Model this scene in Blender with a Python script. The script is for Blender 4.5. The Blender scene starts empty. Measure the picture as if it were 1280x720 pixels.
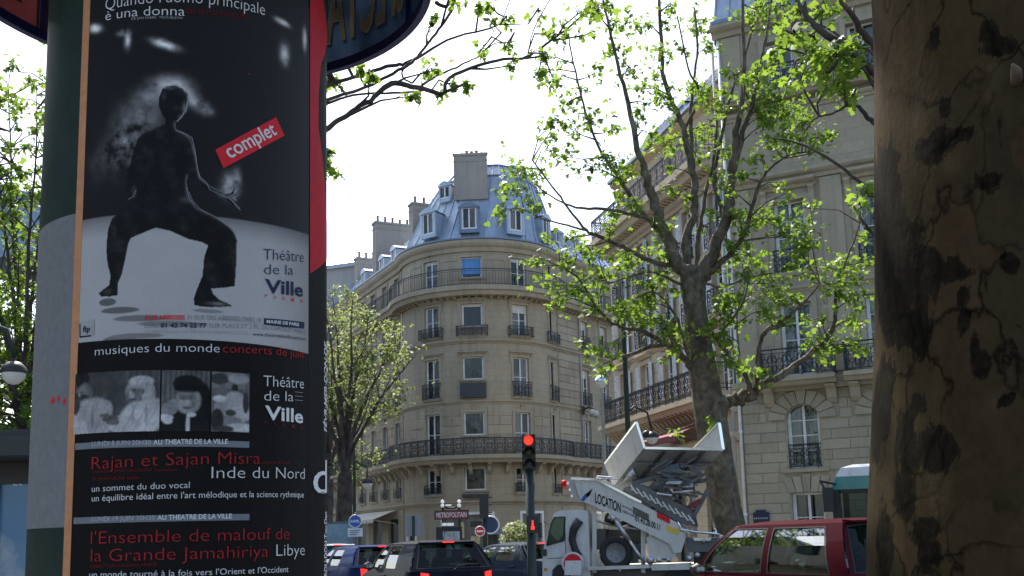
import bpy, bmesh, math, random
import numpy as np
from mathutils import Vector, Matrix, Euler

# ------------------------------------------------------------------ camera, sky, sun, exposure
SC = bpy.context.scene
COL = SC.collection
LENS_F, PITCH, ROLL, EYE = 1300.0, math.radians(8.4), math.radians(1.5), 1.45
cam_d = bpy.data.cameras.new("camera"); cam = bpy.data.objects.new("camera", cam_d); COL.objects.link(cam)
cam_d.sensor_width = 36.0; cam_d.lens = 36.0*LENS_F/1280.0
cam_d.shift_y = 120.0/1280.0
cam_d.clip_start = 0.05; cam_d.clip_end = 3000
cam.matrix_world = Matrix.Translation((0, 0, EYE)) @ Matrix.Rotation(math.pi/2+PITCH, 4, 'X') @ Matrix.Rotation(-ROLL, 4, 'Z')
SC.camera = cam
SUN_AZ, SUN_EL = math.radians(-20), math.radians(53)      # azimuth from +Y, positive to the right
w = bpy.data.worlds.new("World"); SC.world = w; w.use_nodes = True
nt = w.node_tree; bg = nt.nodes['Background']
sky = nt.nodes.new('ShaderNodeTexSky'); sky.sky_type = 'NISHITA'; sky.sun_disc = False
sky.sun_elevation = SUN_EL; sky.sun_rotation = SUN_AZ
sky.air_density = 1.0; sky.dust_density = 2.6; sky.ozone_density = 1.0
nt.links.new(sky.outputs[0], bg.inputs[0]); bg.inputs[1].default_value = 0.13
sl = bpy.data.lights.new("sun", 'SUN'); sl.energy = 3.6; sl.angle = math.radians(0.6); sl.color = (1, .95, .86)
sun = bpy.data.objects.new("sun", sl); COL.objects.link(sun)
sd = Vector((math.sin(SUN_AZ)*math.cos(SUN_EL), math.cos(SUN_AZ)*math.cos(SUN_EL), math.sin(SUN_EL)))
sun.rotation_euler = sd.to_track_quat('Z', 'Y').to_euler(); sun.location = (0, 0, 60)
SC.view_settings.view_transform = 'Standard'; SC.view_settings.look = 'None'
SC.view_settings.exposure = 1.32; SC.view_settings.gamma = 1.0
SC.render.film_transparent = False
SC.cycles.max_bounces = 6; SC.cycles.transparent_max_bounces = 12

# ------------------------------------------------------------------ where a pixel of the photograph lies in the place
def ray(px, py):
    x, y = px-640.0, 480.0-py
    X = x*math.cos(ROLL)+y*math.sin(ROLL); Y = -x*math.sin(ROLL)+y*math.cos(ROLL)
    d = Vector((X, LENS_F*math.cos(PITCH)-Y*math.sin(PITCH), LENS_F*math.sin(PITCH)+Y*math.cos(PITCH)))
    return d/d.y
E0 = Vector((0, 0, EYE))
def at(px, py, Y): return E0+ray(px, py)*Y
def on_ground(px, Y, z=0.0):
    r = ray(px, 672); return Vector((r.x*Y, Y, z))

# ------------------------------------------------------------------ helpers
RND = random.Random(7)
def tag(o, label=None, cat=None, group=None, kind=None):
    if label: o['label'] = label
    if cat: o['category'] = cat
    if group: o['group'] = group
    if kind: o['kind'] = kind
    return o
def empty(name, loc, label, cat, group=None, rz=0.0):
    o = bpy.data.objects.new(name, None); COL.objects.link(o); o.location = loc; o.rotation_euler = (0, 0, rz)
    o.empty_display_size = .3
    return tag(o, label, cat, group)
def link(name, me, parent=None, loc=None, rz=0.0, scale=None, label=None):
    o = bpy.data.objects.new(name, me); COL.objects.link(o)
    if parent: o.parent = parent
    if loc is not None: o.location = loc
    o.rotation_euler = (0, 0, rz)
    if scale: o.scale = scale
    if label: o['label'] = label
    return o
def copy_tree(o, parent=None):
    c = o.copy(); COL.objects.link(c); c.parent = parent
    for ch in o.children: copy_tree(ch, c)
    return c

class MB:
    """collects faces; build() links them as one mesh"""
    def __init__(s): s.v = []; s.f = []; s.m = []; s.uv = []; s.hasuv = False
    def add(s, pts, faces, m=0, uvs=None):
        b = len(s.v); s.v += [tuple(p) for p in pts]
        for f in faces:
            s.f.append([b+i for i in f]); s.m.append(m)
            if uvs: s.uv += [uvs[i] for i in f]; s.hasuv = True
            else: s.uv += [(0, 0)]*len(f)
        return s
    def poly(s, pts, m=0, uvs=None): return s.add(pts, [list(range(len(pts)))], m, uvs)
    def box(s, x0, x1, y0, y1, z0, z1, m=0, T=None):
        p = [Vector((x, y, z)) for z in (z0, z1) for y in (y0, y1) for x in (x0, x1)]
        if T: p = [T(q) for q in p]
        return s.add(p, [(0, 2, 3, 1), (4, 5, 7, 6), (0, 1, 5, 4), (2, 6, 7, 3), (0, 4, 6, 2), (1, 3, 7, 5)], m)
    def beam(s, p, q, w, h=None, m=0, up=(0, 0, 1)):
        p, q = Vector(p), Vector(q); h = h or w; d = (q-p)
        if d.length < 1e-6: return s
        d.normalize(); u = Vector(up)
        if abs(d.dot(u)) > .99: u = Vector((0, 1, 0))
        a = d.cross(u).normalized(); b = a.cross(d).normalized(); a *= w/2; b *= h/2
        P = [p-a-b, p+a-b, p+a+b, p-a+b, q-a-b, q+a-b, q+a+b, q-a+b]
        return s.add(P, [(0, 3, 2, 1), (4, 5, 6, 7), (0, 1, 5, 4), (1, 2, 6, 5), (2, 3, 7, 6), (3, 0, 4, 7)], m)
    def tube(s, pts, rad, n=8, m=0, cap=True, wob=0.0):
        pts = [Vector(p) for p in pts]
        if not hasattr(rad, '__len__'): rad = [rad]*len(pts)
        b = len(s.v); N = len(pts); ref = None
        for i, p in enumerate(pts):
            d = (pts[min(i+1, N-1)]-pts[max(i-1, 0)])
            if d.length < 1e-9: d = Vector((0, 0, 1))
            d.normalize()
            if ref is None: ref = Vector((1, 0, 0)) if abs(d.x) < .9 else Vector((0, 1, 0))
            a = (ref-d*ref.dot(d)).normalized(); c = d.cross(a); ref = a
            for k in range(n):
                t = 2*math.pi*k/n; r = rad[i]*(1+(wob*RND.uniform(-1, 1) if wob else 0))
                s.v.append(tuple(p+a*math.cos(t)*r+c*math.sin(t)*r))
        for i in range(N-1):
            for k in range(n):
                s.f.append([b+i*n+k, b+i*n+(k+1) % n, b+(i+1)*n+(k+1) % n, b+(i+1)*n+k]); s.m.append(m); s.uv += [(0, 0)]*4
        if cap:
            s.f.append([b+k for k in range(n)][::-1]); s.m.append(m); s.uv += [(0, 0)]*n
            s.f.append([b+(N-1)*n+k for k in range(n)]); s.m.append(m); s.uv += [(0, 0)]*n
        return s
    def cyl(s, c, ax, r, h, n=20, m=0, r2=None):
        c, ax = Vector(c), Vector(ax).normalized()
        return s.tube([c-ax*h/2, c+ax*h/2], [r, r if r2 is None else r2], n, m)
    def lathe(s, prof, n=20, m=0, c=(0, 0, 0)):
        b = len(s.v); c = Vector(c)
        for r, z in prof:
            for k in range(n):
                t = 2*math.pi*k/n; s.v.append((c.x+r*math.cos(t), c.y+r*math.sin(t), c.z+z))
        for i in range(len(prof)-1):
            for k in range(n):
                s.f.append([b+i*n+k, b+i*n+(k+1) % n, b+(i+1)*n+(k+1) % n, b+(i+1)*n+k]); s.m.append(m); s.uv += [(0, 0)]*4
        return s
    def plate(s, pts, t, m=0, m2=None):
        """polygon given thickness t along its normal"""
        P = [Vector(p) for p in pts]; n = Vector((0, 0, 0))
        for i in range(len(P)): n += P[i].cross(P[(i+1) % len(P)])
        n.normalize(); k = len(P); Q = [p-n*t for p in P]
        s.poly(P, m); s.poly(Q[::-1], m if m2 is None else m2)
        for i in range(k):
            j = (i+1) % k; s.poly([P[j], P[i], Q[i], Q[j]], m)
        return s
    def mesh(s, name, mats, smooth=False, org=(0, 0, 0)):
        if smooth == 'auto' and not s.hasuv: s.weld()
        me = bpy.data.meshes.new(name); ox = Vector(org)
        v = [(p[0]-ox.x, p[1]-ox.y, p[2]-ox.z) for p in s.v] if ox.length else s.v
        me.from_pydata(v, [], s.f)
        for mt in (mats if isinstance(mats, (list, tuple)) else [mats]): me.materials.append(mt)
        if any(s.m): me.polygons.foreach_set('material_index', s.m)
        if s.hasuv:
            l = me.uv_layers.new(name='UVMap'); l.data.foreach_set('uv', np.array(s.uv, 'f').ravel())
        if smooth is True: me.polygons.foreach_set('use_smooth', [True]*len(s.f))
        me.update()
        if smooth == 'auto': me.polygons.foreach_set('use_smooth', [True]*len(s.f)); me.set_sharp_from_angle(angle=math.radians(35))
        return me
    def weld(s):
        bm = bmesh.new(); vs = [bm.verts.new(p) for p in s.v]
        for f, m in zip(s.f, s.m):
            try: bm.faces.new([vs[i] for i in f]).material_index = m
            except ValueError: pass
        bmesh.ops.remove_doubles(bm, verts=bm.verts, dist=.0015); bmesh.ops.recalc_face_normals(bm, faces=bm.faces); bm.verts.index_update()
        s.v = [tuple(v.co) for v in bm.verts]; s.f = [[v.index for v in f.verts] for f in bm.faces]; s.m = [f.material_index for f in bm.faces]; s.uv = [(0, 0)]*sum(len(f) for f in s.f); bm.free()
    def build(s, name, mats, parent=None, smooth=False, label=None):
        org = parent_world(parent)
        return link(name, s.mesh(name, mats, smooth, org), parent, label=label)
def parent_world(p):
    v = Vector((0, 0, 0))
    while p: v += Vector(p.location); p = p.parent
    return v          # only used under unrotated roots
def top(name, mb, mats, loc, label, cat, group=None, kind=None, smooth=False):
    me = mb.mesh(name, mats, smooth, loc); o = link(name, me, None, loc); return tag(o, label, cat, group, kind)

# ------------------------------------------------------------------ materials
def new_mat(name):
    m = bpy.data.materials.new(name); m.use_nodes = True; t = m.node_tree
    return m, t, t.nodes['Principled BSDF']
def nd(t, typ, **k):
    n = t.nodes.new(typ)
    for a, b in k.items():
        if a.startswith('i_'): n.inputs[a[2:].replace('_', ' ')].default_value = b
        else: setattr(n, a, b)
    return n
def mixc(t, fac, a, b, mode='MIX'):
    n = t.nodes.new('ShaderNodeMix'); n.data_type = 'RGBA'; n.blend_type = mode
    for sock, val in ((0, fac), (6, a), (7, b)):
        if hasattr(val, 'links') or hasattr(val, 'is_linked'): t.links.new(val, n.inputs[sock])
        else: n.inputs[sock].default_value = val if sock == 0 else (*val[:3], 1)
    return n.outputs[2]
def ramp(t, val, stops):
    n = t.nodes.new('ShaderNodeValToRGB'); t.links.new(val, n.inputs[0]); e = n.color_ramp.elements
    e[0].position, e[0].color = stops[0][0], (*stops[0][1], 1); e[1].position, e[1].color = stops[-1][0], (*stops[-1][1], 1)
    for p, c in stops[1:-1]: x = e.new(p); x.color = (*c, 1)
    return n.outputs[0]
def noise(t, scale, detail=4, rough=.55, vec=None, dist=0.0, out=0):
    n = nd(t, 'ShaderNodeTexNoise'); n.inputs['Scale'].default_value = scale; n.inputs['Detail'].default_value = detail
    n.inputs['Roughness'].default_value = rough; n.inputs['Distortion'].default_value = dist
    if vec is not None: t.links.new(vec, n.inputs['Vector'])
    return n.outputs[out]
def coords(t, kind='Object', scale=(1, 1, 1)):
    c = nd(t, 'ShaderNodeTexCoord'); mp = nd(t, 'ShaderNodeMapping'); mp.inputs['Scale'].default_value = scale
    t.links.new(c.outputs[kind], mp.inputs[0]); return mp.outputs[0]
def wcoords(t, scale=(1, 1, 1)):
    c = nd(t, 'ShaderNodeNewGeometry'); mp = nd(t, 'ShaderNodeMapping'); mp.inputs['Scale'].default_value = scale
    t.links.new(c.outputs['Position'], mp.inputs[0]); return mp.outputs[0]
def bump(t, b, h, strength=.3, dist=.02):
    n = nd(t, 'ShaderNodeBump'); n.inputs['Strength'].default_value = strength; n.inputs['Distance'].default_value = dist
    t.links.new(h, n.inputs['Height']); t.links.new(n.outputs[0], b.inputs['Normal'])
def plain(name, col, rough=.6, metal=0.0, var=.15, scale=3.0, bumpy=0.0, coat=0.0, emit=None, spec=None):
    m, t, b = new_mat(name)
    n = noise(t, scale, 5, .6, wcoords(t))
    d = [max(0, c*(1-var)) for c in col]; l = [min(1, c*(1+var)) for c in col]
    t.links.new(ramp(t, n, [(.3, d), (.7, l)]), b.inputs['Base Color'])
    b.inputs['Roughness'].default_value = rough; b.inputs['Metallic'].default_value = metal
    if coat: b.inputs['Coat Weight'].default_value = coat; b.inputs['Coat Roughness'].default_value = .04
    if spec is not None: b.inputs['Specular IOR Level'].default_value = spec
    if emit: b.inputs['Emission Color'].default_value = (*emit[0], 1); b.inputs['Emission Strength'].default_value = emit[1]
    if bumpy: bump(t, b, noise(t, scale*6, 4, .6, wcoords(t)), bumpy, .01)
    return m
def stone_mat(name, col, joints=None, jw=.012, streak=.5, dark=(.09, .08, .065), grime=.55, jd=.5):
    """limestone with soot streaks; joints = (course length, course height) draws thin ashlar joints from the UV"""
    m, t, b = new_mat(name)
    n1 = noise(t, .45, 5, .6, wcoords(t)); n2 = noise(t, 5, 5, .65, wcoords(t))
    base = ramp(t, n2, [(.25, [c*.82 for c in col]), (.75, [min(1, c*1.12) for c in col])])
    base = mixc(t, ramp(t, n1, [(.35, (0, 0, 0)), (.72, (grime,)*3)]), base, [c*.55 for c in col])
    n3 = noise(t, 1.0, 5, .65, wcoords(t, (2.6, 2.6, .22)))
    base = mixc(t, ramp(t, n3, [(.50, (0, 0, 0)), (.78, (streak,)*3)]), base, dark)
    oi = nd(t, 'ShaderNodeObjectInfo')
    base = mixc(t, .34, base, ramp(t, oi.outputs['Random'], [(0, [c*.7 for c in col]), (1, [min(1, c*1.25) for c in col])]))
    h = n2
    if joints:
        br = nd(t, 'ShaderNodeTexBrick'); br.offset = .5
        br.inputs['Color1'].default_value = (1, 1, 1, 1); br.inputs['Color2'].default_value = (.82, .82, .82, 1); br.inputs['Mortar'].default_value = (.0, .0, .0, 1)
        br.inputs['Scale'].default_value = 1; br.inputs['Mortar Size'].default_value = jw; br.inputs['Mortar Smooth'].default_value = .3
        br.inputs['Brick Width'].default_value = joints[0]; br.inputs['Row Height'].default_value = joints[1]
        t.links.new(nd(t, 'ShaderNodeTexCoord').outputs['UV'], br.inputs['Vector'])
        j = ramp(t, br.outputs['Color'], [(0, (jd,)*3), (.3, (.86,)*3), (1, (1,)*3)])
        base = mixc(t, 1.0, base, j, 'MULTIPLY'); h = br.outputs['Color']
    t.links.new(base, b.inputs['Base Color']); b.inputs['Roughness'].default_value = .88
    b.inputs['Specular IOR Level'].default_value = .25
    bump(t, b, h, .35, .015)
    return m
M = {}
M['stone_c'] = stone_mat('stone_c', (.46, .395, .285), (1.1, .42), streak=.6, grime=.6, jd=.74)
M['stone_ct'] = stone_mat('stone_ct', (.43, .37, .27), None, streak=.65, grime=.7)
M['stone_m'] = stone_mat('stone_m', (.54, .45, .31), (1.2, .42), streak=.3, grime=.35, jd=.7)
M['stone_mt'] = stone_mat('stone_mt', (.52, .43, .305), None, streak=.4, grime=.4)
M['stone_n'] = stone_mat('stone_n', (.43, .37, .265), (1.3, .45), streak=.4, grime=.45, jd=.75)
M['stone_nt'] = stone_mat('stone_nt', (.41, .355, .255), None, streak=.5, grime=.5)
M['stone_back'] = stone_mat('stone_back', (.13, .11, .085), None)
M['grey_render'] = stone_mat('grey_render', (.42, .41, .39), None, streak=.3, grime=.3)
M['chimney'] = stone_mat('chimney', (.37, .33, .29), None, streak=.5, grime=.5, dark=(.12, .11, .10))
def zinc_mat(name, col, met=.35, rough=.42):
    m, t, b = new_mat(name)
    n = noise(t, 2.2, 5, .6, wcoords(t)); n3 = noise(t, 1.2, 4, .6, wcoords(t, (4, 4, .5)))
    c = ramp(t, n, [(.3, [x*.8 for x in col]), (.7, [x*1.2 for x in col])])
    c = mixc(t, ramp(t, n3, [(.5, (0, 0, 0)), (.8, (.45,)*3)]), c, [min(1, x*1.5) for x in col])
    oi = nd(t, 'ShaderNodeObjectInfo')
    c = mixc(t, .35, c, ramp(t, oi.outputs['Random'], [(0, [x*.7 for x in col]), (1, [x*1.35 for x in col])]))
    t.links.new(c, b.inputs['Base Color']); b.inputs['Metallic'].default_value = met; b.inputs['Roughness'].default_value = rough
    return m
M['zinc'] = zinc_mat('zinc', (.34, .40, .47))
M['zinc_pale'] = zinc_mat('zinc_pale', (.40, .44, .54), .3, .35)
M['zinc_dark'] = zinc_mat('zinc_dark', (.17, .22, .29))
M['slate'] = zinc_mat('slate', (.24, .28, .37), .2, .4)
M['white_frame'] = plain('white_frame', (.74, .74, .72), .5)
M['cream_blind'] = plain('cream_blind', (.62, .60, .53), .6)
M['blue_blind'] = plain('blue_blind', (.10, .28, .60), .6)
M['shutter'] = plain('shutter', (.55, .60, .64), .6)
M['iron'] = plain('iron', (.022, .026, .033), .45, .3)
M['iron_worn'] = plain('iron_worn', (.05, .055, .06), .6, .2)
M['terracotta'] = plain('terracotta', (.20, .13, .09), .8)
def pane_mat(name, lo, hi):
    m, t, b = new_mat(name)
    oi = nd(t, 'ShaderNodeObjectInfo'); n = noise(t, 1.3, 3, .6, wcoords(t, (1, 1, .6)), 1.2)
    a = nd(t, 'ShaderNodeMath', operation='ADD'); t.links.new(oi.outputs['Random'], a.inputs[0]); t.links.new(n, a.inputs[1])
    k = nd(t, 'ShaderNodeMath', operation='MULTIPLY'); t.links.new(a.outputs[0], k.inputs[0]); k.inputs[1].default_value = .55
    t.links.new(ramp(t, k.outputs[0], [(.2, lo), (.52, [x*1.6 for x in lo]), (.72, hi)]), b.inputs['Base Color'])
    b.inputs['Roughness'].default_value = .03; b.inputs['IOR'].default_value = 1.5
    bump(t, b, noise(t, 1.6, 2, .5, wcoords(t)), .12, .05)
    return m
M['pane'] = pane_mat('pane', (.010, .011, .013), (.15, .15, .13))
def glass_mat(name, tint=(.75, .82, .80), fac=.0, k=1.0):
    m, t, b = new_mat(name); out = t.nodes['Material Output']
    tr = nd(t, 'ShaderNodeBsdfTransparent'); tr.inputs[0].default_value = (*tint, 1)
    gl = nd(t, 'ShaderNodeBsdfGlossy'); gl.inputs['Roughness'].default_value = .02
    fr = nd(t, 'ShaderNodeFresnel'); fr.inputs[0].default_value = 1.52
    ad = nd(t, 'ShaderNodeMath', operation='MULTIPLY_ADD'); t.links.new(fr.outputs[0], ad.inputs[0]); ad.inputs[1].default_value = k; ad.inputs[2].default_value = fac
    mx = nd(t, 'ShaderNodeMixShader'); t.links.new(ad.outputs[0], mx.inputs[0]); t.links.new(tr.outputs[0], mx.inputs[1]); t.links.new(gl.outputs[0], mx.inputs[2])
    t.links.new(mx.outputs[0], out.inputs[0]); t.nodes.remove(b); return m
M['glass'] = glass_mat('glass', (.62, .68, .66), .03)
M['car_glass'] = glass_mat('car_glass', (.34, .44, .42), .01, .36)
M['curtain'] = plain('curtain', (.55, .54, .50), .9)
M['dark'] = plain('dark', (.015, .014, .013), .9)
M['black'] = plain('black', (.02, .02, .022), .5)
M['rubber'] = plain('rubber', (.022, .022, .022), .8)
M['chrome'] = plain('chrome', (.75, .76, .78), .18, 1.0, .05)
M['steel'] = plain('steel', (.55, .56, .57), .38, .85, .15)
M['steel_dark'] = plain('steel_dark', (.12, .12, .125), .45, .6, .25)

# ------------------------------------------------------------------ facades: (s along, d outward, z up) -> world
class Line:
    def __init__(s, O, u): s.O = Vector((O[0], O[1])); s.u = Vector(u).normalized(); s.n = Vector((s.u.y, -s.u.x)); s.step = 1e9
    def pt(s, a, d, z): q = s.O+s.u*a+s.n*d; return Vector((q.x, q.y, z))
    def ang(s, a): return math.atan2(s.u.y, s.u.x)
class Arc:
    def __init__(s, C, R): s.C = Vector(C); s.R = R; s.step = .42
    def pt(s, a, d, z): f = a/s.R; r = s.R+d; return Vector((s.C.x+r*math.sin(f), s.C.y-r*math.cos(f), z))
    def ang(s, a): return a/s.R
def cuts(F, s0, s1, extra=()):
    L = sorted({s0, s1, *[e for e in extra if s0 < e < s1]}); o = [L[0]]
    for a, b in zip(L, L[1:]):
        n = max(1, math.ceil((b-a)/F.step)) if F.step < 1e8 else 1
        o += [a+(b-a)*(k+1)/n for k in range(n)]
    return o
def wall(mb, F, s0, s1, z0, z1, holes=(), d=0.0, rev=.25, m=0):
    S = cuts(F, s0, s1, [h[0] for h in holes]+[h[1] for h in holes])
    Z = sorted({z0, z1, *[z for h in holes for z in h[2:4] if z0 < z < z1]})
    for a, b in zip(S, S[1:]):
        for c, e in zip(Z, Z[1:]):
            ms, mz = (a+b)/2, (c+e)/2
            if any(h[0] < ms < h[1] and h[2] < mz < h[3] for h in holes): continue
            mb.poly([F.pt(a, d, c), F.pt(b, d, c), F.pt(b, d, e), F.pt(a, d, e)], m, [(a, c), (b, c), (b, e), (a, e)])
    for h in holes:
        a, b, c, e = h[:4]
        for q in ([(a, d, c), (a, d, e), (a, d-rev, e), (a, d-rev, c)], [(b, d, e), (b, d, c), (b, d-rev, c), (b, d-rev, e)],
                  [(a, d, e), (b, d, e), (b, d-rev, e), (a, d-rev, e)], [(b, d, c), (a, d, c), (a, d-rev, c), (b, d-rev, c)]):
            mb.poly([F.pt(*x) for x in q], m, [(x[0]+x[1], x[2]) for x in q])
def molding(mb, F, s0, s1, prof, m=0, caps=True):
    """closed (d,z) profile swept along the facade"""
    S = cuts(F, s0, s1)
    for a, b in zip(S, S[1:]):
        for (d0, z0), (d1, z1) in zip(prof, prof[1:]+prof[:1]):
            mb.poly([F.pt(a, d0, z0), F.pt(b, d0, z0), F.pt(b, d1, z1), F.pt(a, d1, z1)][::-1], m, [(a, z0), (b, z0), (b, z1), (a, z1)][::-1])
    if caps:
        mb.poly([F.pt(s0, d, z) for d, z in prof], m); mb.poly([F.pt(s1, d, z) for d, z in prof][::-1], m)
def cornice(z, h, d): return [(0, z), (.3*d, z), (.45*d, z+.35*h), (.8*d, z+.5*h), (d, z+.7*h), (d, z+h), (0, z+h+.03)]
def slabp(z, h, d): return [(0, z-h), (.75*d, z-h), (.85*d, z-.55*h), (d, z-.5*h), (d, z), (0, z+.002)]
UNIT = {}
def unit_block(mat):
    """chamfered 1 x 1 x 1 block, front face towards -y, shared by every stone"""
    if mat not in UNIT:
        mb = MB(); c, e = .03, .06
        P = [(0, 0, 0), (1, 0, 0), (1, 0, 1), (0, 0, 1), (0, -1+.35, 0), (1, -.65, 0), (1, -.65, 1), (0, -.65, 1), (c, -1, e), (1-c, -1, e), (1-c, -1, 1-e), (c, -1, 1-e)]
        mb.add(P, [(4, 5, 9, 8), (5, 6, 10, 9), (6, 7, 11, 10), (7, 4, 8, 11), (8, 9, 10, 11), (0, 1, 5, 4), (1, 2, 6, 5), (2, 3, 7, 6), (3, 0, 4, 7)])
        UNIT[mat] = mb.mesh('stone_block', M[mat])
    return UNIT[mat]
def block(parent, F, s0, s1, z0, z1, depth, mat, name='stone_block', d=0.0):
    g = .012; p = F.pt(s0+g, d-.002, z0+g)-parent_world(parent)
    return link(name, unit_block(mat), parent, p, F.ang((s0+s1)/2), (s1-s0-2*g, depth*RND.uniform(.8, 1.15), z1-z0-2*g))
def block_wall(parent, F, s0, s1, z0, z1, course, length, depth, mat, holes=()):
    n = max(1, round((z1-z0)/course)); ch = (z1-z0)/n
    for r in range(n):
        a0, a1 = z0+r*ch, z0+(r+1)*ch; off = (length/2 if r % 2 else 0); x = s0; ed = [s0]
        k = s0+length-off if off else s0+length
        while k < s1-.25: ed.append(k); k += length
        ed.append(s1)
        for e0, e1 in zip(ed, ed[1:]):
            segs = [(e0, e1)]
            for h in holes:
                if h[2] < (a0+a1)/2 < h[3]:
                    ns = []
                    for p, q in segs:
                        if q <= h[0] or p >= h[1]: ns.append((p, q))
                        else:
                            if p < h[0]-.1: ns.append((p, h[0]))
                            if q > h[1]+.1: ns.append((h[1], q))
                    segs = ns
            for p, q in segs: block(parent, F, p, q, a0, a1, depth, mat)

# windows: local x along the wall, y inwards, z up, origin at the sill centre on the glass plane
WM = {}
def win_meshes(w, h, leaves=2, bars=3, transom=0.0, arch=0.0, fw=.07):
    key = (round(w, 2), round(h, 2), leaves, bars, transom, arch, fw)
    if key in WM: return WM[key]
    f = MB(); a, t = w/2, .06
    f.box(-a, -a+fw, -.03, t, 0, h); f.box(a-fw, a, -.03, t, 0, h); f.box(-a+fw, a-fw, -.028, t, h-fw, h); f.box(-a+fw, a-fw, -.028, t, 0, fw*1.4)
    iw = 2*a-2*fw
    if leaves == 2:
        f.box(-.045, .045, -.04, t, fw*1.4, h-fw)
    hh = h-fw*2.4
    if transom: f.box(-a+fw, a-fw, -.034, t, h-transom-.04, h-transom+.04)
    for i in range(leaves):
        x0 = -a+fw+i*iw/leaves; x1 = x0+iw/leaves
        f.box(x0+.001, x0+.045, -.015, t-.01, fw*1.4, h-fw); f.box(x1-.045, x1-.001, -.015, t-.01, fw*1.4, h-fw)
        for k in range(1, bars): z = fw*1.4+hh*k/bars; f.box(x0+.045, x1-.045, -.005, .03, z-.018, z+.018)
    panes = []
    for i in range(leaves):
        x0 = -a+fw+i*iw/leaves; x1 = x0+iw/leaves; p = MB()
        p.poly([(x0, .02, fw), (x1, .02, fw), (x1, .02, h-fw), (x0, .02, h-fw)]); panes.append(p)
    WM[key] = (f, panes, {}); return WM[key]
def window(parent, F, s, z, w, h, leaves=2, bars=3, transom=0.0, depth=.2, glass='pane', frame='white_frame', blind=None, curtain=False, label=None, back=True):
    f, panes, cache = win_meshes(w, h, leaves, bars, transom)
    k = (glass, frame)
    if k not in cache: cache[k] = (f.mesh('window', M[frame]), [p.mesh('pane', M[glass]) for p in panes])
    fm, pm = cache[k]
    o = link('window', fm, parent, F.pt(s, -depth, z)-parent_world(parent), F.ang(s), label=label)
    for p in pm: link('pane', p, o)
    if blind:
        b = MB(); bh = blind[1]; b.box(-w/2+.075, w/2-.075, -.027, -.005, h-.08-bh, h-.08)
        for q in range(int(bh/.08)): b.box(-w/2+.077, w/2-.077, -.031, -.0275, h-.085-bh+q*.08+.01, h-.085-bh+q*.08+.06)
        link('blind', b.mesh('blind', M[blind[0]]), o)
    if curtain:
        for sx in (-1, 1):
            c = MB(); n = 14; x0, x1 = sx*w/2*.96, sx*w/2*.25
            for i in range(n):
                p0, p1 = x0+(x1-x0)*i/n, x0+(x1-x0)*(i+1)/n; y0, y1 = .14+.03*math.sin(i*1.9), .14+.03*math.sin((i+1)*1.9)
                c.poly([(p0, y0, .02), (p1, y1, .02), (p1, y1, h-.05), (p0, y0, h-.05)])
            link('curtain', c.mesh('curtain', M['curtain'], True), o)
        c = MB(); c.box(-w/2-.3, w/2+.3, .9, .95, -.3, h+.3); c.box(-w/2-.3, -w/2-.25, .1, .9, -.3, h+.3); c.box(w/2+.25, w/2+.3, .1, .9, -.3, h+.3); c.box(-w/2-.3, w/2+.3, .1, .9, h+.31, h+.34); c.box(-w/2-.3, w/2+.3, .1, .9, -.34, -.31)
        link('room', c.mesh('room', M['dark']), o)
    return o
def surround(mb, F, s0, s1, z0, z1, w=.16, d=.05, sill=.14):
    """moulded stone architrave round an opening; butts inside the hole edge"""
    molding(mb, F, s0-w, s0, [(-.002, z0), (d, z0), (d, z1+w), (-.002, z1+w)])
    molding(mb, F, s1, s1+w, [(-.002, z0), (d, z0), (d, z1+w), (-.002, z1+w)])
    molding(mb, F, s0, s1, [(-.002, z1), (d-.003, z1), (d-.003, z1+w-.002), (-.002, z1+w-.002)])
    if sill: molding(mb, F, s0-w-.05, s1+w+.05, [(-.002, z0-sill), (.10, z0-sill), (.13, z0-.04), (.13, z0), (-.002, z0)])
RAILC = {}
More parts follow.
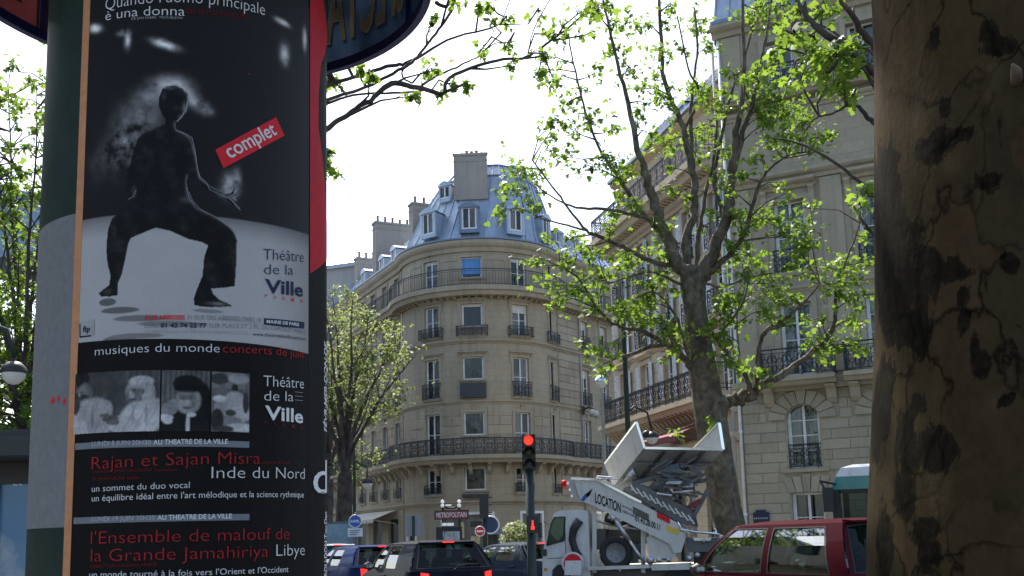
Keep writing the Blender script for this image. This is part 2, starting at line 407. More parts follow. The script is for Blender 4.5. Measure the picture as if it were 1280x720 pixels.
def railing(parent, F, s0, s1, z, h=1.0, d=0.0, style='bars', pitch=.14, ends=0.0, mat='iron', name='railing'):
    """follows the facade at offset d; ends = length of the returns towards the wall"""
    mb = MB(); S = cuts(F, s0, s1)
    def rail(zz, w, hh):
        for a, b in zip(S, S[1:]): mb.beam(F.pt(a, d, zz), F.pt(b, d, zz), w, hh)
        if ends:
            for q in (s0, s1): mb.beam(F.pt(q, d, zz), F.pt(q, d-ends, zz), w, hh)
    rail(z+h, .06, .045); rail(z+.08, .035, .03); rail(z+h-.14, .03, .022)
    if style == 'scroll': rail(z+.24, .03, .022)
    n = max(1, round((s1-s0)/pitch)); dirs = [(F.pt, s0+(s1-s0)*i/n, d) for i in range(n+1)]
    for i in range(n+1):
        a = s0+(s1-s0)*i/n; p = F.pt(a, d, z+.0)
        if style == 'bars' or i % 4 == 0: mb.beam(F.pt(a, d, z+.01), F.pt(a, d, z+h), .02 if style == 'bars' and i % 8 else .032)
    if ends:
        k = max(1, round(ends/pitch))
        for q in (s0, s1):
            for i in range(1, k+1): mb.beam(F.pt(q, d-ends*i/k, z+.01), F.pt(q, d-ends*i/k, z+h), .02)
    if style in ('scroll', 'panel'):
        cell = pitch*4; nc = max(1, round((s1-s0)/cell)); cw = (s1-s0)/nc
        for i in range(nc):
            c = s0+cw*(i+.5); zl, zh = z+(.26 if style == 'scroll' else .1), z+h-.16; hm = (zl+zh)/2; H = (zh-zl)/2
            def ring(cs, cz, rs, rz, k=10, a0=0, a1=2*math.pi):
                P = [F.pt(cs+rs*math.cos(a0+(a1-a0)*j/k), d, cz+rz*math.sin(a0+(a1-a0)*j/k)) for j in range(k+1)]
                for p, q in zip(P, P[1:]): mb.beam(p, q, .018, .028)
            ring(c, hm, cw*.24, H*.55); ring(c-cw*.33, hm+H*.5, cw*.13, H*.38, 8); ring(c+cw*.33, hm+H*.5, cw*.13, H*.38, 8)
            ring(c-cw*.33, hm-H*.5, cw*.13, H*.38, 8); ring(c+cw*.33, hm-H*.5, cw*.13, H*.38, 8)
            for sg in (-1, 1):
                mb.beam(F.pt(c, d, hm+sg*H*.5), F.pt(c, d, hm+sg*H), .02); mb.beam(F.pt(c-cw*.46, d, hm+sg*H), F.pt(c-cw*.05, d, hm+sg*H*.1), .016, .022); mb.beam(F.pt(c+cw*.46, d, hm+sg*H), F.pt(c+cw*.05, d, hm+sg*H*.1), .016, .022)
            if style == 'scroll':
                for j in range(4): ring(s0+cw*(i+(j+.5)/4), z+.16, cw*.09, .055, 6); ring(s0+cw*(i+(j+.5)/4), z+h-.07, cw*.09, .045, 6)
    return mb.build(name, M[mat], parent)
def corbel(mb, F, s, z, w, h, d):
    pr = [(-.002, z-h), (.10*d, z-h), (.35*d, z-.75*h), (.55*d, z-.3*h), (.9*d, z-.12*h), (.92*d, z), (-.002, z)]
    A = [F.pt(s-w/2, a, b) for a, b in pr]; B = [F.pt(s+w/2, a, b) for a, b in pr]; n = len(pr)
    mb.poly(A); mb.poly(B[::-1])
    for i in range(n): j = (i+1) % n; mb.poly([A[j], A[i], B[i], B[j]])
def chimney(parent, F, s, d0, d1, w, z0, z1, pots, along='s', mat='chimney'):
    mb = MB()
    def T(q): return F.pt(q.x, q.y, q.z)
    mb.box(s-w/2, s+w/2, d0, d1, z0, z1, 0, T); mb.box(s-w/2-.07, s+w/2+.07, d0-.07, d1+.07, z1+.001, z1+.16, 0, T)
    mb.box(s-w/2-.03, s+w/2+.03, d0-.03, d1+.03, z1-.42, z1-.34, 0, T)
    o = mb.build('chimney', M[mat], parent)
    for i in range(pots):
        k = (i+.5)/pots; q = F.pt(s-w/2+w*k, (d0+d1)/2, z1+.16) if along == 's' else F.pt(s, d0+(d1-d0)*k, z1+.16)
        p = MB(); hh = RND.choice([.42, .55, .5, .62]); p.lathe([(.10, 0), (.13, .02), (.10, .08), (.085, hh-.08), (.115, hh-.05), (.115, hh), (.07, hh), (.065, .1)], 10, 0, q)
        p.build('chimney_pot', M['terracotta'], o, True)
    return o
def dormer(parent, F, s, z, w, h, d, back, mat='zinc', frame='white_frame', rnd=True, depth=.05):
    """box window standing out of the mansard, its front at offset d and its back buried at offset back"""
    mb = MB(); a = w/2+.17
    def T(q): return F.pt(q.x, q.y, q.z)
    mb.box(s-a, s-w/2, back, d, z-.25, z+h, 0, T); mb.box(s+w/2, s+a, back, d, z-.25, z+h, 0, T); mb.box(s-w/2, s+w/2, back, d-.02, z-.25, z, 0, T)
    n = 8; rise = .28 if rnd else .10; P = []
    for i in range(n+1):
        t = i/n; P.append((s-a-.05+(2*a+.1)*t, z+h+rise*math.sin(math.pi*t)+.06))
    for (x0, q0), (x1, q1) in zip(P, P[1:]):
        mb.poly([F.pt(x0, d+.06, q0), F.pt(x1, d+.06, q1), F.pt(x1, back, q1), F.pt(x0, back, q0)])
        mb.poly([F.pt(x0, d+.06, q0), F.pt(x0, d+.06, z+h-.02), F.pt(x1, d+.06, z+h-.02), F.pt(x1, d+.06, q1)])
    mb.poly([F.pt(s-a-.05, d+.06, z+h-.02), F.pt(s+a+.05, d+.06, z+h-.02), F.pt(s+a+.05, back, z+h-.02), F.pt(s-a-.05, back, z+h-.02)])
    o = mb.build('dormer', M[mat], parent)
    f, panes, cache = win_meshes(w, h, 2, 1)
    k = ('pane', frame)
    if k not in cache: cache[k] = (f.mesh('window_frame', M[frame]), [p.mesh('pane', M['pane']) for p in panes])
    loc = F.pt(s, d-depth-.05, z)-parent_world(o)
    link('window_frame', cache[k][0], o, loc, F.ang(s))
    for p in cache[k][1]: link('pane', p, o, loc, F.ang(s))
    return o

# ------------------------------------------------------------------ central building on the acute corner
CB = empty('apartment_building', (-2.15, 71, 0), 'stone apartment building with a rounded corner under a blue zinc mansard roof', 'building')
ARC = Arc((-2.15, 71), 5.4)
LW = Line((-7.15, 69.4), (.44, -.898)); RW = Line((3.1, 69.3), (.574, .819))
D2S = math.radians(1)*5.4
AC = [(-33.8, 'f'), (-3.3, 'b'), (31.0, 'f'), (66, 'n')]
def arc_windows():
    out = []
    for ph, kind in AC:
        s = ph*D2S
        wd = {'f': 1.15, 'b': 1.35, 'n': 1.0}[kind]
        out.append((s, wd, kind))
    return out
LV = [(4.25, 5.88), (6.75, 9.4), (10.4, 12.97), (14.4, 16.45), (17.55, 19.55)]     # sill and head of each storey's openings
wb, tb = MB(), MB()
SA0, SA1 = -80*D2S, 80*D2S
holes = []
for s, wd, kind in arc_windows():
    for i, (z0, z1) in enumerate(LV):
        a = z0
        if kind == 'b': a = [4.45, 7.93, 11.5, 14.95, 18.17][i]
        holes.append((s-wd/2, s+wd/2, a, z1, kind, i))
# shopfronts on the ground floor of the corner
shops = [(-2.55, .75, .55, 3.0, 'shop', 0), (2.6, 4.3, .55, 3.0, 'shop', 0), (-6.2, -4.9, .2, 2.9, 'door', 0)]
wall(wb, ARC, SA0, SA1, 0, 19.9, holes+shops)
LS = [-1.6, -4.2, -6.8, -9.4, -12.0, -14.6, -17.2]
RS = [1.15, 3.6, 6.3, 9.0, 11.7]
lh = [(s-.5, s+.5, z0, z1, 'f', i) for s in LS for i, (z0, z1) in enumerate(LV)]
rh = [(s-.5, s+.5, z0, z1, 'f', i) for s in RS[1:] for i, (z0, z1) in enumerate(LV)]
wall(wb, LW, -24, .6, 0, 19.9, lh+[(s-1, s+1, .2, 2.9, 'shop', 0) for s in (-2.8, -6.2, -9.8, -13.4)])
wall(wb, RW, -.6, 16, 0, 19.9, rh+[(2.0, 4.2, .3, 3.0, 'shop', 0)])
wb.build('wall', M['stone_c'], CB)
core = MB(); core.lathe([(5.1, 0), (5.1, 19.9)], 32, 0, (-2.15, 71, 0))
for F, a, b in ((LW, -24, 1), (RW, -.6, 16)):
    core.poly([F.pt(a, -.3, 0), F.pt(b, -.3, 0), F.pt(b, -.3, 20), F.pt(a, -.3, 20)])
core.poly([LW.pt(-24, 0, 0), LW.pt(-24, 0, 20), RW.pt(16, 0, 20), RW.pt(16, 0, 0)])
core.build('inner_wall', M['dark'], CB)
# trim: string courses, cornices, balcony slabs, architraves
for F, a, b in ((ARC, SA0, SA1), (LW, -24, .3), (RW, -.3, 16)):
    molding(tb, F, a, b, cornice(19.9, .72, .42)); molding(tb, F, a, b, slabp(17.5, .6, .9 if F is ARC else .8))
    molding(tb, F, a, b, cornice(13.86, .22, .2)); molding(tb, F, a, b, cornice(9.95, .2, .14))
    molding(tb, F, a, b, slabp(6.63, .48, 1.05 if F is ARC else .8)); molding(tb, F, a, b, cornice(3.55, .25, .22))
    molding(tb, F, a, b, [(-.002, 0), (.1, 0), (.1, .45), (.06, .5), (-.002, .5)])
for F, hs in ((ARC, holes), (LW, lh), (RW, rh)):
    for h in hs:
        surround(tb, F, h[0], h[1], h[2], h[3], .15, .05, .12 if h[2] not in (6.75, 17.55) else 0)
        if h[5] in (2, 3):
            molding(tb, F, h[0]-.28, h[1]+.28, cornice(h[3]+.2, .16, .2))
            for q in (h[0]-.2, h[1]+.2): corbel(tb, F, q, h[3]+.2, .14, .55, .16)
        if h[5] == 1:
            corbel(tb, F, (h[0]+h[1])/2, h[3]+.45, .25, .3, .15)
for F, a, b in ((ARC, SA0+.2, SA1-.2), (LW, -23.8, -.4), (RW, .5, 15.5)):
    n = int((b-a)/1.05)
    for i in range(n+1): corbel(tb, F, a+(b-a)*i/n, 6.15, .22, .7, .8)
    n = int((b-a)/.45)
    for i in range(n+1): corbel(tb, F, a+(b-a)*i/n, 16.9, .14, .2, .6)
# thin raised panels on the top storeys of the corner
mids = [-49*D2S, -18.5*D2S, 14*D2S, 48.5*D2S]
for c in mids:
    for z0, z1, hw in ((17.75, 19.4, .62), (14.5, 16.0, .0), (4.3, 5.9, .0)):
        if not hw: continue
        for q in ([c-hw, c-hw+.05, z0, z1], [c+hw-.05, c+hw, z0, z1]): molding(tb, ARC, q[0], q[1], [(-.002, q[2]), (.03, q[2]), (.03, q[3]), (-.002, q[3])])
        for zz in (z0, z1-.05): molding(tb, ARC, c-hw+.05, c+hw-.05, [(-.002, zz), (.028, zz), (.028, zz+.05), (-.002, zz+.05)])
tb.build('stone_trim', M['stone_ct'], CB)
# rusticated blocks of the second storey and the quoins beside the wings
for c in mids:
    block_wall(CB, ARC, c-.78, c+.78, 6.75, 9.75, .6, 1.56, .06, 'stone_ct')
for z0, z1 in ((.6, 3.4), (4.1, 6.0), (6.7, 9.8), (10.3, 13.8), (14.2, 16.7)):
    block_wall(CB, RW, .05, 2.7, z0, z1, .5, 2.65, .07, 'stone_ct')
    block_wall(CB, LW, -.85, .25, z0, z1, .5, 1.2, .07, 'stone_ct')
for k in range(len(LS)-1):
    block_wall(CB, LW, LS[k+1]+.7, LS[k]-.7, 6.75, 9.75, .6, 1.2, .06, 'stone_ct')
for h in holes:
    s = (h[0]+h[1])/2; wd, ht, kind, i = h[1]-h[0], h[3]-h[2], h[4], h[5]
    bl = None
    if kind == 'b' and i == 4: bl = ('blue_blind', ht-.35)
    elif kind == 'f' and s > 0 and i == 3: bl = ('cream_blind', .45)
    elif kind == 'f' and i == 4: bl = ('cream_blind', .16)
    elif kind == 'b' and i == 3: bl = ('cream_blind', .1)
    window(CB, ARC, s, h[2], wd, ht, 1 if kind == 'b' else 2, 1 if kind == 'b' else 2, 0, blind=bl)
    if kind != 'b' and i in (0,): railing(CB, ARC, h[0]-.1, h[1]+.1, h[2], .6, .16, 'panel', .13, .14)
    if kind != 'b' and i == 2: railing(CB, ARC, h[0]-.12, h[1]+.12, h[2]-.05, 1.0, .2, 'panel', .13, .18)
    if i == 3: railing(CB, ARC, h[0]-.3, h[1]+.3, h[2]-(.1 if kind != 'b' else .65), .66, .3, 'panel', .13, .28)
    if kind == 'b' and i in (0, 2):
        q = MB(); molding(q, ARC, h[0]-.12, h[1]+.12, [(.01, h[2]-(.45 if i == 0 else 1.2)), (.3, h[2]-(.45 if i == 0 else 1.2)), (.3, h[2]-.25), (.01, h[2]-.25)])
        q.build('window_box', M['iron_worn'], CB)
for F, hs in ((LW, lh), (RW, rh)):
    for h in hs:
        s = (h[0]+h[1])/2; i = h[5]
        window(CB, F, s, h[2], h[1]-h[0], h[3]-h[2], 2, 2, 0, blind=('cream_blind', .5) if F is RW and (i == 3 or (i == 2 and s < 4)) else None)
        if i in (0, 2, 3): railing(CB, F, h[0]-.1, h[1]+.1, h[2], .65 if i == 0 else .9, .18, 'panel', .13, .16)
railing(CB, ARC, SA0, SA1, 6.62, 1.05, .93, 'scroll', .14); railing(CB, LW, -22, -.55, 6.62, 1.05, .7, 'scroll', .16); railing(CB, RW, .85, 15, 6.62, 1.05, .7, 'scroll', .16)
railing(CB, ARC, SA0, SA1, 17.51, 1.05, .83, 'bars', .17, mat='iron_worn'); railing(CB, LW, -22, -.55, 17.51, 1.05, .7, 'bars', .17, mat='iron_worn'); railing(CB, RW, .85, 15, 17.51, 1.05, .7, 'bars', .17, mat='iron_worn')
# shopfronts: white frames round dark glass
for (a, b, z0, z1, kd, _) in shops:
    q = MB(); F = ARC; fr = .14
    for (p, r, c, e) in ((a-.1, a+.08, z0, z1+.1), (b-.08, b+.1, z0, z1+.1)): molding(q, F, p, r, [(-.1, c), (.07, c), (.07, e), (-.1, e)])
    molding(q, F, a+.08, b-.08, [(-.1, z1-.06), (.067, z1-.06), (.067, z1+.098), (-.1, z1+.098)])
    o = q.build('shopfront' if kd == 'shop' else 'door', M['shop_white'] if 'shop_white' in M else M['white_frame'], CB)
    g = MB(); S = cuts(F, a+.08, b-.08)
    for x0, x1 in zip(S, S[1:]): g.poly([F.pt(x0, -.16, z0), F.pt(x1, -.16, z0), F.pt(x1, -.16, z1), F.pt(x0, -.16, z1)])
    g.build('pane', M['pane'], o)
    if kd == 'shop' and a < 0:
        d = MB()
        for k, (x, z, ww, hh) in enumerate(((-2.2, 1.2, .5, .9), (-1.3, 1.5, .35, 1.0), (-.4, 1.1, .6, .5), (.3, 1.9, .3, .5))): molding(d, F, x-ww/2, x+ww/2, [(-.155, z), (-.13, z), (-.13, z+hh), (-.155, z+hh)])
        d.build('display', plain('display', (.55, .42, .22), .6, var=.5, scale=6), o)
for s in (-2.8, -6.2, -9.8, -13.4):
    q = MB(); q.poly([LW.pt(s-1, -.18, .2), LW.pt(s+1, -.18, .2), LW.pt(s+1, -.18, 2.9), LW.pt(s-1, -.18, 2.9)]); q.build('shop_window', M['pane'], CB)
q = MB(); q.poly([RW.pt(2.0, -.18, .3), RW.pt(4.2, -.18, .3), RW.pt(4.2, -.18, 3), RW.pt(2.0, -.18, 3)]); q.build('shop_window', M['pane'], CB)
# downpipes
for F, s, z1 in ((ARC, 76*D2S, 16.8), (RW, 2.85, 19.8), (LW, -.35, 19.8)):
    q = MB(); q.tube([F.pt(s, .12, .2), F.pt(s, .12, z1)], .05, 8)
    for z in range(2, int(z1), 3): q.tube([F.pt(s, .12, z), F.pt(s, .12, z+.08)], .07, 8)
    q.build('downpipe', M['white_frame'] if F is ARC else M['grey_render'], CB, True)

# zinc roof of the corner: steep lower tier and flatter upper tier, panel by panel with standing seams
FB_ = [-80, -53, -19, 14, 48, 80, 112, 144, 180, 216, 248, 280]
prf = [(.10, 20.62), (-.3, 21.5), (-1.1, 24.0), (-1.95, 25.75), (-2.75, 26.75)]
def roof_shift(z): return Vector((.95*(z-20.6)/6, 0, 0))
for fa, fb2 in zip(FB_, FB_[1:]):
    for k in range(4):
        q = MB()
        def fp(t, d, z): return ARC.pt(fa*D2S, d, z).lerp(ARC.pt(fb2*D2S, d, z), t)+roof_shift(z)
        for (d0, z0), (d1, z1) in zip(prf, prf[1:]): q.poly([fp(k/4, d0, z0), fp((k+1)/4, d0, z0), fp((k+1)/4, d1, z1), fp(k/4, d1, z1)])
        for (d0, z0), (d1, z1) in zip(prf, prf[1:]): q.beam(fp(k/4, d0+.02, z0), fp(k/4, d1+.02, z1), .09 if k == 0 else .05, .10 if k == 0 else .07)
        q.build('roof_panel', M['zinc'], CB)
q = MB()
molding(q, ARC, SA0, SA1, [(.1, 20.62), (.46, 20.66), (.46, 20.76), (.1, 20.78)]); pass
S = cuts(ARC, SA0, SA1)
q.poly([ARC.pt(s*D2S, -2.75, 26.75)+roof_shift(26.75) for s in FB_[:-1]]); q.tube([ARC.pt(s*D2S, -1.93, 25.77)+roof_shift(25.75) for s in FB_], .06, 6); q.tube([ARC.pt(s*D2S, -2.73, 26.77)+roof_shift(26.75) for s in FB_], .06, 6)
q.build('roof_trim', M['zinc_dark'], CB)
q = MB(); q.lathe([(0, 27.4), (.28, 27.3), (.2, 27.2), (.16, 26.7)], 12, 0, (.4, 70.2, 0)); q.build('roof_vent', M['zinc_dark'], CB, True)
for ph in (-36, -4, 30, 63): dormer(CB, ARC, ph*D2S, 21.45, 1.0, 1.45, .02, -1.9, 'zinc_dark' if ph in (-4,) else 'zinc')
for ph, z in ((-31, 24.2), (37, 24.3)): dormer(CB, ARC, ph*D2S, z, .95, .85, -1.35, -3.4, 'zinc')

chimney(CB, ARC, -3.4*D2S, -3.3, -.95, 2.75, 23.8, 26.85, 5)
# mansards of the wings
def mansard(parent, F, s0, s1, z, panels, mat, seam='zinc_dark', h=3.2, back=-2.2, ridge=-5.5, rz=1.2, body=None):
    for k in range(panels):
        a = s0+(s1-s0)*k/panels; b = s0+(s1-s0)*(k+1)/panels; q = MB()
        q.poly([F.pt(a, .05, z), F.pt(b, .05, z), F.pt(b, back, z+h), F.pt(a, back, z+h)])
        q.poly([F.pt(a, back, z+h), F.pt(b, back, z+h), F.pt(b, ridge, z+h+rz), F.pt(a, ridge, z+h+rz)])
        q.beam(F.pt(a+.03, .06, z), F.pt(a+.03, back+.02, z+h+.03), .05, .07)
        q.build('roof_panel', M[mat], parent)
    q = MB(); molding(q, F, s0, s1, [(.06, z-.02), (.47, z), (.47, z+.14), (.06, z+.12)])
    q.build('gutter', M[seam], parent); q = MB()
    for e in (s0, s1): q.poly([F.pt(e, .05, z-.6), F.pt(e, back, z+h), F.pt(e, ridge, z+h+rz), F.pt(e, ridge-4, z-.6)])
    q.poly([F.pt(s0, ridge, z+h+rz), F.pt(s1, ridge, z+h+rz), F.pt(s1, ridge-4, z-.6), F.pt(s0, ridge-4, z-.6)])
    q.build('roof_trim', M[seam], parent)
mansard(CB, LW, -24, .9, 20.62, 30, 'zinc', h=2.6, back=-1.9, ridge=-4.5, rz=.7)
mansard(CB, RW, -.4, 16, 20.62, 20, 'zinc_pale', h=3.0, back=-2.4, ridge=-5, rz=.4)  # paler zinc: the sky's glancing sheen on this slope is put into the colour
for s, z in ((-2.6, 21.0), (-5.2, 21.0), (-9.5, 21.0)): dormer(CB, LW, s, z, .7, .9, -.1, -1.6, 'zinc')
for s, z in ((2.6, 22.2), (4.8, 22.2), (7.4, 22.2)): dormer(CB, RW, s, z, .7, .75, -1.1, -2.6, 'zinc_pale', rnd=False)
chimney(CB, LW, -8.3, -3.6, -.6, .8, 20.6, 25.5, 5, along='d')
chimney(CB, LW, -1.9, -4.6, -1.2, .8, 21.0, 25.1, 5, along='d')
chimney(CB, LW, -15.5, -3.8, -1.4, .8, 21.5, 24.6, 4, along='d')

# ------------------------------------------------------------------ long building on the right of the street
MBd = empty('corner_building', (8, 45, 0), 'warm stone building with a long scrolled iron balcony and white shutters behind the tipped platform', 'building')
MW = Line((5.0, 50.0), (.26, -.965))
MLEN = 12.55
MS = [1.35, 3.95, 6.55, 9.15, 11.6]
lv = [(3.05+.0, 5.3), (6.62, 9.0), (9.75, 11.95), (12.35, 14.55), (16.35, 18.0)]
mh = [(s-.5, s+.5, z0, z1, i) for s in MS for i, (z0, z1) in enumerate(lv) if i]
sh = [(s-1.0, s+1.0, .3, 4.6, 9) for s in (1.7, 4.6, 7.5, 10.5)]
q = MB(); wall(q, MW, 0, MLEN, 0, 15.3, [h for h in mh if h[4] < 4]+sh, rev=.28)
wall(q, MW, .15, MLEN, 15.3, 18.4, [h for h in mh if h[4] == 4], d=-.45, rev=.2)
BK = Line((5.0, 50.0), (-.965, -.26))
back_u = Vector((.965, .26))
def mpt(s, d, z): return MW.pt(s, d, z)
q.poly([mpt(0, 0, 0), mpt(0, 0, 15.3), mpt(0, -11, 15.3), mpt(0, -11, 0)]); q.poly([mpt(.15, -.45, 15.3), mpt(.15, -.45, 18.4), mpt(.15, -11, 18.4), mpt(.15, -11, 15.3)])
q.build('wall', M['stone_m'], MBd)
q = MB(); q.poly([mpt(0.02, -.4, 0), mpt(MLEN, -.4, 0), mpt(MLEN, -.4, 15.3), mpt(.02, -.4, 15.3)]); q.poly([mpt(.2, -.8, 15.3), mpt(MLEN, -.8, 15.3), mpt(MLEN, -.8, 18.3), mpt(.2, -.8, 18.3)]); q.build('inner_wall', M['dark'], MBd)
q = MB()
molding(q, MW, -.05, MLEN, slabp(6.6, .38, .95)); molding(q, MW, -.05, MLEN, slabp(15.75, .55, 1.0)); molding(q, MW, -.05, MLEN, cornice(14.75, .35, .35)); molding(q, MW, 0, MLEN, cornice(12.05, .16, .12)); molding(q, MW, 0, MLEN, cornice(9.35, .2, .15))
molding(q, MW, .1, MLEN, [(-.452, 18.4), (-.15, 18.55), (-.1, 18.7), (-.452, 18.72)])
molding(q, MW, 0, MLEN, cornice(4.75, .3, .3)); molding(q, MW, 0, MLEN, [(-.002, 0), (.1, 0), (.1, .3), (-.002, .3)])
for i in range(31): corbel(q, MW, .1+i*(MLEN-.2)/30, 6.22, .16, .42, .75); 
for i in range(38): corbel(q, MW, .1+i*(MLEN-.2)/37, 15.2, .14, .32, .7)
for h in mh:
    if h[4] < 4:
        surround(q, MW, h[0], h[1], h[2], h[3], .17, .06, 0 if h[4] == 1 else .12)
        if h[4] == 1: molding(q, MW, h[0]-.3, h[1]+.3, cornice(h[3]+.25, .2, .26))
        for zz in ([h[3]+.32] if h[4] in (2, 3) else []): corbel(q, MW, (h[0]+h[1])/2, zz, .22, .3, .15)
q.build('stone_trim', M['stone_mt'], MBd)
block_wall(MBd, MW, .02, .8, 6.7, 9.3, .52, .78, .06, 'stone_mt'); block_wall(MBd, MW, .02, .8, 9.6, 12.0, .52, .78, .06, 'stone_mt'); block_wall(MBd, MW, .02, .8, 12.3, 14.7, .52, .78, .06, 'stone_mt')
for a, b in zip([0]+MS, MS+[MLEN]):
    x0, x1 = (a+.72 if a else .0), (b-.72 if b < MLEN else MLEN)
    if x1-x0 > .4 and a: block_wall(MBd, MW, x0, x1, 6.65, 9.3, .44, x1-x0, .03, 'stone_mt')
SHUT = {}
def shutter(parent, F, s, z, w, h, side):
    k = (w, h)
    if k not in SHUT:
        a = MB(); a.box(0, .05, -.03, 0, 0, h); a.box(w-.05, w, -.03, 0, 0, h); a.box(.05, w-.05, -.028, 0, 0, .07); a.box(.05, w-.05, -.028, 0, h-.07, h)
        n = int(h/.09)
        for i in range(n): z0 = .07+(h-.14)*i/n; a.add([(.05, -.024, z0), (w-.05, -.024, z0), (w-.05, -.006, z0+.07), (.05, -.006, z0+.07)], [(0, 1, 2, 3)])
        SHUT[k] = a.mesh('shutter', M['shutter'])
    o = link('shutter', SHUT[k], parent, F.pt(s, .07, z)-parent_world(parent), F.ang(s)+(0.12 if side < 0 else -.12))
for h in mh:
    s = (h[0]+h[1])/2; i = h[4]
    if i == 4: window(MBd, Line((MW.O+MW.n*-.45), MW.u), s, h[2], 1.0, h[3]-h[2], 2, 2); continue
    window(MBd, MW, s, h[2], 1.0, h[3]-h[2], 2, 3, 0)
    if i in (1, 2, 3): shutter(MBd, MW, h[0]-.52, h[2]+.02, .48, h[3]-h[2]-.04, -1); shutter(MBd, MW, h[1]+.04, h[2]+.02, .48, h[3]-h[2]-.04, 1)
    if i in (2, 3): railing(MBd, MW, h[0]-.12, h[1]+.12, h[2]-.02, .95, .22, 'panel', .14, .2)
railing(MBd, MW, .25, MLEN, 6.61, 1.02, .85, 'scroll', .16, .8); railing(MBd, MW, -.02, MLEN, 15.76, 1.0, .9, 'scroll', .16, .9)
for (a, b, z0, z1, _) in sh:
    f = MB(); f.poly([mpt(a, -.25, z0), mpt(b, -.25, z0), mpt(b, -.25, z1), mpt(a, -.25, z1)]); o = f.build('shop_window', M['pane'], MBd)
    f = MB()
    for (p, r, c, e) in ((a, a+.08, z0, z1), (b-.08, b, z0, z1), (a+.08, b-.08, z1-.1, z1), (a+.08, b-.08, 3.2, 3.3)): molding(f, MW, p, r, [(-.24, c), (-.15, c), (-.15, e), (-.24, e)])
    f.build('shop_frame', M['black'], o)
mansard(MBd, Line(MW.O+MW.n*-.45, MW.u), .1, MLEN, 18.72, 24, 'slate', h=2.7, back=-1.9, ridge=-5, rz=1.0)
for s in (3.4, 7.0): 
    dormer(MBd, Line(MW.O+MW.n*-.45, MW.u), s, 19.4, .6, .6, -.5, -1.8, 'slate', rnd=False)
chimney(MBd, MW, 11.4, -5.5, -2.5, .9, 19, 23.5, 5, along='d')
# dark red awning under the long balcony
aw = MB(); Pp = [(0.0, 5.75), (1.5, 5.2), (1.5, 4.95)]
for k in range(10):
    a, b = 6.0+k*.42, 6.0+(k+1)*.42
    for (d0, z0), (d1, z1) in zip(Pp, Pp[1:]): aw.poly([mpt(a, d0+.02, z0), mpt(b, d0+.02, z0), mpt(b, d1, z1), mpt(a, d1, z1)], 0)
for s in (6.05, 8.1, 10.15): aw.beam(mpt(s, .02, 5.0), mpt(s, 1.48, 5.16), .03, .03, 1)
r = empty('shop_awning', mpt(8, .7, 5.2), 'dark red fabric awning just under the scrolled balcony, behind the truck platform', 'awning')
aw.build('canvas', [plain('awning_red', (.16, .035, .035), .8), M['steel_dark']], r)

# ------------------------------------------------------------------ near building with the arched window
NB = empty('rusticated_building', (11, 36, 0), 'pale rusticated stone building with an arched window, beside the big dark trunk', 'building')
NW = Line((8.24, 38.0), (.891, -.454)); NL = 13.0
cols = [2.35, 5.35, 8.35, 11.35]
def npt(s, d, z): return NW.pt(s, d, z)
NLV = [(1.0, 2.75), (3.62, 5.95), (6.95, 9.6), (10.75, 13.45), (14.95, 16.6), (17.7, 19.7)]
nh = []
for s in cols:
    for i, (z0, z1) in enumerate(NLV):
        wd = 1.15 if i < 4 else 1.05
        if i == 4: continue
        nh.append((s-wd/2, s+wd/2, z0, z1, i))
q = MB(); wall(q, NW, 0, NL, 0, 20.6, nh, rev=.34)
q.poly([npt(0, 0, 0), npt(0, 0, 20.6), npt(0, -12, 20.6), npt(0, -12, 0)]); q.poly([npt(NL, 0, 0), npt(NL, -12, 0), npt(NL, -12, 20.6), npt(NL, 0, 20.6)])
q.build('wall', M['stone_n'], NB)
q = MB()
molding(q, NW, -.08, NL, slabp(6.82, .42, .30)); molding(q, NW, -.05, NL, cornice(14.15, .38, .32)); molding(q, NW, -.02, NL, cornice(16.85, .25, .2)); molding(q, NW, -.05, NL, slabp(17.6, .3, .6)); molding(q, NW, -.1, NL, cornice(20.3, .45, .45))
molding(q, NW, 0, NL, cornice(10.0, .2, .12)); molding(q, NW, 0, NL, [(-.002, 0), (.12, 0), (.12, .55), (-.002, .6)]); molding(q, NW, 0, NL, cornice(3.1, .0001, .0001))
for h in nh:
    i = h[4]; s = (h[0]+h[1])/2
    if i >= 2: surround(q, NW, h[0], h[1], h[2], h[3], .2, .08, .14 if i in (3,) else 0)
    if i == 3:
        molding(q, NW, h[0]-.45, h[1]+.45, cornice(h[3]+.42, .3, .38))
        for g in (h[0]-.3, h[1]+.3): corbel(q, NW, g, h[3]+.42, .2, .7, .3)
        for zz in (10.2,): pass
    if i == 1: molding(q, NW, h[0]-.25, h[1]+.25, [(-.002, 3.48), (.12, 3.48), (.14, 3.6), (-.002, 3.62)])
    if i == 0: molding(q, NW, h[0]-.2, h[1]+.2, [(-.002, .9), (.1, .9), (.1, 1.0), (-.002, 1.0)])
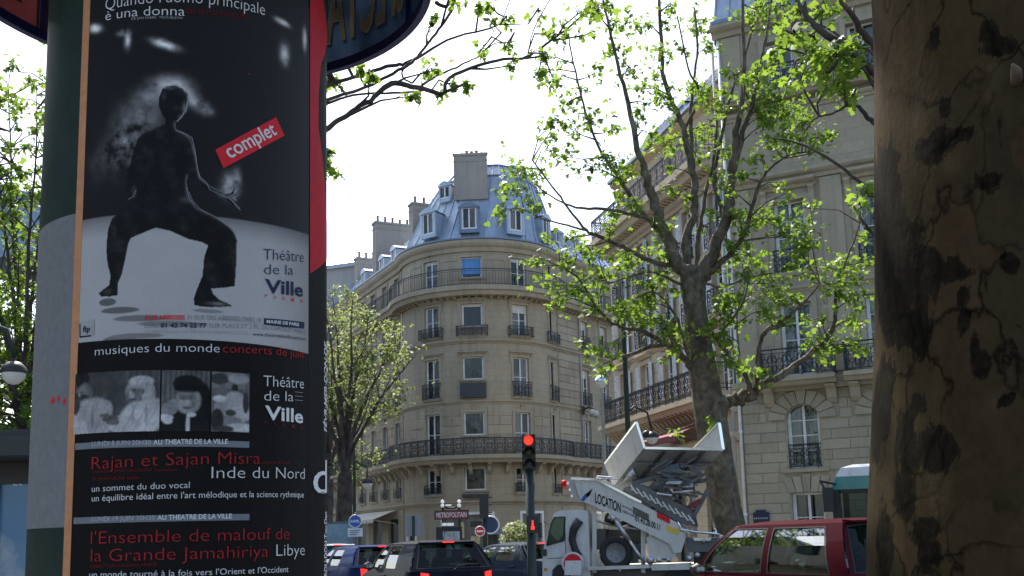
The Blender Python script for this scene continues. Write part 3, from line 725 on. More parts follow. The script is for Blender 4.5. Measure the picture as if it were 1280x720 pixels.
# flat pilaster strips between the window columns
for s in (.55, 3.9, 6.85, 9.85): 
    molding(q, NW, s-.38, s+.38, [(-.002, 7.0), (.07, 7.0), (.07, 14.1), (-.002, 14.1)]); molding(q, NW, s-.38, s+.38, [(-.002, 17.62), (.06, 17.62), (.06, 20.28), (-.002, 20.28)])
for s in cols:
    # balcony slab of the first storey on two big consoles
    molding(q, NW, s-1.35, s+1.35, slabp(6.83, .3, .85))
    for g in (s-1.1, s+1.1): corbel(q, NW, g, 6.5, .34, .62, .6)
q.build('stone_trim', M['stone_nt'], NB)
SP, RI = 5.42, .575      # springing height and radius of the arched windows
nholes = []
for s in cols:
    nholes += [(s-.62, s+.62, 3.55, 5.42), (s-1.28, s+1.28, 5.40, 6.45), (s-.62, s+.62, .9, 2.78), (s-.95, s+.95, 2.76, 3.35)]
block_wall(NB, NW, 0.18, NL-.2, .6, 6.40, .362, 1.25, .035, 'stone_nt', nholes)
for s in cols:
    # arched head: stone infill cut to the curve, then wedge-shaped voussoirs
    a0, a1 = math.radians(18), math.radians(162); rise = .5
    def arc_pt(t, R): return (s+R*math.cos(t)*1.0, SP-.05+R*math.sin(t)*.86)
    f = MB(); K = 14
    for k in range(K):
        t0, t1 = math.pi*k/K, math.pi*(k+1)/K
        p0, p1 = arc_pt(t0, .58), arc_pt(t1, .58)
        f.poly([npt(p1[0], -.04, p1[1]), npt(p0[0], -.04, p0[1]), npt(p0[0], -.04, 6.0), npt(p1[0], -.04, 6.0)]); f.poly([npt(p0[0], -.04, p0[1]), npt(p1[0], -.04, p1[1]), npt(p1[0], -.33, p1[1]), npt(p0[0], -.33, p0[1])])
    f.build('arch_infill', M['stone_nt'], NB)
    nv = 9
    for k in range(nv):
        t0, t1 = math.pi*(k+.05)/nv, math.pi*(k+.95)/nv
        R1 = 1.2 if k != 4 else 1.28; dd = .09 if k != 4 else .16
        c = [arc_pt(t0, .62), arc_pt(t0, R1), arc_pt(t1, R1), arc_pt(t1, .62)]
        c = [(x, min(z, 6.42)) for x, z in c]
        P = [npt(x, -.03, z) for x, z in c]+[npt(x, dd, z) for x, z in c]
        g = MB(); g.add(P, [(4, 5, 6, 7), (0, 1, 5, 4), (1, 2, 6, 5), (2, 3, 7, 6), (3, 0, 4, 7)]); g.build('voussoir', M['stone_nt'], NB)
    for k in range(5):
        x0, x1 = s-.62+1.24*k/5, s-.62+1.24*(k+1)/5; sp = (k-2)*.09
        P = [(x0+.01, 2.78), (x1-.01, 2.78), (x1-.01+sp+.04, 3.33+(.08 if k == 2 else 0)), (x0+.01+sp-.04, 3.33+(.08 if k == 2 else 0))]
        g = MB(); dd = .10 if k == 2 else .07; g.add([npt(x, -.02, z) for x, z in P]+[npt(x, dd, z) for x, z in P], [(4, 5, 6, 7), (0, 1, 5, 4), (1, 2, 6, 5), (2, 3, 7, 6), (3, 0, 4, 7)]); g.build('voussoir', M['stone_nt'], NB)
for h in nh:
    s = (h[0]+h[1])/2; i = h[4]; near = s < 6
    window(NB, NW, s, h[2], h[1]-h[0], h[3]-h[2], 2, {0: 2, 1: 4, 2: 4, 3: 4, 5: 2}[i], .0, .26, glass='glass', curtain=True)
    if i == 1: railing(NB, NW, h[0]+.02, h[1]-.02, 3.62, .85, -.06, 'panel', .13)
    if i == 2: railing(NB, NW, s-1.3, s+1.3, 6.84, 1.0, .78, 'panel', .13, .75)
    if i == 3: railing(NB, NW, h[0]-.05, h[1]+.05, 10.75, .85, .1, 'panel', .13, .1)
    if i == 5: railing(NB, NW, s-.9, s+.9, 17.6, .95, .5, 'panel', .13, .45)
mansard(NB, NW, -.05, NL, 20.75, 24, 'zinc', h=4.2, back=-1.5, ridge=-5, rz=.8)
for s in (2.35, 5.35): dormer(NB, NW, s, 21.6, 1.0, 1.5, .0, -1.6, 'zinc')
chimney(NB, NW, .1, -4.5, -1.5, .8, 20.6, 26.5, 5, along='d')
for s, mt in ((.12, 'white_frame'), (-.12, 'grey_render')):
    q = MB(); q.tube([npt(s, .12, .2), npt(s, .12, 20.2)], .06, 8)
    for z in range(2, 20, 3): q.tube([npt(s, .12, z), npt(s, .12, z+.1)], .085, 8)
    q.build('downpipe', M[mt], NB, True)
ob = MB(); molding(ob, NW, .40, .98, [(.10, 1.74), (.13, 1.74), (.13, 2.12), (.10, 2.12)]); molding(ob, NW, .5, .87, [(.10, 2.122), (.13, 2.122), (.13, 2.2), (.10, 2.2)])
sp = empty('street_plaque', npt(.68, .11, 1.95), 'small dark blue enamel street plaque fixed to the rusticated wall', 'sign')
ob.build('plate', plain('enamel_blue', (.012, .018, .05), .3), sp)
ob = MB(); pass
for k in range(7): molding(ob, NW, .43+k*.075, .47+k*.075, [(.129, 1.88), (.133, 1.88), (.133, 1.93), (.129, 1.93)])
ob.build('lettering', M['grey_render'], sp)

# ------------------------------------------------------------------ grey block far down the left street
FB = Line((-30, 92), (.93, -.37))
fb = empty('grey_building', (-20, 90, 0), 'plain pale grey building with a low zinc roof, between the column and the chimneys', 'building')
hs = [(s-.5, s+.5, z, z+2.0, 0) for s in range(2, 20, 3) for z in (3.5, 7, 10.5, 14, 17.5)]
q = MB(); wall(q, FB, 0, 19, 0, 24.5, hs); q.poly([FB.pt(19, 0, 0), FB.pt(19, -12, 0), FB.pt(19, -12, 24.5), FB.pt(19, 0, 24.5)]); q.poly([FB.pt(0, 0, 24.5), FB.pt(19, 0, 24.5), FB.pt(19, -12, 24.5), FB.pt(0, -12, 24.5)]); q.build('wall', M['grey_render'], fb)
for h in hs: window(fb, FB, (h[0]+h[1])/2, h[2], 1.0, 2.0, 2, 2)
q = MB(); molding(q, FB, -.2, 19.2, [(-.002, 24.4), (.3, 24.4), (.35, 24.7), (-.002, 24.9)])
q.build('roof_trim', M['zinc_pale'], fb)
for k in range(19):
    q = MB(); q.poly([FB.pt(k, .3, 24.7), FB.pt(k+1, .3, 24.7), FB.pt(k+1, -3.5, 26.3), FB.pt(k, -3.5, 26.3)]); q.beam(FB.pt(k, .3, 24.72), FB.pt(k, -3.5, 26.32), .05, .07); q.build('roof_panel', M['zinc_pale'], fb)
q = MB()
for k in range(4): q.beam(FB.pt(9+k*1.5, -2, 25.4), FB.pt(9+k*1.5, -2, 27.2), .12)
q.beam(FB.pt(8.6, -2, 27.3), FB.pt(13.9, -2, 27.3), .5, .22); q.build('roof_rack', M['zinc_dark'], fb)

# stone block on the far side of the left street, behind the poster column
LB = Line((-24.5, 56), (.40, .917))
lb = empty('street_building', (-20, 64, 0), 'stone block on the far side of the left street, behind the poster column', 'building')
hs = [(s_-.55, s_+.55, z, z+2.2, 0) for s_ in range(2, 18, 3) for z in (4.2, 7.6, 11, 14.4)]
q = MB(); wall(q, LB, 0, 18, 0, 18.5, hs); molding(q, LB, 0, 18, cornice(18.2, .5, .5)); molding(q, LB, 0, 18, slabp(7.3, .3, .7)); q.build('wall', M['stone_c'], lb)
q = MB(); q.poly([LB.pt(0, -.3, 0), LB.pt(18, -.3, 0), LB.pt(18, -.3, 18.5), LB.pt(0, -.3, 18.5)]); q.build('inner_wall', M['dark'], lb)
for h in hs: window(lb, LB, (h[0]+h[1])/2, h[2], 1.1, 2.2, 2, 2)
mansard(lb, LB, 0, 18, 18.8, 12, 'zinc', h=2.6)

LC = Line((-29, -8), (.06, 1)); lc = empty('street_building', (-28, 20, 0), 'long stone block added unseen beyond the left edge, to darken reflections in the cars', 'building')  # added out of view so the car windows mirror stone, not sky
hs = [(s_-.55, s_+.55, z, z+2.2, 0) for s_ in range(2, 54, 3) for z in (4.2, 7.6, 11, 14.4)]
q = MB(); wall(q, LC, 0, 55, 0, 18.5, hs); molding(q, LC, 0, 55, cornice(18.2, .5, .5)); molding(q, LC, 0, 55, slabp(7.3, .3, .7)); q.build('wall', M['stone_c'], lc)
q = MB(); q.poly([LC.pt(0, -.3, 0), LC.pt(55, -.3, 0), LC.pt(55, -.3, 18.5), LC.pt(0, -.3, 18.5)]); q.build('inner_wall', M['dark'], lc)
mansard(lc, LC, 0, 55, 18.8, 20, 'zinc', h=2.6)

# far end of the cross street behind the corner building's right wing
FR = Line((6.5, 96), (.95, -.3))
fr = empty('distant_building', (14, 94, 0), 'distant stone block closing the cross street beyond the right wing', 'building')
hs = [(s-.5, s+.5, z, z+2.0, 0) for s in range(2, 20, 3) for z in (3.5, 7, 10.5, 14)]
q = MB(); wall(q, FR, 0, 19, 0, 18, hs); molding(q, FR, 0, 19, cornice(17.7, .5, .4)); q.build('wall', M['stone_ct'], fr)
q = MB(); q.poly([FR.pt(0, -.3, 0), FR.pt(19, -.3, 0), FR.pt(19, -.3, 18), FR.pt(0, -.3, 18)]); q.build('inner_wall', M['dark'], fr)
for h in hs: window(fr, FR, (h[0]+h[1])/2, h[2], 1.0, 2.0, 2, 2)

# ------------------------------------------------------------------ ground, road, pavements, crossing
def ground_mat(name, col, sc, var, rough=.85):
    m, t, b = new_mat(name)
    n = noise(t, sc, 6, .7, wcoords(t)); n2 = noise(t, .35, 4, .6, wcoords(t))
    c = ramp(t, n, [(.3, [x*(1-var) for x in col]), (.7, [x*(1+var) for x in col])])
    c = mixc(t, ramp(t, n2, [(.4, (0, 0, 0)), (.75, (.5,)*3)]), c, [x*.65 for x in col])
    t.links.new(c, b.inputs['Base Color']); b.inputs['Roughness'].default_value = rough; bump(t, b, n, .4, .01); return m
M['asphalt'] = ground_mat('asphalt', (.055, .055, .057), 40, .35)
M['paving'] = ground_mat('paving', (.17, .165, .155), 30, .25)
M['kerb'] = ground_mat('kerb', (.30, .29, .27), 18, .25)
M['paint'] = ground_mat('paint', (.62, .62, .60), 12, .25)
q = MB(); q.poly([(-600, -300, -.02), (600, -300, -.02), (600, 1200, -.02), (-600, 1200, -.02)]); g = q.build('ground', M['asphalt']); tag(g, kind='structure')
q = MB(); q.poly([(-60, 6.5, 0), (70, 6.5, 0), (70, 130, 0), (-60, 130, 0)]); tag(q.build('road', M['asphalt']), kind='structure')
def pavement(poly, name='pavement'):
    q = MB(); P = [Vector((x, y, .13)) for x, y in poly]; q.plate(P if sum((P[i].x*P[(i+1) % len(P)].y-P[(i+1) % len(P)].x*P[i].y) for i in range(len(P))) > 0 else P[::-1], .15)
    o = q.build(name, M['paving']); tag(o, kind='structure')
    # kerb stones along every edge, laid one by one up to where they stop showing
    k = MB(); n = len(P)
    for i in range(n):
        a, b = P[i], P[(i+1) % n]; L = (b-a).length; c = max(1, int(L/1.0)); c = min(c, 80)
        for j in range(c):
            p, r = a.lerp(b, j/c), a.lerp(b, (j+.985)/c); k.beam(p+Vector((0, 0, -.06)), r+Vector((0, 0, -.06)), .3, .128)
    ko = k.build('kerb', M['kerb'], o); ko['kind'] = 'stuff'
    return o
pavement([(-40, -6), (40, -6), (40, 6.0), (-2.2, 7.6), (-40, 12)])
lw, rw = [LW.pt(-26, 3.2, 0), LW.pt(0, 3.2, 0)], [RW.pt(1, 2.8, 0), RW.pt(17, 2.8, 0)]
pavement([(lw[0].x, lw[0].y), (lw[1].x, lw[1].y)]+[(ARC.pt(s*D2S, 3.0, 0).x, ARC.pt(s*D2S, 3.0, 0).y) for s in (-55, -30, 0, 30, 50)]+[(rw[0].x, rw[0].y), (rw[1].x, rw[1].y), (RW.pt(17, -8, 0).x, RW.pt(17, -8, 0).y), (LW.pt(-26, -8, 0).x, LW.pt(-26, -8, 0).y)])
pavement([(MW.pt(0, 3.6, 0).x, MW.pt(-1, 3.6, 0).y), (5.2, 30.5), (22, 24.5), (26, 30), (17, 50), (7.5, 53)])
pavement([(-60, 60), (-24, 40), (-14.5, 30), (-13.2, 31), (-13.5, 70), (-24, 90), (-60, 100)])
q = MB()
for k in range(9): x = -9+k*1.05; q.poly([(x, 27.2, .004), (x+.5, 27.2, .004), (x+.5, 30.2, .004), (x, 30.2, .004)])
tag(q.build('crossing_stripes', M['paint']), kind='structure')
q = MB()
for k in range(14): y = 8+k*3.2; a = Vector((1.2-(y-8)*.27, y, .004)); d = Vector((-.26, .966, 0)); s_ = Vector((.07, .02, 0)); q.poly([a-s_, a+s_, a+s_+d*1.6, a-s_+d*1.6])
tag(q.build('lane_marking', M['paint']), kind='structure')

# ------------------------------------------------------------------ trees
def bark_mat(name, cols, sc=2.0, crack=.0):
    m, t, b = new_mat(name)
    v = wcoords(t, (1, 1, .7)); n = noise(t, sc, 5, .6, v, .6)
    c = ramp(t, n, [(.3, cols[0]), (.45, cols[1]), (.55, cols[2]), (.7, cols[3])])
    t.links.new(c, b.inputs['Base Color']); b.inputs['Roughness'].default_value = .85; b.inputs['Specular IOR Level'].default_value = .25
    bump(t, b, n, .6, .03); return m
M['bark'] = bark_mat('bark', [(.045, .036, .026), (.085, .07, .048), (.125, .103, .072), (.19, .165, .12)], 5.0)
M['bark_dark'] = bark_mat('bark_dark', [(.035, .03, .03), (.06, .05, .045), (.085, .072, .062), (.12, .10, .085)], 3.0)
def leaf_mat(name, lo, hi, tr):
    m, t, b = new_mat(name); out = t.nodes['Material Output']
    g = nd(t, 'ShaderNodeNewGeometry'); c = ramp(t, g.outputs['Random Per Island'], [(0, lo), (1, hi)])
    b.inputs['Roughness'].default_value = .5; b.inputs['Specular IOR Level'].default_value = .35; t.links.new(c, b.inputs['Base Color'])
    tl = nd(t, 'ShaderNodeBsdfTranslucent'); cc = mixc(t, .6, c, tr); t.links.new(cc, tl.inputs[0])
    mx = nd(t, 'ShaderNodeMixShader'); mx.inputs[0].default_value = .52
    t.links.new(b.outputs[0], mx.inputs[1]); t.links.new(tl.outputs[0], mx.inputs[2]); t.links.new(mx.outputs[0], out.inputs[0]); return m
M['leaf'] = leaf_mat('leaf', (.03, .075, .012), (.12, .20, .03), (.33, .50, .05))
M['leaf_b'] = leaf_mat('leaf_b', (.05, .085, .025), (.14, .19, .06), (.38, .46, .13))
LEAFT = []
for k, (a, r) in enumerate([(-90, .18), (-150, .42), (-165, .25), (172, .52), (140, .28), (112, .60), (90, .34+.3), (68, .60), (40, .28), (8, .52), (-15, .25), (-30, .42)]):
    LEAFT.append((r*math.cos(math.radians(a)), r*math.sin(math.radians(a))+.18, -.10*r if k % 2 else .02))
LEAFT = np.array(LEAFT)
NR = np.random.RandomState(11)
def leaf_mesh(name, P, S, mat):
    """P (n,3) leaf centres, S (n,) widths: one lobed plate per leaf, hanging at its own angle"""
    n = len(P); k = len(LEAFT)
    yaw = NR.uniform(0, 2*np.pi, n); pit = NR.normal(.5, .65, n); rol = NR.normal(0, .5, n)
    cy, sy, cp, sp, cr, sr = np.cos(yaw), np.sin(yaw), np.cos(pit), np.sin(pit), np.cos(rol), np.sin(rol)
    L = LEAFT[None]*S[:, None, None]
    x, y, z = L[..., 0], L[..., 1], L[..., 2]
    x, z = x*cr[:, None]+z*sr[:, None], -x*sr[:, None]+z*cr[:, None]
    y, z = y*cp[:, None]+z*sp[:, None], -y*sp[:, None]+z*cp[:, None]
    x, y = x*cy[:, None]-y*sy[:, None], x*sy[:, None]+y*cy[:, None]
    V = (np.stack([x, y, z], -1)+P[:, None]).reshape(-1, 3).astype('f')
    me = bpy.data.meshes.new(name); me.vertices.add(n*k); me.vertices.foreach_set('co', V.ravel())
    me.loops.add(n*k); me.loops.foreach_set('vertex_index', np.arange(n*k, dtype='i'))
    me.polygons.add(n); me.polygons.foreach_set('loop_start', np.arange(0, n*k, k, dtype='i')); me.polygons.foreach_set('loop_total', np.full(n, k, 'i'))
    me.materials.append(mat); me.update(); me.validate(); return me
def catmull(P, n=4):
    o = []
    for i in range(len(P)-1):
        p0, p1, p2, p3 = P[max(i-1, 0)], P[i], P[i+1], P[min(i+2, len(P)-1)]
        for k in range(n):
            t = k/n; o.append(tuple(.5*((2*b)+(-a+c)*t+(2*a-5*b+4*c-d)*t*t+(-a+3*b-3*c+d)*t**3) for a, b, c, d in zip(p0, p1, p2, p3)))
    o.append(tuple(P[-1])); return o
def tree(name, label, base, limbs, clumps, mat, leaf, size=.13, dens=.075, wob=.05, group=None, twigs=0, trunk_mat=None, stray=.16):
    """limbs: (depth at start, depth at end, [(px,py,width px)...]); the first one is the trunk. clumps: (px,py,radius px)"""
    root = empty(name, base, label, 'tree', group)
    skel = []
    for li, (d0, d1, pts) in enumerate(limbs):
        n = len(pts); W = []
        for i, (x, y, wd) in enumerate(pts):
            Y = d0+(d1-d0)*i/(n-1); p = at(x, y, Y); W.append((p.x, p.y, p.z, wd*Y/LENS_F/2*(.84 if li == 0 else .62)))
        if li == 0: W = [(W[0][0], W[0][1], -.1, W[0][3]*1.12)]+W
        C = catmull(W, 5); P = [Vector(c[:3]) for c in C]; R = [max(.008, c[3]) for c in C]
        if li: P = [p+Vector((RND.gauss(0, .25*r), RND.gauss(0, .25*r), RND.gauss(0, .25*r))) if 0 < i else p for i, (p, r) in enumerate(zip(P, R))]
        q = MB(); q.tube(P, R, 16 if li == 0 else 9, 0, True, wob*.6 if li == 0 else wob*.3)
        q.build('trunk' if li == 0 else 'limb', trunk_mat or mat, root, True)
        skel += [(p, r) for p, r in zip(P, R) if r < .25]
    SK = np.array([tuple(p) for p, r in skel]); SR_ = np.array([r for p, r in skel])
    tw = MB(); LP = []; LS_ = []
    cl = list(clumps)
    for k in range(twigs):
        p, r = RND.choice(skel); cl.append(('w', p+Vector((RND.gauss(0, .7), RND.gauss(0, .9), RND.gauss(.3, .6))), RND.uniform(.12, .3)))
    for c in cl:
        if c[0] == 'w': P = c[1]; r = c[2]
        else:
            x, y, rp = c; a = at(x, y, limbs[0][0]); dd = ((SK-np.array(tuple(a)))**2)[:, [0, 2]].sum(1)
            j = int(dd.argmin()); Y = SK[j][1]+RND.uniform(-.9, .9); P = at(x, y, Y); r = rp*Y/LENS_F
        D = ((SK-np.array(tuple(P)))**2).sum(1)+np.where(SK[:, 2] > P.z-.1, .8, 0); j = int(D.argmin()); A = Vector(SK[j])
        mid = A.lerp(P, .5)+Vector((RND.gauss(0, .08), RND.gauss(0, .08), RND.uniform(-.05, .18)))
        tw.tube([A, mid, P], [min(.028, SR_[j]*.7+.006), .014, .007], 5)
        nb = 3+int(r*5)
        for b in range(nb):
            e = P+Vector((RND.gauss(0, .55), RND.gauss(0, .55), RND.gauss(.15, .5)))*r; s0 = mid.lerp(P, RND.uniform(.3, 1)); tw.tube([s0, s0.lerp(e, .5)+Vector((0, 0, .03)), e], [.009, .006, .004], 4)
        area = (r/(size))**2; n = int(max(10, dens*area*70))
        for i in range(n):
            # leaves sit in little rosettes round the twig tips
            g = Vector((RND.gauss(0, .5), RND.gauss(0, .5), RND.gauss(0, .42)))*r
            if RND.random() < stray: g *= 1.9
            LP.append(tuple(P+g)); LS_.append(size*RND.uniform(.7, 1.35))
            if RND.random() < .5: LP.append(tuple(P+g+Vector((RND.gauss(0, .05), RND.gauss(0, .05), RND.gauss(0, .04))))); LS_.append(size*RND.uniform(.5, 1.0))
    t_ = tw.build('twigs', mat, root); t_['kind'] = 'stuff'
    me = leaf_mesh('crown', np.array(LP)-np.array(tuple(root.location)), np.array(LS_), leaf); c = link('crown', me, root); c['kind'] = 'stuff'
    return root, len(LP)

main_limbs = [
 (26.0, 26.0, [(917, 690, 52), (908, 640, 47), (898, 580, 47), (888, 520, 48), (880, 470, 43), (872, 420, 38), (868, 380, 36), (866, 350, 40), (868, 335, 36)]),
 (26.0, 25.2, [(863, 352, 30), (843, 318, 28), (825, 275, 23), (812, 235, 19), (800, 200, 14), (785, 130, 10), (770, 70, 7), (757, 15, 5), (750, -30, 3)]),
 (25.8, 26.4, [(843, 318, 16), (822, 285, 14), (800, 262, 10), (775, 225, 8), (752, 190, 6), (735, 150, 5), (722, 100, 4), (712, 55, 3)]),
 (26.0, 26.8, [(866, 350, 20), (856, 310, 18), (868, 262, 17), (866, 212, 15), (850, 150, 11), (830, 100, 9), (826, 45, 8), (824, -20, 6)]),
 (26.6, 27.3, [(866, 212, 10), (863, 150, 8), (866, 110, 6), (872, 60, 5), (868, 10, 4)]),
 (26.5, 25.9, [(856, 160, 7), (875, 120, 6), (860, 85, 4), (847, 20, 3)]),
 (26.0, 25.0, [(874, 355, 32), (893, 312, 27), (910, 262, 22), (915, 212, 19), (921, 165, 14), (929, 110, 10), (929, 50, 8), (928, -20, 6)]),
 (25.6, 24.8, [(912, 230, 13), (930, 165, 11), (945, 110, 9), (955, 60, 7), (966, -10, 5)]),
 (26.3, 27.2, [(905, 275, 11), (893, 225, 9), (903, 165, 7), (913, 120, 6), (940, 40, 5), (945, -20, 4)]),
 (26.0, 24.6, [(884, 342, 15), (912, 318, 12), (932, 288, 10), (942, 250, 8), (958, 215, 6), (985, 195, 4), (1010, 190, 3)]),
 (26.0, 27.0, [(868, 345, 12), (873, 300, 10), (880, 250, 8), (893, 195, 7), (897, 140, 5)]),
 (26.0, 25.0, [(846, 333, 12), (817, 327, 10), (785, 312, 9), (750, 295, 8), (733, 288, 6), (712, 262, 5), (692, 235, 4), (665, 200, 3)]),
 (25.2, 24.6, [(815, 275, 9), (790, 268, 8), (760, 262, 7), (720, 259, 5), (690, 246, 3), (668, 230, 2.4)]),
 (25.0, 24.6, [(733, 288, 5), (710, 282, 4), (677, 273, 3), (655, 262, 2)]),
 (26.0, 25.0, [(866, 362, 8), (840, 350, 6), (815, 340, 5), (790, 345, 4), (760, 355, 3)]),
 (26.0, 25.2, [(882, 478, 16), (862, 455, 16), (848, 440, 12), (828, 428, 10), (805, 415, 9), (775, 408, 7), (755, 395, 6), (742, 378, 5), (725, 350, 4), (700, 332, 3)]),
 (25.6, 24.8, [(835, 430, 9), (812, 434, 8), (785, 444, 7), (765, 446, 6), (745, 443, 3)]),
 (25.8, 25.2, [(848, 440, 14), (840, 415, 14), (843, 398, 11)]),
 (25.6, 25.0, [(862, 450, 6), (852, 420, 6), (845, 395, 6), (830, 375, 5), (815, 365, 4), (795, 372, 3)]),
 (26.0, 25.4, [(876, 352, 6), (900, 358, 5), (930, 350, 4), (955, 342, 3)]),
 (26.0, 24.8, [(893, 525, 30), (910, 502, 28), (928, 498, 26), (940, 492, 22), (950, 483, 18), (975, 470, 15), (1008, 447, 12), (1034, 422, 11), (1043, 400, 9), (1046, 365, 7), (1058, 325, 5), (1068, 300, 4), (1078, 268, 3)]),
 (25.6, 25.2, [(938, 494, 13), (936, 478, 9), (925, 462, 8), (910, 442, 8), (899, 428, 8), (905, 412, 7), (917, 397, 6), (928, 380, 5), (935, 355, 3)]),
 (25.5, 24.9, [(948, 486, 13), (947, 460, 9), (950, 430, 9), (957, 415, 9), (972, 405, 8), (990, 392, 7), (1008, 375, 5), (1025, 355, 3)]),
 (25.0, 24.6, [(925, 445, 3), (921, 395, 3), (931, 360, 2), (928, 330, 2)]),
]
A1 = [(700,30,8),(745,10,16),(747,90,14),(770,63,20),(787,87,16),(800,112,12),(710,130,18),(690,157,18),(713,160,18),(740,150,18),(683,172,12),(707,196,18),(688,190,8),(733,213,14),(760,200,20),(777,217,16),(783,30,16),(807,33,12),(753,7,20),(693,100,14),(703,78,8),(673,90,9),
 (653,213,22),(627,267,12),(643,236,22),(663,257,14),(673,220,14),(710,327,22),(733,313,14),(693,357,16),(720,360,22),(737,372,16),(697,377,12),(753,347,20),(783,320,14),
 (750,438,18),(765,447,10),(777,388,14),(790,393,16),(802,402,14),(825,400,12),(832,415,12),(835,447,10),(857,417,9),(887,412,16),(892,445,9),(900,395,16),(925,405,8),(915,437,7),
 (782,214,18),(795,255,14),(762,286,14),(834,236,12),(748,322,18),(782,333,20),(815,355,20),(829,320,12),(829,342,12),(782,386,22),(807,380,20),(857,247,10),(890,264,10),(909,236,16),(920,270,14),(923,308,16),(918,320,14),(895,333,12),(932,344,14),(904,378,18),(923,370,14),
 (975,229,8),(951,269,20),(972,275,18),(985,241,8),(1003,284,18),(1006,260,14),(1009,302,18),(985,290,14),(997,311,18),(1009,330,16),(1021,345,8),(985,333,12),(942,327,20),(960,354,20),(972,370,20),(991,370,12),(954,388,18),(1046,333,20),(1064,345,22),(1082,327,14),(1046,363,20),(1070,370,22),(1082,296,12),(1076,256,14),
 (1015,429,14),(1027,420,16),(1046,432,16),(1067,432,16),(1027,444,14),(1067,407,14),(1012,401,10),(982,404,12),(960,398,12),
 (869,31,20),(854,60,10),(886,57,14),(823,66,18),(829,120,18),(818,100,12),(866,106,12),(877,111,12),(889,126,20),(903,114,12),(914,94,14),(900,137,16),(929,100,14),(951,89,20),(946,109,22),(957,114,20),(951,134,20),(969,126,20),(980,137,20),(997,134,18),(1003,151,16),(1014,143,12),(980,171,20),(997,171,20),(1026,171,18),(1037,169,12),(1020,189,12),(957,154,18),(963,177,18),(831,177,20),(815,170,14),(886,166,18),(874,200,12),(905,190,14),(925,220,12),(940,200,14),(842,150,10),(800,150,10),(840,210,8),
 (940,17,18),(957,9,20),(974,29,20)]
B0 = on_ground(917, 26)
tr1, nl1 = tree('plane_tree', 'tall forked plane tree behind the tipped truck platform, lowest limb bent to the right', (B0.x, B0.y, .12), main_limbs, A1, M['bark'], M['leaf'], .158, .12, twigs=60)

# tree hidden behind the near trunk, sends its limbs in from the right
rl = [(12.0, 12.0, [(1190, 690, 60), (1180, 560, 56), (1170, 400, 52), (1160, 250, 44), (1140, 150, 36)]),
 (12, 12.8, [(1150, 180, 34), (1110, 110, 26), (1083, 82, 20), (1052, 56, 17), (1023, 36, 14), (1005, 14, 11), (985, -20, 7)]),
 (12, 11.5, [(1140, 150, 22), (1100, 70, 18), (1080, 42, 15), (1064, 20, 12), (1048, -6, 9)]),
 (12.4, 13, [(1060, 60, 9), (1030, 92, 9), (1012, 72, 8), (1003, 52, 6), (986, 40, 5), (965, 30, 3)]),
 (12, 12.8, [(1160, 240, 22), (1110, 170, 14), (1085, 147, 10), (1067, 130, 7), (1040, 142, 5), (1020, 147, 4), (1005, 165, 3)]),
 (12, 13, [(1165, 330, 18), (1120, 260, 12), (1087, 237, 9), (1060, 215, 7), (1022, 190, 6), (990, 177, 4), (965, 172, 2.5)]),
 (12, 12.5, [(1150, 190, 12), (1100, 120, 10), (1080, 80, 7), (1072, 45, 6), (1066, 10, 5)]),
 (12.6, 13.2, [(1070, 65, 6), (1050, 45, 5), (1015, 28, 4), (990, 33, 3)]),
 (12, 12.4, [(1170, 380, 12), (1120, 320, 9), (1088, 290, 7), (1078, 280, 4), (1073, 262, 2.5)])]
A2 = [(989,43,20),(1026,17,20),(1040,20,16),(994,49,16),(1014,63,22),(1026,71,24),(1043,66,22),(1060,63,18),(1071,60,18),(1060,83,22),(1077,80,14),(1040,86,20),(1049,114,20),(1034,109,16),(1063,123,12),(997,94,18),(989,100,14),(1009,86,16),(974,60,14),(1054,100,18),(1000,20,16),(975,10,14),(1075,255,12),(1082,235,8),(1020,50,18)]
B1 = on_ground(1190, 12)
tree('plane_tree', 'plane tree hidden behind the big dark trunk, thick leafy limbs coming in above', (B1.x, B1.y, .12), rl, A2, M['bark_dark'], M['leaf'], .135, .14)

# tree hidden behind the poster column, its long limbs cross the white sky
ll = [(13.0, 13.0, [(300, 690, 70), (300, 500, 60), (305, 330, 50), (310, 240, 42)]),
 (13.0, 14.5, [(310, 260, 30), (360, 200, 18), (410, 160, 12), (440, 140, 11), (467, 121, 11), (490, 104, 12), (520, 108, 11), (552, 117, 9), (562, 97, 8), (607, 79, 7), (640, 73, 6), (657, 72, 6), (690, 50, 5), (727, 20, 4), (742, 2, 2.5)]),
 (13.0, 14.5, [(310, 250, 24), (350, 160, 14), (410, 108, 9), (450, 95, 8), (490, 82, 8), (513, 77, 7), (560, 50, 5), (613, 35, 4), (625, 31, 3), (660, 30, 1.5)]),
 (13.2, 14.0, [(310, 255, 24), (350, 175, 12), (410, 126, 8), (450, 112, 7), (485, 95, 7), (515, 78, 7), (530, 60, 6), (548, 37, 6), (565, 12, 6), (572, -20, 4)]),
 (13.2, 14.0, [(320, 245, 20), (360, 165, 10), (410, 130, 6), (450, 118, 5), (500, 116, 5), (540, 112, 3)]),
 (13.6, 14.2, [(528, 106, 6), (550, 93, 5), (575, 82, 4), (598, 71, 3)]),
 (13.6, 14.0, [(513, 78, 5), (503, 88, 4), (505, 98, 4), (515, 104, 4)]),
 (14, 14.3, [(625, 31, 3), (633, 12, 2), (640, -10, 2)]),
 (14, 14.3, [(660, 66, 3), (668, 35, 2), (690, -5, 2)]),
 (14, 14.3, [(607, 62, 1.6), (620, 54, 1.6), (640, 53, 1.4)]),
 (13.4, 14.0, [(545, 3, 9), (556, 8, 8), (563, 0, 7), (560, -14, 6)])]
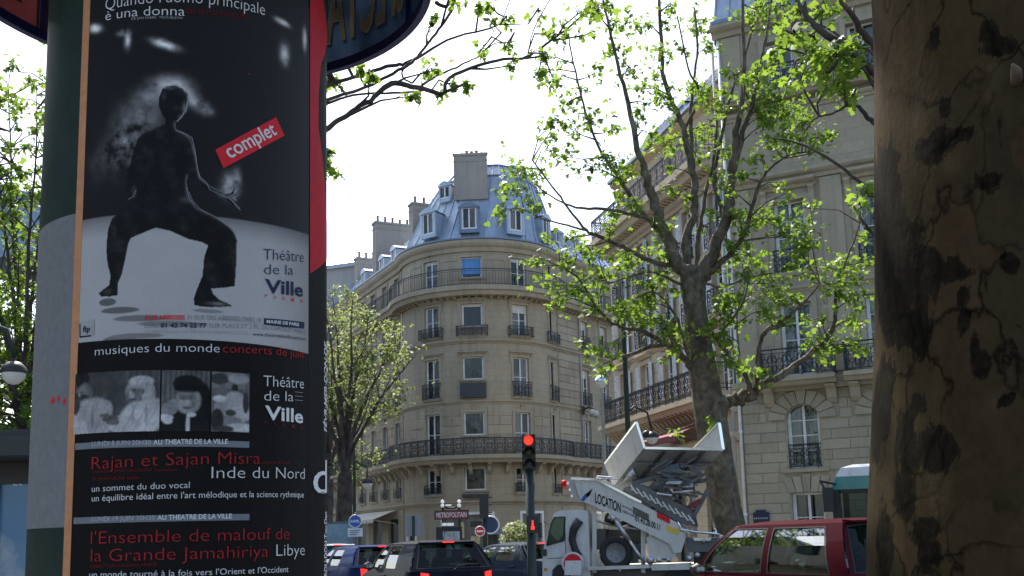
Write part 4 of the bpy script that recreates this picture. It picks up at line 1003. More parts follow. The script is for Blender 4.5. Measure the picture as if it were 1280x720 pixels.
A3 = [(673,17,10),(687,43,12),(613,27,8),(633,25,7),(600,65,12),(632,58,8),(543,88,11),(728,13,18),(707,43,14),(733,43,16),(680,68,7),(673,92,8),(692,100,10),(596,8,8),(575,5,12),(540,28,6),(412,96,10),(418,103,7),(450,88,5),(462,95,5),(516,120,7),(552,116,4),(567,108,5),(584,108,4),(408,205,7),(418,214,8),(412,190,5),(640,82,6),(532,92,5),(613,8,5),(480,4,8),(750,15,10)]
rh_ = random.Random(21); A3 += [(rh_.uniform(80, 385), rh_.uniform(-160, 330), rh_.uniform(14, 26)) for _ in range(150)]
B2 = on_ground(300, 13)
tree('plane_tree', 'plane tree hidden behind the poster column, its thin bent limbs crossing the white sky', (B2.x, B2.y, .12), ll, A3, M['bark_dark'], M['leaf'], .12, .085, stray=.3)

# trees down the left street, between the column and the corner building
def fan_tree(label, px, Y, wpx, ytop, spread, ybase, seed, clump_n, region, leaf='leaf', group='street trees'):
    R = random.Random(seed); limbs = [(Y, Y, [(px, 690, wpx*1.1), (px+2, (690+ybase)/2, wpx), (px+3, ybase, wpx*.9)])]
    n = 8
    for k in range(n):
        f = (k+.5)/n*2-1+R.uniform(-.12, .12); x1 = px+f*spread; yt = ytop+abs(f)*(ybase-ytop)*.3+R.uniform(-10, 30); P = []
        for j in range(6):
            t = j/5; P.append((px+3+(x1-px)*(t**1.4)+R.uniform(-4, 4)*t, ybase+(yt-ybase)*t, wpx*.42*(1-t)**1.1+1.8))
        P[0] = (px+3, ybase+8, wpx*.45); limbs.append((Y, Y+R.uniform(-2.2, 2.2), P))
        for b in range(2):
            j = R.randint(1, 3); x, y, w_ = P[j]; dx = R.uniform(-1, 1)*spread*.35; limbs.append((Y, Y+R.uniform(-2, 2), [(x, y, w_*.6), (x+dx*.5, y-25, w_*.4), (x+dx, y-60, 1.5)]))
    cl = []
    for k in range(clump_n):
        for _ in range(50):
            x, y = R.uniform(region[0], region[1]), R.uniform(region[2], region[3])
            if region[4](x, y): break
        cl.append((x, y, R.uniform(6, 13)))
    b = on_ground(px, Y)
    return tree('plane_tree', label, (b.x, b.y, .12), limbs, cl, M['bark_dark'], M[leaf], .14 if Y > 30 else .13, .075 if Y > 30 else .12, group=None, stray=.25)
fan_tree('slim plane tree with pale new leaves before the left wing', 428, 40, 24, 352, 95, 590, 3, 125, (360, 512, 345, 520, lambda x, y: (y > 352+max(0, (x-430))*.9-0) and (y < 600-(x-400)*.75 or x < 440)), 'leaf_b')
fan_tree('leafy plane tree farther down the left street, behind the slim one', 405, 54, 22, 400, 60, 600, 5, 80, (360, 470, 390, 600, lambda x, y: True), 'leaf_b')
fan_tree('bushy green plane tree behind the bus shelter at the left edge', 25, 22, 26, 60, 120, 560, 8, 420, (-90, 120, 70, 560, lambda x, y: y > 75+max(0, 20-x)*1.2 or RND.random() < .15))
fan_tree('second leafy plane tree at the left edge, a little behind the bushy one', -60, 30, 26, 200, 130, 600, 9, 260, (-170, 95, 230, 610, lambda x, y: True))

fan_tree('full leafed plane tree added unseen behind the poster column, dimming the sky mirrored in cars', 235, 31, 26, 120, 120, 520, 12, 300, (95, 385, 70, 560, lambda x, y: True))  # added out of sight to block bright sky from the cars' left sides

# the big trunk next to the camera
m, t, b = new_mat('near_bark'); v = wcoords(t, (1, 1, .75))
ds = nd(t, 'ShaderNodeTexNoise'); ds.inputs['Scale'].default_value = 7; ds.inputs['Detail'].default_value = 6; t.links.new(v, ds.inputs['Vector'])
va = nd(t, 'ShaderNodeVectorMath', operation='MULTIPLY_ADD'); t.links.new(ds.outputs['Color'], va.inputs[0]); va.inputs[1].default_value = (.28, .28, .28); t.links.new(v, va.inputs[2])
vo = nd(t, 'ShaderNodeTexVoronoi', feature='DISTANCE_TO_EDGE'); vo.inputs['Scale'].default_value = 6.5; t.links.new(va.outputs[0], vo.inputs['Vector'])
vc = nd(t, 'ShaderNodeTexVoronoi'); vc.inputs['Scale'].default_value = 6.5; t.links.new(va.outputs[0], vc.inputs['Vector'])
sepc = nd(t, 'ShaderNodeSeparateColor'); t.links.new(vc.outputs['Color'], sepc.inputs[0])
big = noise(t, 1.6, 6, .62, v, .5); mid = noise(t, 9, 6, .65, v, .8); fine = noise(t, 70, 4, .6, v)
c = ramp(t, sepc.outputs[0], [(0, (.10, .085, .05)), (.35, (.20, .145, .08)), (.6, (.10, .09, .062)), (.82, (.21, .135, .08)), (1, (.07, .068, .05))])
c = mixc(t, .42, c, ramp(t, mid, [(.3, (.075, .06, .042)), (.55, (.155, .12, .078)), (.75, (.22, .155, .10))]))
thin = ramp(t, vo.outputs['Distance'], [(0, (1, 1, 1)), (.018, (.55,)*3), (.05, (0, 0, 0))])
thin = mixc(t, 1.0, thin, ramp(t, noise(t, 3.2, 3, .5, v), [(.34, (.0,)*3), (.5, (.95,)*3)]), 'MULTIPLY')
c = mixc(t, thin, c, (.018, .014, .012))
# dark weathered bark plates left on the trunk, drawn out lengthwise, with their own edges
at2 = nd(t, 'ShaderNodeVertexColor'); at2.layer_name = 'plates'; spx = nd(t, 'ShaderNodeSeparateColor'); t.links.new(at2.outputs[0], spx.inputs[0])
pn = noise(t, 15, 8, .68, wcoords(t, (1, 1, .5)), 1.0)
ma = nd(t, 'ShaderNodeMath', operation='MULTIPLY_ADD'); t.links.new(pn, ma.inputs[0]); ma.inputs[1].default_value = 1.7; t.links.new(spx.outputs[0], ma.inputs[2])
pm = ramp(t, ma.outputs[0], [(.0, (0, 0, 0)), (.60, (0, 0, 0)), (.66, (.8,)*3), (.76, (1, 1, 1))])
sub_ = nd(t, 'ShaderNodeMath', operation='MULTIPLY'); t.links.new(ma.outputs[0], sub_.inputs[0]); sub_.inputs[1].default_value = .5
pm = ramp(t, sub_.outputs[0], [(.54, (0, 0, 0)), (.575, (.8,)*3), (.66, (1, 1, 1))])
c = mixc(t, spx.outputs[1], c, mixc(t, .5, c, (.27, .21, .145)))
crk = ramp(t, vo.outputs['Distance'], [(0, (0, 0, 0)), (.06, (1, 1, 1))])
c = mixc(t, pm, c, mixc(t, crk, (.008, .007, .006), mixc(t, ramp(t, fine, [(.3, (0, 0, 0)), (.7, (1, 1, 1))]), (.018, .015, .013), (.055, .046, .037))))
gm = ramp(t, noise(t, 1.1, 4, .6, v), [(.45, (0, 0, 0)), (.7, (.5,)*3)]); c = mixc(t, gm, c, (.085, .09, .06))
c = mixc(t, 1.0, c, (.31, .285, .225), 'MULTIPLY')
c = mixc(t, .30, c, mixc(t, 1.0, c, ramp(t, fine, [(.3, (.5,)*3), (.7, (1.4,)*3)]), 'MULTIPLY'))
t.links.new(c, b.inputs['Base Color']); b.inputs['Roughness'].default_value = .9; b.inputs['Specular IOR Level'].default_value = .04
hh = mixc(t, .18, mid, pm); hh = mixc(t, .35, hh, fine); bump(t, b, hh, .35, .008)
M['near_bark'] = m
R0 = .43; pts = []
for y in range(-700, 1900, 40):
    e = at(1087+(3*math.sin(y/170.)+1.5*math.sin(y/61.)), y, 2.1) if -900 < y < 1000 else None
    if e is None or e.z < .1: continue
    pts.append(Vector((e.x+R0*.946, e.y-R0*.325, e.z)))
pts = sorted(pts, key=lambda p: p.z); pts = [Vector((pts[0].x+.0, pts[0].y, .0))]+pts
NS = 220; rows = []
from mathutils import noise as mn
q = MB(); Z = np.arange(0.0, 6.6, .014)
for z in Z:
    j = 0
    while j < len(pts)-2 and pts[j+1].z < z: j += 1
    a, bb = pts[j], pts[j+1]; tt = min(1.0, max(0.0, (z-a.z)/max(1e-6, bb.z-a.z))); c0 = a.lerp(bb, tt)
    fl = .22*math.exp(-z/.25)
    for k in range(NS):
        th = 2*math.pi*k/NS; dx, dy = math.cos(th), math.sin(th)
        h = .010*mn.noise(Vector((dx*1.3, dy*1.3, z*.8)))+.006*mn.noise(Vector((dx*3.5, dy*3.5, z*2.2)))+.0015*mn.noise(Vector((dx*14, dy*14, z*5)))+fl*(1+.4*math.sin(th*5))
        q.v.append((c0.x+dx*(R0+h-.0), c0.y+dy*(R0+h), z))
n = len(Z)
for i in range(n-1):
    for k in range(NS): q.f.append([i*NS+k, i*NS+(k+1) % NS, (i+1)*NS+(k+1) % NS, (i+1)*NS+k]); q.m.append(0); q.uv += [(0, 0)]*4
BLOBS = [(1108,230,16,38),(1112,290,20,42),(1125,345,34,28),(1152,335,26,24),(1130,310,22,28),(1160,190,13,14),(1176,172,11,10),(1181,133,7,11),(1236,226,15,6),(1202,168,11,6),(1115,390,14,32),(1131,405,8,22),(1149,420,11,20),(1203,369,6,9),(1205,400,6,13),(1226,457,11,14),(1216,438,4,20),(1105,492,10,36),(1094,535,6,32),(1148,505,7,14),(1135,560,12,38),(1166,565,24,22),(1132,612,12,28),(1155,662,15,16),(1105,682,8,34),(1162,690,14,12),(1260,500,6,6),(1190,340,20,12),(1250,60,14,8),(1235,40,8,10),(1262,330,10,10),(1170,45,5,12)]
TAN = [(1166,622,12,24),(1112,600,13,34),(1246,505,11,11),(1143,150,18,16),(1095,100,10,90),(1098,450,8,60),(1190,205,12,10),(1094,650,8,60),(1240,80,12,22),(1236,115,10,9)]
def projv(V):
    x = V[:, 0]; f_ = V[:, 1]*math.cos(PITCH)+(V[:, 2]-EYE)*math.sin(PITCH); u_ = -V[:, 1]*math.sin(PITCH)+(V[:, 2]-EYE)*math.cos(PITCH); f_ = np.maximum(f_, .05); x, u_ = LENS_F*x/f_, LENS_F*u_/f_
    return 640+x*math.cos(ROLL)-u_*math.sin(ROLL), 480-(x*math.sin(ROLL)+u_*math.cos(ROLL))
VV = np.array(q.v); PX, PY = projv(VV); front = ((VV[:, 0]-VV[:, 0].mean())*(0-VV[:, 0])+(VV[:, 1]-VV[:, 1].mean())*(0-VV[:, 1])) > -.05
def field(L):
    o = np.zeros(len(VV))
    for cx, cy, rx, ry in L: o = np.maximum(o, np.exp(-(((PX-cx)/rx)**2+((PY-cy)/ry)**2)*.8))
    return o
dk_ = np.where(front, field(BLOBS), 0); tn_ = np.where(front, field(TAN), 0)
for k in range(90):      # the same kinds of plates on the sides the photograph does not show
    a = RND.uniform(0, 2*math.pi); z = RND.uniform(0, 6.5); th = np.arctan2(VV[:, 1]-pts[0].y, VV[:, 0]-pts[0].x); d_ = np.abs((th-a+math.pi) % (2*math.pi)-math.pi)*.43; e_ = np.exp(-((d_/RND.uniform(.015, .05))**2+((VV[:, 2]-z)/RND.uniform(.04, .13))**2)); dk_ = np.maximum(dk_, np.where(front & (PY > -40) & (PY < 760), 0, e_))
nt_ = empty('plane_tree', (pts[0].x, pts[0].y, .12), 'huge mottled brown plane trunk close to the camera at the right edge', 'tree')
to = q.build('trunk', M['near_bark'], nt_, True); ca = to.data.color_attributes.new('plates', 'FLOAT_COLOR', 'POINT'); C4 = np.zeros((len(VV), 4), 'f'); C4[:, 0] = dk_; C4[:, 1] = tn_; ca.data.foreach_set('color', C4.ravel())
q = MB(); tp = pts[-1]
for a_, l_ in ((.6, 3.), (-.9, 3.2), (2.4, 2.6)):
    e = Vector((q_ := pts[0].x, 0, 0)); s_ = Vector((pts[0].x, pts[0].y, 6.2)); dirv = Vector((math.cos(a_), math.sin(a_)*.6-.5, 1.1)); q.tube([s_, s_+dirv*.8, s_+dirv*l_], [.26, .2, .12], 14)
q.build('limb', M['near_bark'], nt_, True)
q = MB()
kn = at(1266, 81, 1.60); q.tube([kn+Vector((.05, .09, .004)), kn+Vector((.02, .03, .002)), kn], [.011, .009, .003], 10)
q.build('snag', plain('dead_wood', (.16, .12, .085), .8), nt_, True)

# crown of the near tree, overhead and above the frame, which keeps the column and the trunk in its shade
CP = []; 
for k in range(150):
    c_ = Vector((RND.gauss(.2, 2.0), RND.gauss(5.2, 1.9), RND.uniform(8.0, 11.5)))
    if c_.z < 1.45+.62*c_.y+.6: c_.z = 1.45+.62*c_.y+.6+RND.uniform(0, 1)
    for j in range(46): CP.append((c_.x+RND.gauss(0, .45), c_.y+RND.gauss(0, .45), c_.z+RND.gauss(0, .3)))
me = leaf_mesh('crown', np.array(CP)-np.array(tuple(nt_.location)), NR.uniform(.12, .2, len(CP)), M['leaf']); o = link('crown', me, nt_); o['kind'] = 'stuff'
q = MB()
for k in range(14): e = Vector((RND.gauss(.2, 1.8), RND.gauss(5.0, 1.6), RND.uniform(8.6, 11))); q.tube([(pts[0].x, pts[0].y, 6.3), (pts[0].x*.7+e.x*.3, pts[0].y*.7+e.y*.3, 7.9), tuple(e)], [.12, .07, .02], 7)
q.build('twigs', M['bark_dark'], nt_, True)['kind'] = 'stuff'

# ------------------------------------------------------------------ the round poster column
x1, x2 = math.atan(ray(36, 600).x), math.atan(ray(407.5, 600).x); CR = .70
CD = CR/math.sin((x2-x1)/2); CA = (x1+x2)/2; CC = Vector((CD*math.sin(CA), CD*math.cos(CA)))
def cyl(px, py, R=CR):
    """angle and height where a pixel's ray meets the column (angle 0 faces -Y)"""
    d = ray(px, py); a = d.x**2+1; bq = -2*(d.x*CC.x+CC.y); c = CC.length_squared-R*R; D = bq*bq-4*a*c
    if D < 0: t = -bq/2/a
    else: t = (-bq-math.sqrt(D))/2/a
    P = E0+d*t; return math.atan2(P.x-CC.x, -(P.y-CC.y)), P.z
def cp(th, z, off=0.0): r = CR+off; return Vector((CC.x+r*math.sin(th), CC.y-r*math.cos(th), z))
COLM = empty('advertising_column', (CC.x, CC.y, .13), 'dark green round advertising column covered in black theatre posters', 'advertising column')
M['col_green'] = plain('col_green', (.014, .030, .023), .6, 0, .25, 4, .1, spec=.15)
q = MB(); q.lathe([(.90, .13), (.90, .30), (.84, .36), (.84, .60), (.76, .70), (.72, .74), (CR, .78)], 72, 0, (CC.x, CC.y, 0)); q.lathe([(CR, .78), (CR, 5.2)], 96, 0, (CC.x, CC.y, 0)); q.build('drum', M['col_green'], COLM, 'auto')
tA = cyl(103, 300)[0]; tB = cyl(92, 300)[0]
th_s0 = (cyl(113, 5)[0]+cyl(93, 620)[0])/2        # left edge of the posters
th_o0 = (cyl(104.5, 5)[0]+cyl(84.5, 620)[0])/2-.0  # left edge of the orange strip
th_s1 = (cyl(386, 20)[0]+cyl(384, 420)[0])/2      # right edge of the big poster
zA = (cyl(150, 425)[1]+cyl(300, 428)[1])/2
def sheet(name, t0, t1, z0, z1, mat, off=.003, parent=COLM, zt=None, n=None, label=None, thick=.0015):
    q = MB(); n = n or max(2, int((t1-t0)/.03))
    for k in range(n):
        a, b = t0+(t1-t0)*k/n, t0+(t1-t0)*(k+1)/n; za = z1 if zt is None else zt(a); zb = z1 if zt is None else zt(b)
        q.poly([cp(a, z0, off), cp(b, z0, off), cp(b, zb, off), cp(a, za, off)], 0, [((a-t0)/(t1-t0), 0), ((b-t0)/(t1-t0), 0), ((b-t0)/(t1-t0), 1), ((a-t0)/(t1-t0), 1)])
        q.poly([cp(a, z0, off-thick), cp(b, z0, off-thick), cp(b, z0, off), cp(a, z0, off)]); q.poly([cp(a, za, off), cp(b, zb, off), cp(b, zb, off-thick), cp(a, za, off-thick)])
    for e, zz in ((t0, zt(t0) if zt else z1), (t1, zt(t1) if zt else z1)): q.poly([cp(e, z0, off), cp(e, zz, off), cp(e, zz, off-thick), cp(e, z0, off-thick)])
    return q.build(name, mat, parent, label=label)
def ink(name, col, rough=.55, coat=.0):
    m, t, b = new_mat(name); b.inputs['Specular IOR Level'].default_value = .08; n = noise(t, 25, 4, .6, wcoords(t)); n2 = noise(t, 1.5, 3, .5, wcoords(t))
    t.links.new(ramp(t, n, [(.3, [x*.88 for x in col]), (.7, [min(1, x*1.1) for x in col])]), b.inputs['Base Color']); b.inputs['Roughness'].default_value = rough
    bump(t, b, noise(t, 4, 4, .6, wcoords(t, (1, 1, .5)), .8), .30, .03); return m
K_BLACK, K_WHITE, K_RED, K_GREY, K_NAVY = ink('ink_black', (.009, .008, .008)), ink('ink_white', (.63, .64, .65)), ink('ink_red', (.36, .022, .028)), ink('ink_grey', (.17, .19, .21)), ink('ink_navy', (.02, .03, .07))
K_BRIGHT = ink('ink_bright_red', (.62, .03, .04)); K_PAPER = ink('paper_grey', (.17, .18, .185), .7); K_ORANGE = ink('strip_orange', (.50, .24, .12), .6)
K_DIMRED = ink('ink_dim_red', (.15, .012, .016)); K_FIG = ink('ink_figure', (.016, .016, .024)); K_MID = ink('ink_mid', (.34, .35, .355)); K_SOFT = ink('ink_soft', (.42, .44, .47))
zP = cyl(60, 280)[1]; zQ = cyl(60, 660)[1]
th_l = th_s0-1.0
sheet('paper_sheet', th_l, th_o0-.002, zQ, zP, K_PAPER, .002, label='blank grey sheet')
sheet('joint_strip', th_o0, th_s0, .8, 4.0, K_ORANGE, .006)
q = MB()
for px, py, a in ((56+10, 502, .02), (64, 503, .02), (72, 500, .02), (79, 503, .02)):
    t0, z0 = cyl(px, py); q.poly([cp(t0, z0, .004), cp(t0+.025, z0-.012, .004), cp(t0+.03, z0+.012, .004), cp(t0+.008, z0+.02, .004)])
q.build('sticker_scraps', K_BRIGHT, COLM, label='torn scraps of a red sticker')
# upper poster: picture laid down as colour on a fine sheet, figure and lettering as flat shapes on top
TOPZ = zA+1.80
def upm(px, py): t, z = cyl(px, py); return (t-th_s0)*CR, z      # metres on the paper
W_ = (th_s1-th_s0)*CR
NU, NV = 400, 520
uu, vv = np.meshgrid(np.linspace(0, W_, NU), np.linspace(zA, TOPZ, NV))
def vnoise(x, y, s, seed, octv=5):
    r = np.random.RandomState(seed); o = np.zeros_like(x); amp = 1; tot = 0
    for k in range(octv):
        g = r.rand(128, 128); xs, ys = (x*s) % 127, (y*s) % 127; i, j = xs.astype(int), ys.astype(int); fx, fy = xs-i, ys-j; fx = fx*fx*(3-2*fx); fy = fy*fy*(3-2*fy)
        i2, j2 = (i+1) % 128, (j+1) % 128
        o += amp*((g[j, i]*(1-fx)+g[j, i2]*fx)*(1-fy)+(g[j2, i]*(1-fx)+g[j2, i2]*fx)*fy); tot += amp; amp *= .55; s *= 2.1
    return o/tot
nz = vnoise(uu+3, vv+7, 7, 5); nf = vnoise(uu+1, vv+2, 30, 9)
lum = np.full(uu.shape, .012)
lum += .010*np.clip((uu/W_-.4), 0, 1)
def blob(cx, cy, rx, ry, ang, amp, sharp=1.0):
    global lum
    a, z = upm(cx, cy); s = .0032; c_, s_ = math.cos(ang), math.sin(ang); dx, dy = (uu-a)/s, (vv-z)/s
    X, Y = dx*c_+dy*s_, -dx*s_+dy*c_; e = np.exp(-((X/rx)**2+(Y/ry)**2)*sharp)
    wsp = np.clip((nz*.65+nf*.35-.28)*2.6, 0, 1.4); lum = lum+amp*e*wsp
for c in [(175,150,26,24,.6,.16),(195,118,26,14,.5,.17),(215,104,22,9,0,.22),(150,190,24,26,.3,.10),(162,178,16,22,.2,.17),(245,128,14,9,-.5,.30),(256,138,9,6,-.4,.28),(132,205,20,22,.2,.045),(228,112,14,8,-.5,.25),(288,232,10,14,0,.35),(296,224,5,12,0,.30),(282,240,9,6,0,.22),(160,50,4,10,0,.5),(207,56,14,5,-.3,.7),(120,36,9,5,-.3,.6),(355,68,8,14,0,.4),(352,28,12,4,0,.4),(380,50,5,14,0,.35),(155,42,7,4,0,.5)]: blob(*c)
# stage floor: an ellipse of light
a0, z0 = upm(240, 268); a1, z1 = upm(96, 277); a2, z2 = upm(385, 293)
k1 = (z0-z1)/((a0-a1)**2); k2 = (z0-z2)/((a2-a0)**2); edge = z0-np.where(uu < a0, k1, k2)*(uu-a0)**2
dep = (edge-vv); _, zb = upm(240, 425)
mask = np.clip(dep/.006, 0, 1); fade = .20+.34*np.clip(dep/.10, 0, 1)**.8; side = 1-.35*np.clip((uu/W_-.75)/.25, 0, 1)
lum = lum*2.3-.012; lum = lum*(1-mask)+.74*mask*fade*side*(.92+.16*nz)
def ell(cx, cy, rx, ry, v, soft=1.0, tilt=0.0):
    global lum
    a, z = upm(cx, cy); s = .0032; dx, dy = (uu-a)/s, (vv-z)/s; X, Y = dx+dy*tilt, dy; m_ = np.clip((1-np.sqrt((X/rx)**2+(Y/ry)**2))*6*soft, 0, 1); lum = lum*(1-m_)+v*m_
for e in ((150, 388, 30, 5, .13), (175, 398, 40, 5, .17), (215, 405, 50, 4.5, .20), (150, 424, 26, 5, .16), (135, 378, 14, 6, .12), (170, 420, 40, 4, .20), (260, 389, 22, 3, .22), (300, 402, 40, 3, .34)): ell(*e)
fig = [(203,112),(199,122),(199,134),(203,144),(207,149),(207,155),(196,160),(182,166),(173,173),(168,188),(164,203),(160,216),(156,230),(158,240),(163,247),(161,256),(152,265),(141,273),(136,286),(134,305),(134,322),(136,334),(139,345),(137,357),(130,362),(124,367),(127,371),(138,371),(148,369),(148,355),(153,343),(157,325),(161,305),(164,298),(180,291),(195,285),(213,289),(235,299),(252,303),(260,307),(255,322),(253,345),(246,362),(242,374),(243,382),(256,384),(275,384),(290,383),(284,379),(274,375),(266,367),(264,361),(280,360),(293,358),(295,330),(296,300),(291,288),(278,277),(262,268),(246,260),(238,250),(235,240),(233,228),(235,218),(238,222),(244,227),(252,232),(264,240),(276,247),(288,254),(298,262),(300,260),(291,252),(297,252),(292,247),(300,243),(292,243),(294,234),(288,242),(281,243),(268,236),(257,229),(250,223),(247,212),(245,198),(242,184),(238,173),(229,166),(220,162),(219,153),(226,149),(233,141),(236,130),(235,118),(229,111),(219,107),(209,108)]
FX, FZ = zip(*[upm(*p) for p in fig]); inside = np.zeros(uu.shape, bool); n_ = len(fig)
for k in range(n_):
    xa, ya, xb_, yb2 = FX[k], FZ[k], FX[(k+1) % n_], FZ[(k+1) % n_]
    if ya == yb2: continue
    cr_ = ((vv < ya) != (vv < yb2)) & (uu < (xb_-xa)*(vv-ya)/(yb2-ya)+xa); inside ^= cr_
def blur(a, r):
    k_ = np.exp(-np.linspace(-2, 2, 2*r+1)**2); k_ /= k_.sum()
    return np.apply_along_axis(lambda v: np.convolve(v, k_, 'same'), 0, np.apply_along_axis(lambda v: np.convolve(v, k_, 'same'), 1, a))
mf = inside.astype(float); b1, b2 = blur(mf, 3), blur(mf, 9)
gy_, gx_ = np.gradient(b1); g2y, g2x = np.gradient(b2)
rimr = np.clip(-gx_*1.0-gy_*.55, 0, 1)*2.2; rimw = np.clip(-g2x*.9-g2y*.7, 0, 1)*1.6
upper = np.clip((vv-upm(240, 330)[1])/.25, .15, 1)
fold = np.clip(np.sin((uu*46+vv*19)+nz*9)*.5+.5, 0, 1)*np.clip(nf*1.6-.5, 0, 1)
figl = .010+rimr*.40*(.3+nf)*upper*.6+rimw*.20*nz*upper+fold*.018+.03*np.clip(nf-.62, 0, 1)
ftn = [(231, 136, 3, 9, .13), (226, 147, 4, 3, .09), (213, 111, 6, 2, .06), (205, 121, 2, 4, .03), (221, 156, 4, 4, .06), (237, 236, 4, 10, .05), (232, 250, 8, 5, .045), (168, 240, 3, 8, .05), (278, 246, 10, 3, .10), (292, 248, 6, 4, .16), (135, 365, 6, 4, .05), (272, 380, 12, 2.5, .16)]
for cx, cy, rx_, ry_, am in ftn: a_, z_ = upm(cx, cy); figl += am*np.exp(-(((uu-a_)/(rx_*.0032))**2+((vv-z_)/(ry_*.0032))**2))*(.4+nf)
soft = np.clip(blur(mf, 1)*1.0, 0, 1)
lum = lum*(1-soft)+figl*soft
rgb = np.stack([lum*1.0, lum*.985, lum*.98+.001*(1-mask)], -1)
def colour_sheet(name, t0, z0, W, H, rgb, off, parent):
    nv, nu = rgb.shape[:2]; U, V = np.meshgrid(np.linspace(0, W, nu), np.linspace(0, H, nv)); T = t0+U/CR; r = CR+off
    P = np.stack([CC.x+r*np.sin(T), CC.y-r*np.cos(T), z0+V], -1).reshape(-1, 3); P -= np.array(tuple(parent_world(parent)))
    i = np.arange((nv-1)*(nu-1)); a = (i//(nu-1))*nu+i % (nu-1); F = np.stack([a, a+1, a+nu+1, a+nu], -1).astype('i')
    me = bpy.data.meshes.new(name); me.vertices.add(nu*nv); me.vertices.foreach_set('co', P.astype('f').ravel()); me.loops.add(F.size); me.loops.foreach_set('vertex_index', F.ravel())
    me.polygons.add(len(F)); me.polygons.foreach_set('loop_start', np.arange(0, F.size, 4, dtype='i')); me.polygons.foreach_set('loop_total', np.full(len(F), 4, 'i'))
    ca = me.color_attributes.new('print', 'FLOAT_COLOR', 'POINT'); C4 = np.ones((nu*nv, 4), 'f'); C4[:, :3] = np.clip(rgb.reshape(-1, 3), 0, 1); ca.data.foreach_set('color', C4.ravel())
    me.materials.append(M['print']); me.update(); me.validate(); return link(name, me, parent)
m, t, b = new_mat('print'); at_ = nd(t, 'ShaderNodeVertexColor'); at_.layer_name = 'print'
gn = noise(t, 420, 2, .6, wcoords(t)); g2 = mixc(t, 1.0, at_.outputs[0], ramp(t, gn, [(.2, (.72,)*3), (.8, (1.28,)*3)]), 'MULTIPLY')
t.links.new(g2, b.inputs['Base Color']); b.inputs['Roughness'].default_value = .55; b.inputs['Specular IOR Level'].default_value = .08; bump(t, b, noise(t, 1.5, 3, .5, wcoords(t)), .12, .02); M['print'] = m
UP = sheet('poster', th_s0, th_s1, zA, TOPZ, K_BLACK, .0035, label='dark poster with a dancer in black on a pale stage')
colour_sheet('picture', th_s0, zA, W_, TOPZ-zA, rgb, .0045, UP)
def flat(name, pts, mat, parent, off=.006, sub=True):
    """flat printed shape, outline given where it lies on the photograph, wrapped on the drum"""
    bm = bmesh.new(); vs = []
    for px, py in pts:
        th, z = cyl(px, py); vs.append(bm.verts.new((th*CR, 0, z)))
    f = bm.faces.new(vs); bm.normal_update(); bmesh.ops.triangulate(bm, faces=[f])
    xs = [v.co.x for v in bm.verts]; a = math.floor(min(xs)/.04)*.04
    while a < max(xs):
        bmesh.ops.bisect_plane(bm, geom=bm.verts[:]+bm.edges[:]+bm.faces[:], plane_co=(a, 0, 0), plane_no=(1, 0, 0)); a += .04
    w0 = parent_world(parent)
    for v in bm.verts: v.co = cp(v.co.x/CR, v.co.z, off)-w0
    me = bpy.data.meshes.new(name); bm.to_mesh(me); bm.free(); me.materials.append(mat); return link(name, me, parent)
RIM = ink('ink_rim', (.30, .32, .36))
def stroke(pts, w, mat, parent, off=.0075, name='rim_line'):
    q = MB()
    for (a, b_), (c_, d_) in zip(pts, pts[1:]):
        t0, z0 = cyl(a, b_); t1, z1 = cyl(c_, d_); dx, dz = (t1-t0)*CR, z1-z0; L = math.hypot(dx, dz) or 1; nx, nz_ = -dz/L*w/2, dx/L*w/2
        q.poly([cp(t0+nx/CR, z0+nz_, off), cp(t1+nx/CR, z1+nz_, off), cp(t1-nx/CR, z1-nz_, off), cp(t0-nx/CR, z0-nz_, off)])
    return q.build(name, mat, parent)
stroke([(220,164),(232,168),(240,173),(244,190),(247,212),(250,222),(258,229),(262,238),(276,244),(284,248)], .0022, RIM, UP)
stroke([(284,246),(291,253),(296,260),(300,263)], .003, RIM, UP); stroke([(286,246),(293,243),(296,236)], .0025, RIM, UP); stroke([(290,248),(298,244)], .002, RIM, UP)
stroke([(236,240),(241,252),(250,262),(268,271),(285,283),(295,295)], .0018, RIM, UP); stroke([(235,125),(233,136),(227,147),(221,153)], .004, RIM, UP); stroke([(206,112),(214,108),(224,108)], .002, RIM, UP); stroke([(161,250),(168,246),(171,238)], .002, RIM, UP)
# lettering
def ctext(s, x0, y0, x1, y1, cap, mat, parent, bold=0.0, off=.008, name='lettering', widen=True):
    """a printed line: baseline from (x0,y0) to x1 on the photograph, cap height in its pixels"""
    cu = bpy.data.curves.new('t', 'FONT'); cu.body = s; cu.size = 1; cu.offset = bold; cu.resolution_u = 3
    ob = bpy.data.objects.new('t', cu); me = bpy.data.meshes.new_from_object(ob); bpy.data.objects.remove(ob); bpy.data.curves.remove(cu)
    co = np.zeros(len(me.vertices)*3, 'f'); me.vertices.foreach_get('co', co); co = co.reshape(-1, 3)
    t0, z0 = cyl(x0, y0); t1, z1 = cyl(x1, y1); zc = cyl(x0, y0-cap)[1]-z0
    sx = (t1-t0)*CR/(co[:, 0].max()-co[:, 0].min()); sy = zc/.70
    u = (co[:, 0]-co[:, 0].min())*sx; z = z0+(z1-z0)*u/((t1-t0)*CR)+co[:, 1]*sy; T = t0+u/CR; r = CR+off; w0 = parent_world(parent)
    P = np.stack([CC.x+r*np.sin(T)-w0.x, CC.y-r*np.cos(T)-w0.y, z-w0.z], -1); me.vertices.foreach_set('co', P.astype('f').ravel()); me.name = name; me.materials.clear(); me.materials.append(mat); me.update()
    return link(name, me, parent)
ctext("Quando l'uomo principale", 133, 14, 330, 20, 15, K_WHITE, UP, -.012); ctext("è una donna", 133, 27, 231, 21, 12, K_WHITE, UP, -.008)
